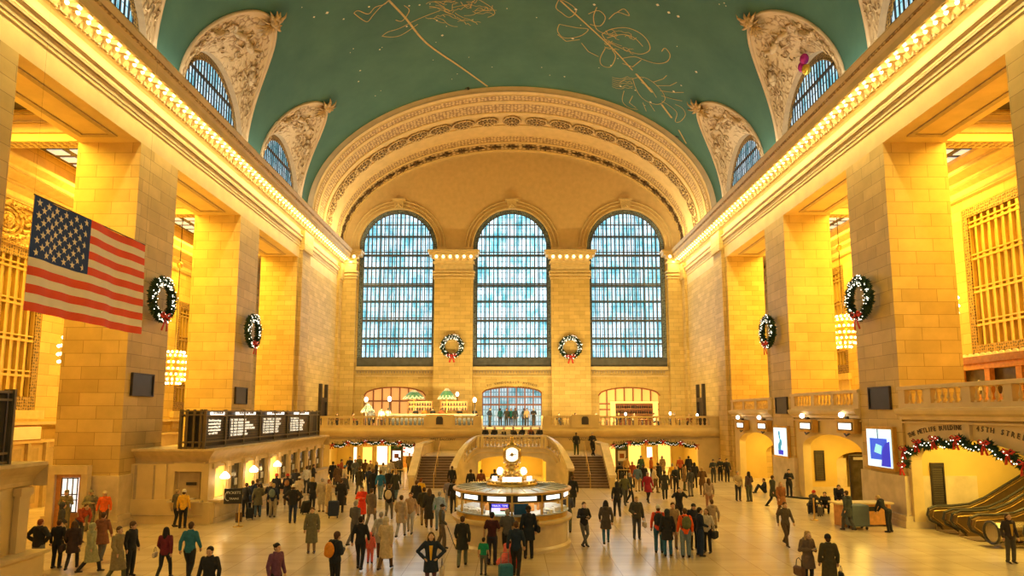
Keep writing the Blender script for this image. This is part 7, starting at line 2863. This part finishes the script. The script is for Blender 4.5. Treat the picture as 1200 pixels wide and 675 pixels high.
pp(672, 640, 20, 'lean', 'person in black with crossed legs leaning at the right side of the booth', top='jacket', tc=BLACK, leg='skinny', lc=(.12, .12, .12), hc='brown', skin=3, h=1.72)
pp(666, 624, 170, 'carry', 'person in grey with white cap behind the right side of the booth', top='jacket', tc=DGREY, lc=(.10, .11, .08), hair='beanie', hatc=WHITE)
pp(672, 596, 180, 'walk', 'person in a dark coat beyond the right side of the booth', top='coat', tc=BLACK, lc=BLACK)
for k, (px, tc) in enumerate(((552, BLACK), (562, (.2, .06, .03)), (580, DGREY))):
    pp(px, 584, 180, 'stand', ['person in black at the foot of the stair beyond the booth, leftmost of three', 'person in brown red beyond the booth, middle of three', 'person in dark grey beyond the booth before the yellow arch'][k], top='jacket', tc=tc, lc=BLACK)
# right half
pp(711, 638, 175, 'walk', 'person in brown coat and blue jeans walking away right of the booth', top='coat', tc=(.09, .07, .05), leg='skinny', lc=(.05, .14, .24), hair='long', hc='black', h=1.72)
pp(724, 606, 180, 'walk2', 'person in black by the foot of the right stair', top='jacket', tc=BLACK, lc=BLACK, hair='hood', hatc=BLACK)
o = pp(747, 632, 5, 'carry', 'person in a dark parka and boots with a white bag right of centre', top='puffer', tc=(.06, .055, .04), lc=DGREY, hc='blond', boots=True, h=1.75)
handbag(o, (.55, .48, .45), 'white shopping bag held by the person in dark parka', 1, .6, 1.0, 'shopping_bag')
o = pp(773, 648, 170, 'stand', 'person in a red jacket and white cap in the group right of centre', top='jacket', tc=(.75, .08, .03), lc=(.04, .12, .2), hair='beanie', hatc=WHITE)
backpack(o, BLACK, 'black backpack on the person in red and white cap', 0, 1.1)
pp(778, 650, 178, 'stand', 'person in a long black hooded coat and blue jeans in the group', top='coat', tc=BLACK, lc=(.03, .12, .22), hair='hood', hatc=(.03, .04, .045), h=1.68)
pp(790, 643, 0, 'stand', 'person in beige between the black coat and the orange jacket', top='jacket', tc=(.34, .24, .12), lc=(.3, .22, .14), hc='brown', boots=True)
o = pp(799, 653, 178, 'stand', 'person in an orange jacket and faded jeans in the group', top='jacket', tc=(.90, .12, .015), leg='wide', lc=(.16, .22, .28), hair='short', hc='brown', skin=3, h=1.75)
backpack(o, (.12, .13, .05), 'olive green backpack on the orange jacket', 0, 1.05)
CAM = pp(797, 616, 0, 'photo', 'person in black raising a camera behind the orange jacket', top='jacket', tc=BLACK, lc=BLACK, hc='black', skin=3)
phone(CAM, 'small camera raised by the person behind the orange jacket', 1.6, -.36)
o = pp(814, 644, 10, 'phone', 'person in dark blue and cap looking down in the group', top='jacket', tc=(.02, .025, .04), lc=BLACK, hair='cap', hatc=BLACK)
pp(819, 652, 100, 'carry', 'person in a navy jacket stooping in the group on the right', top='jacket', tc=(.012, .02, .045), leg='wide', lc=(.02, .035, .08), hair='short', hc='black')
o = pp(830, 648, 320, 'carry', 'person in a white top with brown hair at the right of the group', top='jacket', tc=(.60, .52, .42), lc=BLACK, hair='long', hc='brown', h=1.62)
handbag(o, (.5, .4, .3), 'cream shoulder bag at the right of the group', -1, .9)
handbag(o, BLACK, 'dark folded umbrella bag held out at the right of the group', 1, .75, 1.1)
pp(836, 632, 190, 'walk', 'person in grey skirt and boots walking away on the right', top='coat', tc=(.36, .27, .19), leg='skirt', lc=(.07, .05, .05), hc='brown', boots=True, h=1.62)
pp(832, 600, 180, 'stand', 'person in grey top behind the group at the right', top='jacket', tc=(.34, .26, .2), lc=(.3, .15, .1), hair='long', hc='brown')
# crowd under the right arch
crowd = [(727, 572, BLACK, BLACK, 'short', None, 'stand', 'black suit at the left of the right passage crowd'), (733, 592, OLIVE, DGREY, 'hood', BLACK, 'walk', 'grey brown coat walking into the right passage'), (739, 590, (.04, .05, .07), BLACK, 'short', None, 'walk2', 'dark blue coat left of the maroon one'),
         (742, 570, (.3, .06, .02), BLACK, 'short', None, 'stand', 'rust jacket deep in the right passage'), (748, 577, (.10, .16, .26), TAN_, 'short', None, 'walk', 'slate blue top in the right passage'), (755, 575, BLACK, BLACK, 'beanie', DGREY, 'stand', 'black jacket and grey hat in the right passage'),
         (760, 589, (.30, .015, .04), BLACK, 'short', None, 'walk', 'crimson coat in the right crowd'), (768, 578, CREAM, BROWN, 'short', None, 'walk2', 'cream scarf in the right crowd'), (772, 572, BLACK, BLACK, 'short', None, 'carry', 'black coat beneath the right garland'),
         (780, 586, (.05, .05, .04), BLACK, 'short', None, 'walk', 'dark green coat at the middle of the right crowd'), (789, 573, (.80, .42, .03), BROWN, 'short', None, 'stand', 'bright yellow top in the right crowd'), (793, 578, (.02, .025, .03), BLACK, 'long', None, 'carry', 'black dress coat beside the yellow top'),
         (803, 575, (.25, .15, .07), OLIVE, 'short', None, 'stand', 'brown jacket in the right crowd'), (810, 582, (.05, .05, .06), GREY, 'beanie', BLACK, 'stand', 'slate coat and black hat in the right crowd'), (815, 572, BLACK, BLACK, 'hood', BLACK, 'stand', 'black hooded coat in the right crowd'),
         (824, 580, BROWN, BROWN, 'short', None, 'phone', 'brown coat at the right end of the crowd'), (735, 562, (.5, .3, .1), BLACK, 'short', None, 'stand', 'orange brown coat far under the right arch'), (764, 562, (.45, .12, .03), BLACK, 'beanie', RED, 'stand', 'red hat far under the right arch'),
         (777, 560, (.3, .2, .1), BLACK, 'short', None, 'stand', 'tan jacket far under the right arch'), (798, 561, (.4, .08, .03), BLACK, 'short', None, 'stand', 'dull red jacket far under the right arch'), (808, 560, BLACK, BLACK, 'short', None, 'stand', 'black jacket far under the right arch'),
         (752, 560, (.05, .1, .06), BLACK, 'beanie', BLUE, 'stand', 'blue hat far under the right arch')]
for k, (px, py, tc, lc, hr, hatc, kd, lab) in enumerate(crowd):
    pp(px, py, (180, 10, 90, 200, 170)[k % 5], kd, 'person in ' + lab, top=('coat', 'jacket', 'puffer')[k % 3], tc=tc, lc=lc, hair=hr, hatc=hatc, hc=('black', 'brown', 'grey', 'blond')[k % 4])
far = [(428, 566, (.1, .05, .02), 'brown jacket deep in the left passage'), (434, 568, (.35, .25, .1), 'ochre coat deep in the left passage'), (441, 570, BLACK, 'black coat beside the poster kiosk'), (449, 572, (.45, .4, .3), 'pale hair and grey coat near the poster kiosk'),
       (458, 566, (.5, .45, .38), 'white jacket deep in the left passage'), (416, 566, (.12, .12, .12), 'charcoal coat at the mouth of the left passage'), (400, 566, (.4, .1, .04), 'orange red scarf at the left passage mouth'), (390, 570, BLACK, 'black coat by the last ticket window')]
for k, (px, py, tc, lab) in enumerate(far):
    pp(px, py, (180, 20, 100, 190)[k % 4], ('walk', 'stand', 'carry')[k % 3], 'person in ' + lab, top=('jacket', 'coat')[k % 2], tc=tc, lc=BLACK, hc=('brown', 'black', 'blond')[k % 3])
# officers and others on the right
pp(837, 566, 0, 'folded', 'officer in dark uniform, leftmost of the three by the red door', top='jacket', tc=(.04, .045, .05), lc=(.05, .05, .05), hair='cap', hatc=BLACK)
pp(845, 564, 0, 'folded', 'officer in black uniform with silver belt, middle of the three', top='jacket', tc=BLACK, lc=BLACK, hc='black')
pp(853, 565, 0, 'stand', 'officer in black uniform, rightmost of the three', top='jacket', tc=BLACK, lc=BLACK, hc='black')
pp(866, 587, 5, 'carry', 'guard in a tan shirt with hands clasped on the right of the floor', top='jacket', tc=(.50, .38, .22), lc=(.04, .04, .045), hc='grey')
o = pp(879, 588, 200, 'carry', 'person in a dark jacket talking to the tan shirted guard', top='jacket', tc=(.09, .06, .06), leg='wide', lc=(.10, .10, .06), hair='long', hc='black')
pp(926, 583, 350, 'phone', 'person in a black suit leaning by the second right pier', top='jacket', tc=BLACK, lc=BLACK, hc='black')
pp(907, 595, 100, 'walk', 'person in dark green walking right beside the second right arch', top='coat', tc=(.06, .06, .035), lc=BLACK)
pp(917, 606, 10, 'walk2', 'person with fair hair and rust coat on the right of the floor', top='coat', tc=(.32, .13, .04), lc=BROWN, hair='long', hc='blond')
pp(922, 640, 5, 'walk', 'person in a brown grey jacket striding toward the camera on the right', top='jacket', tc=(.11, .085, .055), lc=(.09, .06, .035), hc='brown', h=1.7)
x, y, _ = floor_at(897, 578); person(x, y, 0, 260, 'sit', 'person sitting on the floor against the second right arch', top='jacket', tc=BLACK, lc=BLACK)
x, y, _ = floor_at(951, 600); person(x, y, 0, 20, 'crouch', 'person in red cap crouching by luggage near the second right arch', top='puffer', tc=(.10, .09, .07), lc=BLACK, hair='beanie', hatc=RED)
x, y, _ = floor_at(972, 603); person(x, y + .3, 0, 330, 'crouch', 'person in black crouching beside the queue post', top='jacket', tc=BLACK, lc=BLACK, hc='brown')
o = pp(979, 603, 340, 'bent', 'person in black bending over beside the queue post', top='jacket', tc=(.03, .03, .035), lc=BLACK, hc='brown')
for k, (px, py) in enumerate(((951, 602), (962, 605), (957, 601))):
    x, y, _ = floor_at(px, py); suitcase(x, y, (BLACK, (.12, .10, .08), DGREY)[k], ['black duffel beside the crouching red cap', 'grey and white bag at the foot of the queue post', 'dark bag between the crouching travellers'][k], k * .7, .42)
pp(995, 622, 200, 'walk2', 'person in grey pushing the rolling cage by the wooden desk', top='coat', tc=(.05, .06, .065), lc=DGREY)
pp(1043, 624, 215, 'bent', 'person in black leaning on the wooden desk', top='jacket', tc=BLACK, lc=BLACK, hc='blond')
o = pp(949, 690, 15, 'phone', 'person with long blond hair and brown jacket looking at a phone at the lower right', top='coat', tc=(.16, .11, .08), leg='skinny', lc=BLACK, hair='long', hc='blond', skin=3, h=1.7)
phone(o, 'pale phone in the hands of the blond person at the lower right')
handbag(o, (.14, .07, .04), 'round brown handbag hanging beside the blond person', -1, .55, 1.15)
o = pp(968, 694, 170, 'stand', 'person in a long olive coat and black hat at the lower right', top='long', tc=(.07, .06, .03), lc=BLACK, hair='beanie', hatc=BLACK, h=1.66)
handbag(o, BLACK, 'small black bag on a strap beside the olive coat', -1, .55, .8)
pp(1186, 660, 0, 'stand', 'person in dark jacket and yellow patterned top before the escalators', top='jacket', tc=(.05, .035, .03), lc=(.08, .07, .05), hair='long', hc='brown', shirt=(.6, .36, .05), h=1.7)
# stairs, landing, balcony
pp(676, 534, 170, 'walk', 'blurred person in black at the top of the right stair flight', z=1.99, top='jacket', tc=BLACK, lc=(.04, .06, .03))
pp(695, 534, 5, 'lean', 'person in a black suit leaning at the top of the right stair', z=1.99, top='jacket', tc=BLACK, lc=BLACK, hc='grey')
pp(530, 578, 180, 'stand', 'person in black jacket at the foot of the left stair beside the newel', top='jacket', tc=BLACK, lc=BLACK)
LZ = 2.72
for k, (x, y, z, kd, tc, lab) in enumerate(((-2.3, 55.6, LZ, 'sit', BLACK, 'hunched person in black at the left end of the landing steps'), (-1.5, 55.7, LZ, 'sit', BLACK, 'person in black sitting on the landing steps left of centre'), (-.7, 55.8, LZ, 'sit', CREAM, 'person in cream sitting on the landing steps'),
                                          (.1, 55.7, LZ, 'sit', DGREY, 'person in grey sitting on the landing steps near the middle'), (.9, 55.7, LZ, 'sit', BLACK, 'person in black sitting on the landing steps right of centre'), (1.62, 55.9, LZ, 'sit', (.3, .1, .05), 'person in rust sitting on the landing steps'), (2.38, 55.6, LZ, 'sit', BLACK, 'person in black at the right end of the landing steps'))):
    person(x, y + 1.5, 3.08, (10, 350, 0, 20, 340)[k % 5], kd, lab, top='jacket', tc=tc, lc=BLACK, hc=('black', 'brown', 'grey')[k % 3])
for k, (x, y, kd, tc, lab, f) in enumerate(((-2.1, 62.6, 'hips', NAVY, 'person in blue leaning at the left of the street doors', 60), (-1.2, 67.3, 'stand', TEALC, 'person in teal before the left street door', 180), (-.1, 66.8, 'walk', (.02, .22, .25), 'person in turquoise entering through the middle street door', 0), (.3, 64.8, 'stand', (.03, .04, .06), 'person in navy on the balcony before the middle door', 180),
                                          (1.45, 64.6, 'stand', (.45, .32, .2), 'person in beige on the balcony before the right door', 10), (2.1, 64.4, 'folded', BLACK, 'person in a black suit on the balcony before the right door', 0), (-.55, 66.0, 'carry', DGREY, 'person in grey just inside the street doors', 350), (1.2, 66.5, 'walk2', (.05, .1, .2), 'person in blue at the right street door', 180))):
    person(x, y, BZ, f, kd, lab, top='jacket', tc=tc, lc=DGREY, hc=('brown', 'black', 'blond')[k % 3])
rest = [(-11.9, 60.3, 'stand', WHITE, 'waiter in white at the left of the bar', 'short'), (-11.4, 60.6, 'folded', WHITE, 'waiter in white next to the first waiter', 'short'), (-9.0, 61.8, 'carry', BLACK, 'bartender in black below the wide green lamp', 'short'), (-8.2, 61.8, 'stand', (.75, .2, .03), 'person in orange behind the bar', 'short'),
        (-7.4, 61.8, 'stand', BLACK, 'person in black behind the middle of the bar', 'short'), (-6.6, 61.9, 'carry', (.5, .12, .05), 'person in red behind the bar', 'short'), (-4.9, 61.9, 'stand', BLACK, 'bartender in black below the right green lamp', 'short'), (-3.5, 62.3, 'stand', BLACK, 'person in black at the right end of the bar', 'short'),
        (4.0, 60.0, 'seat', BLACK, 'diner in black left of the right hand pedestal', 'short'), (5.6, 60.9, 'seat', (.03, .04, .04), 'diner in dark green at the right balcony', 'long'), (7.5, 60.2, 'seat', (.08, .04, .03), 'diner in brown at the right balcony', 'short'), (9.6, 60.5, 'seat', BLACK, 'diner in black near the low table lamp', 'short'),
        (11.0, 60.3, 'seat', (.4, .3, .2), 'diner in beige before the bar opening', 'short'), (12.8, 60.1, 'seat', WHITE, 'diner in white before the bar opening', 'short'), (14.9, 60.9, 'seat', BLACK, 'diner in black at the right of the bar opening', 'short'), (16.2, 60.4, 'seat', (.3, .1, .04), 'diner in rust near the right end of the balcony', 'short'),
        (-16.6, 60.2, 'seat', BLACK, 'diner in black at the far left of the balcony', 'short'), (-15.1, 60.1, 'seat', (.3, .06, .03), 'diner in red at the left of the balcony', 'short'), (-13.2, 60.3, 'seat', BLACK, 'diner in black beside the striped lamp', 'long'), (-12.7, 59.4, 'stand', BLACK, 'person in black at the left end of the bar', 'short')]
for k, (x, y, kd, tc, lab, hr) in enumerate(rest):
    person(x + (.0 if kd != 'seat' else .35), y + (0 if kd != 'seat' else 1.3), BZ, (0, 90, 270, 180)[k % 4] if kd == 'seat' else (0, 180)[k % 2], kd, lab, top='jacket', tc=tc, lc=BLACK, hair=hr, hc=('black', 'brown', 'grey', 'blond')[k % 4], h=1.72)
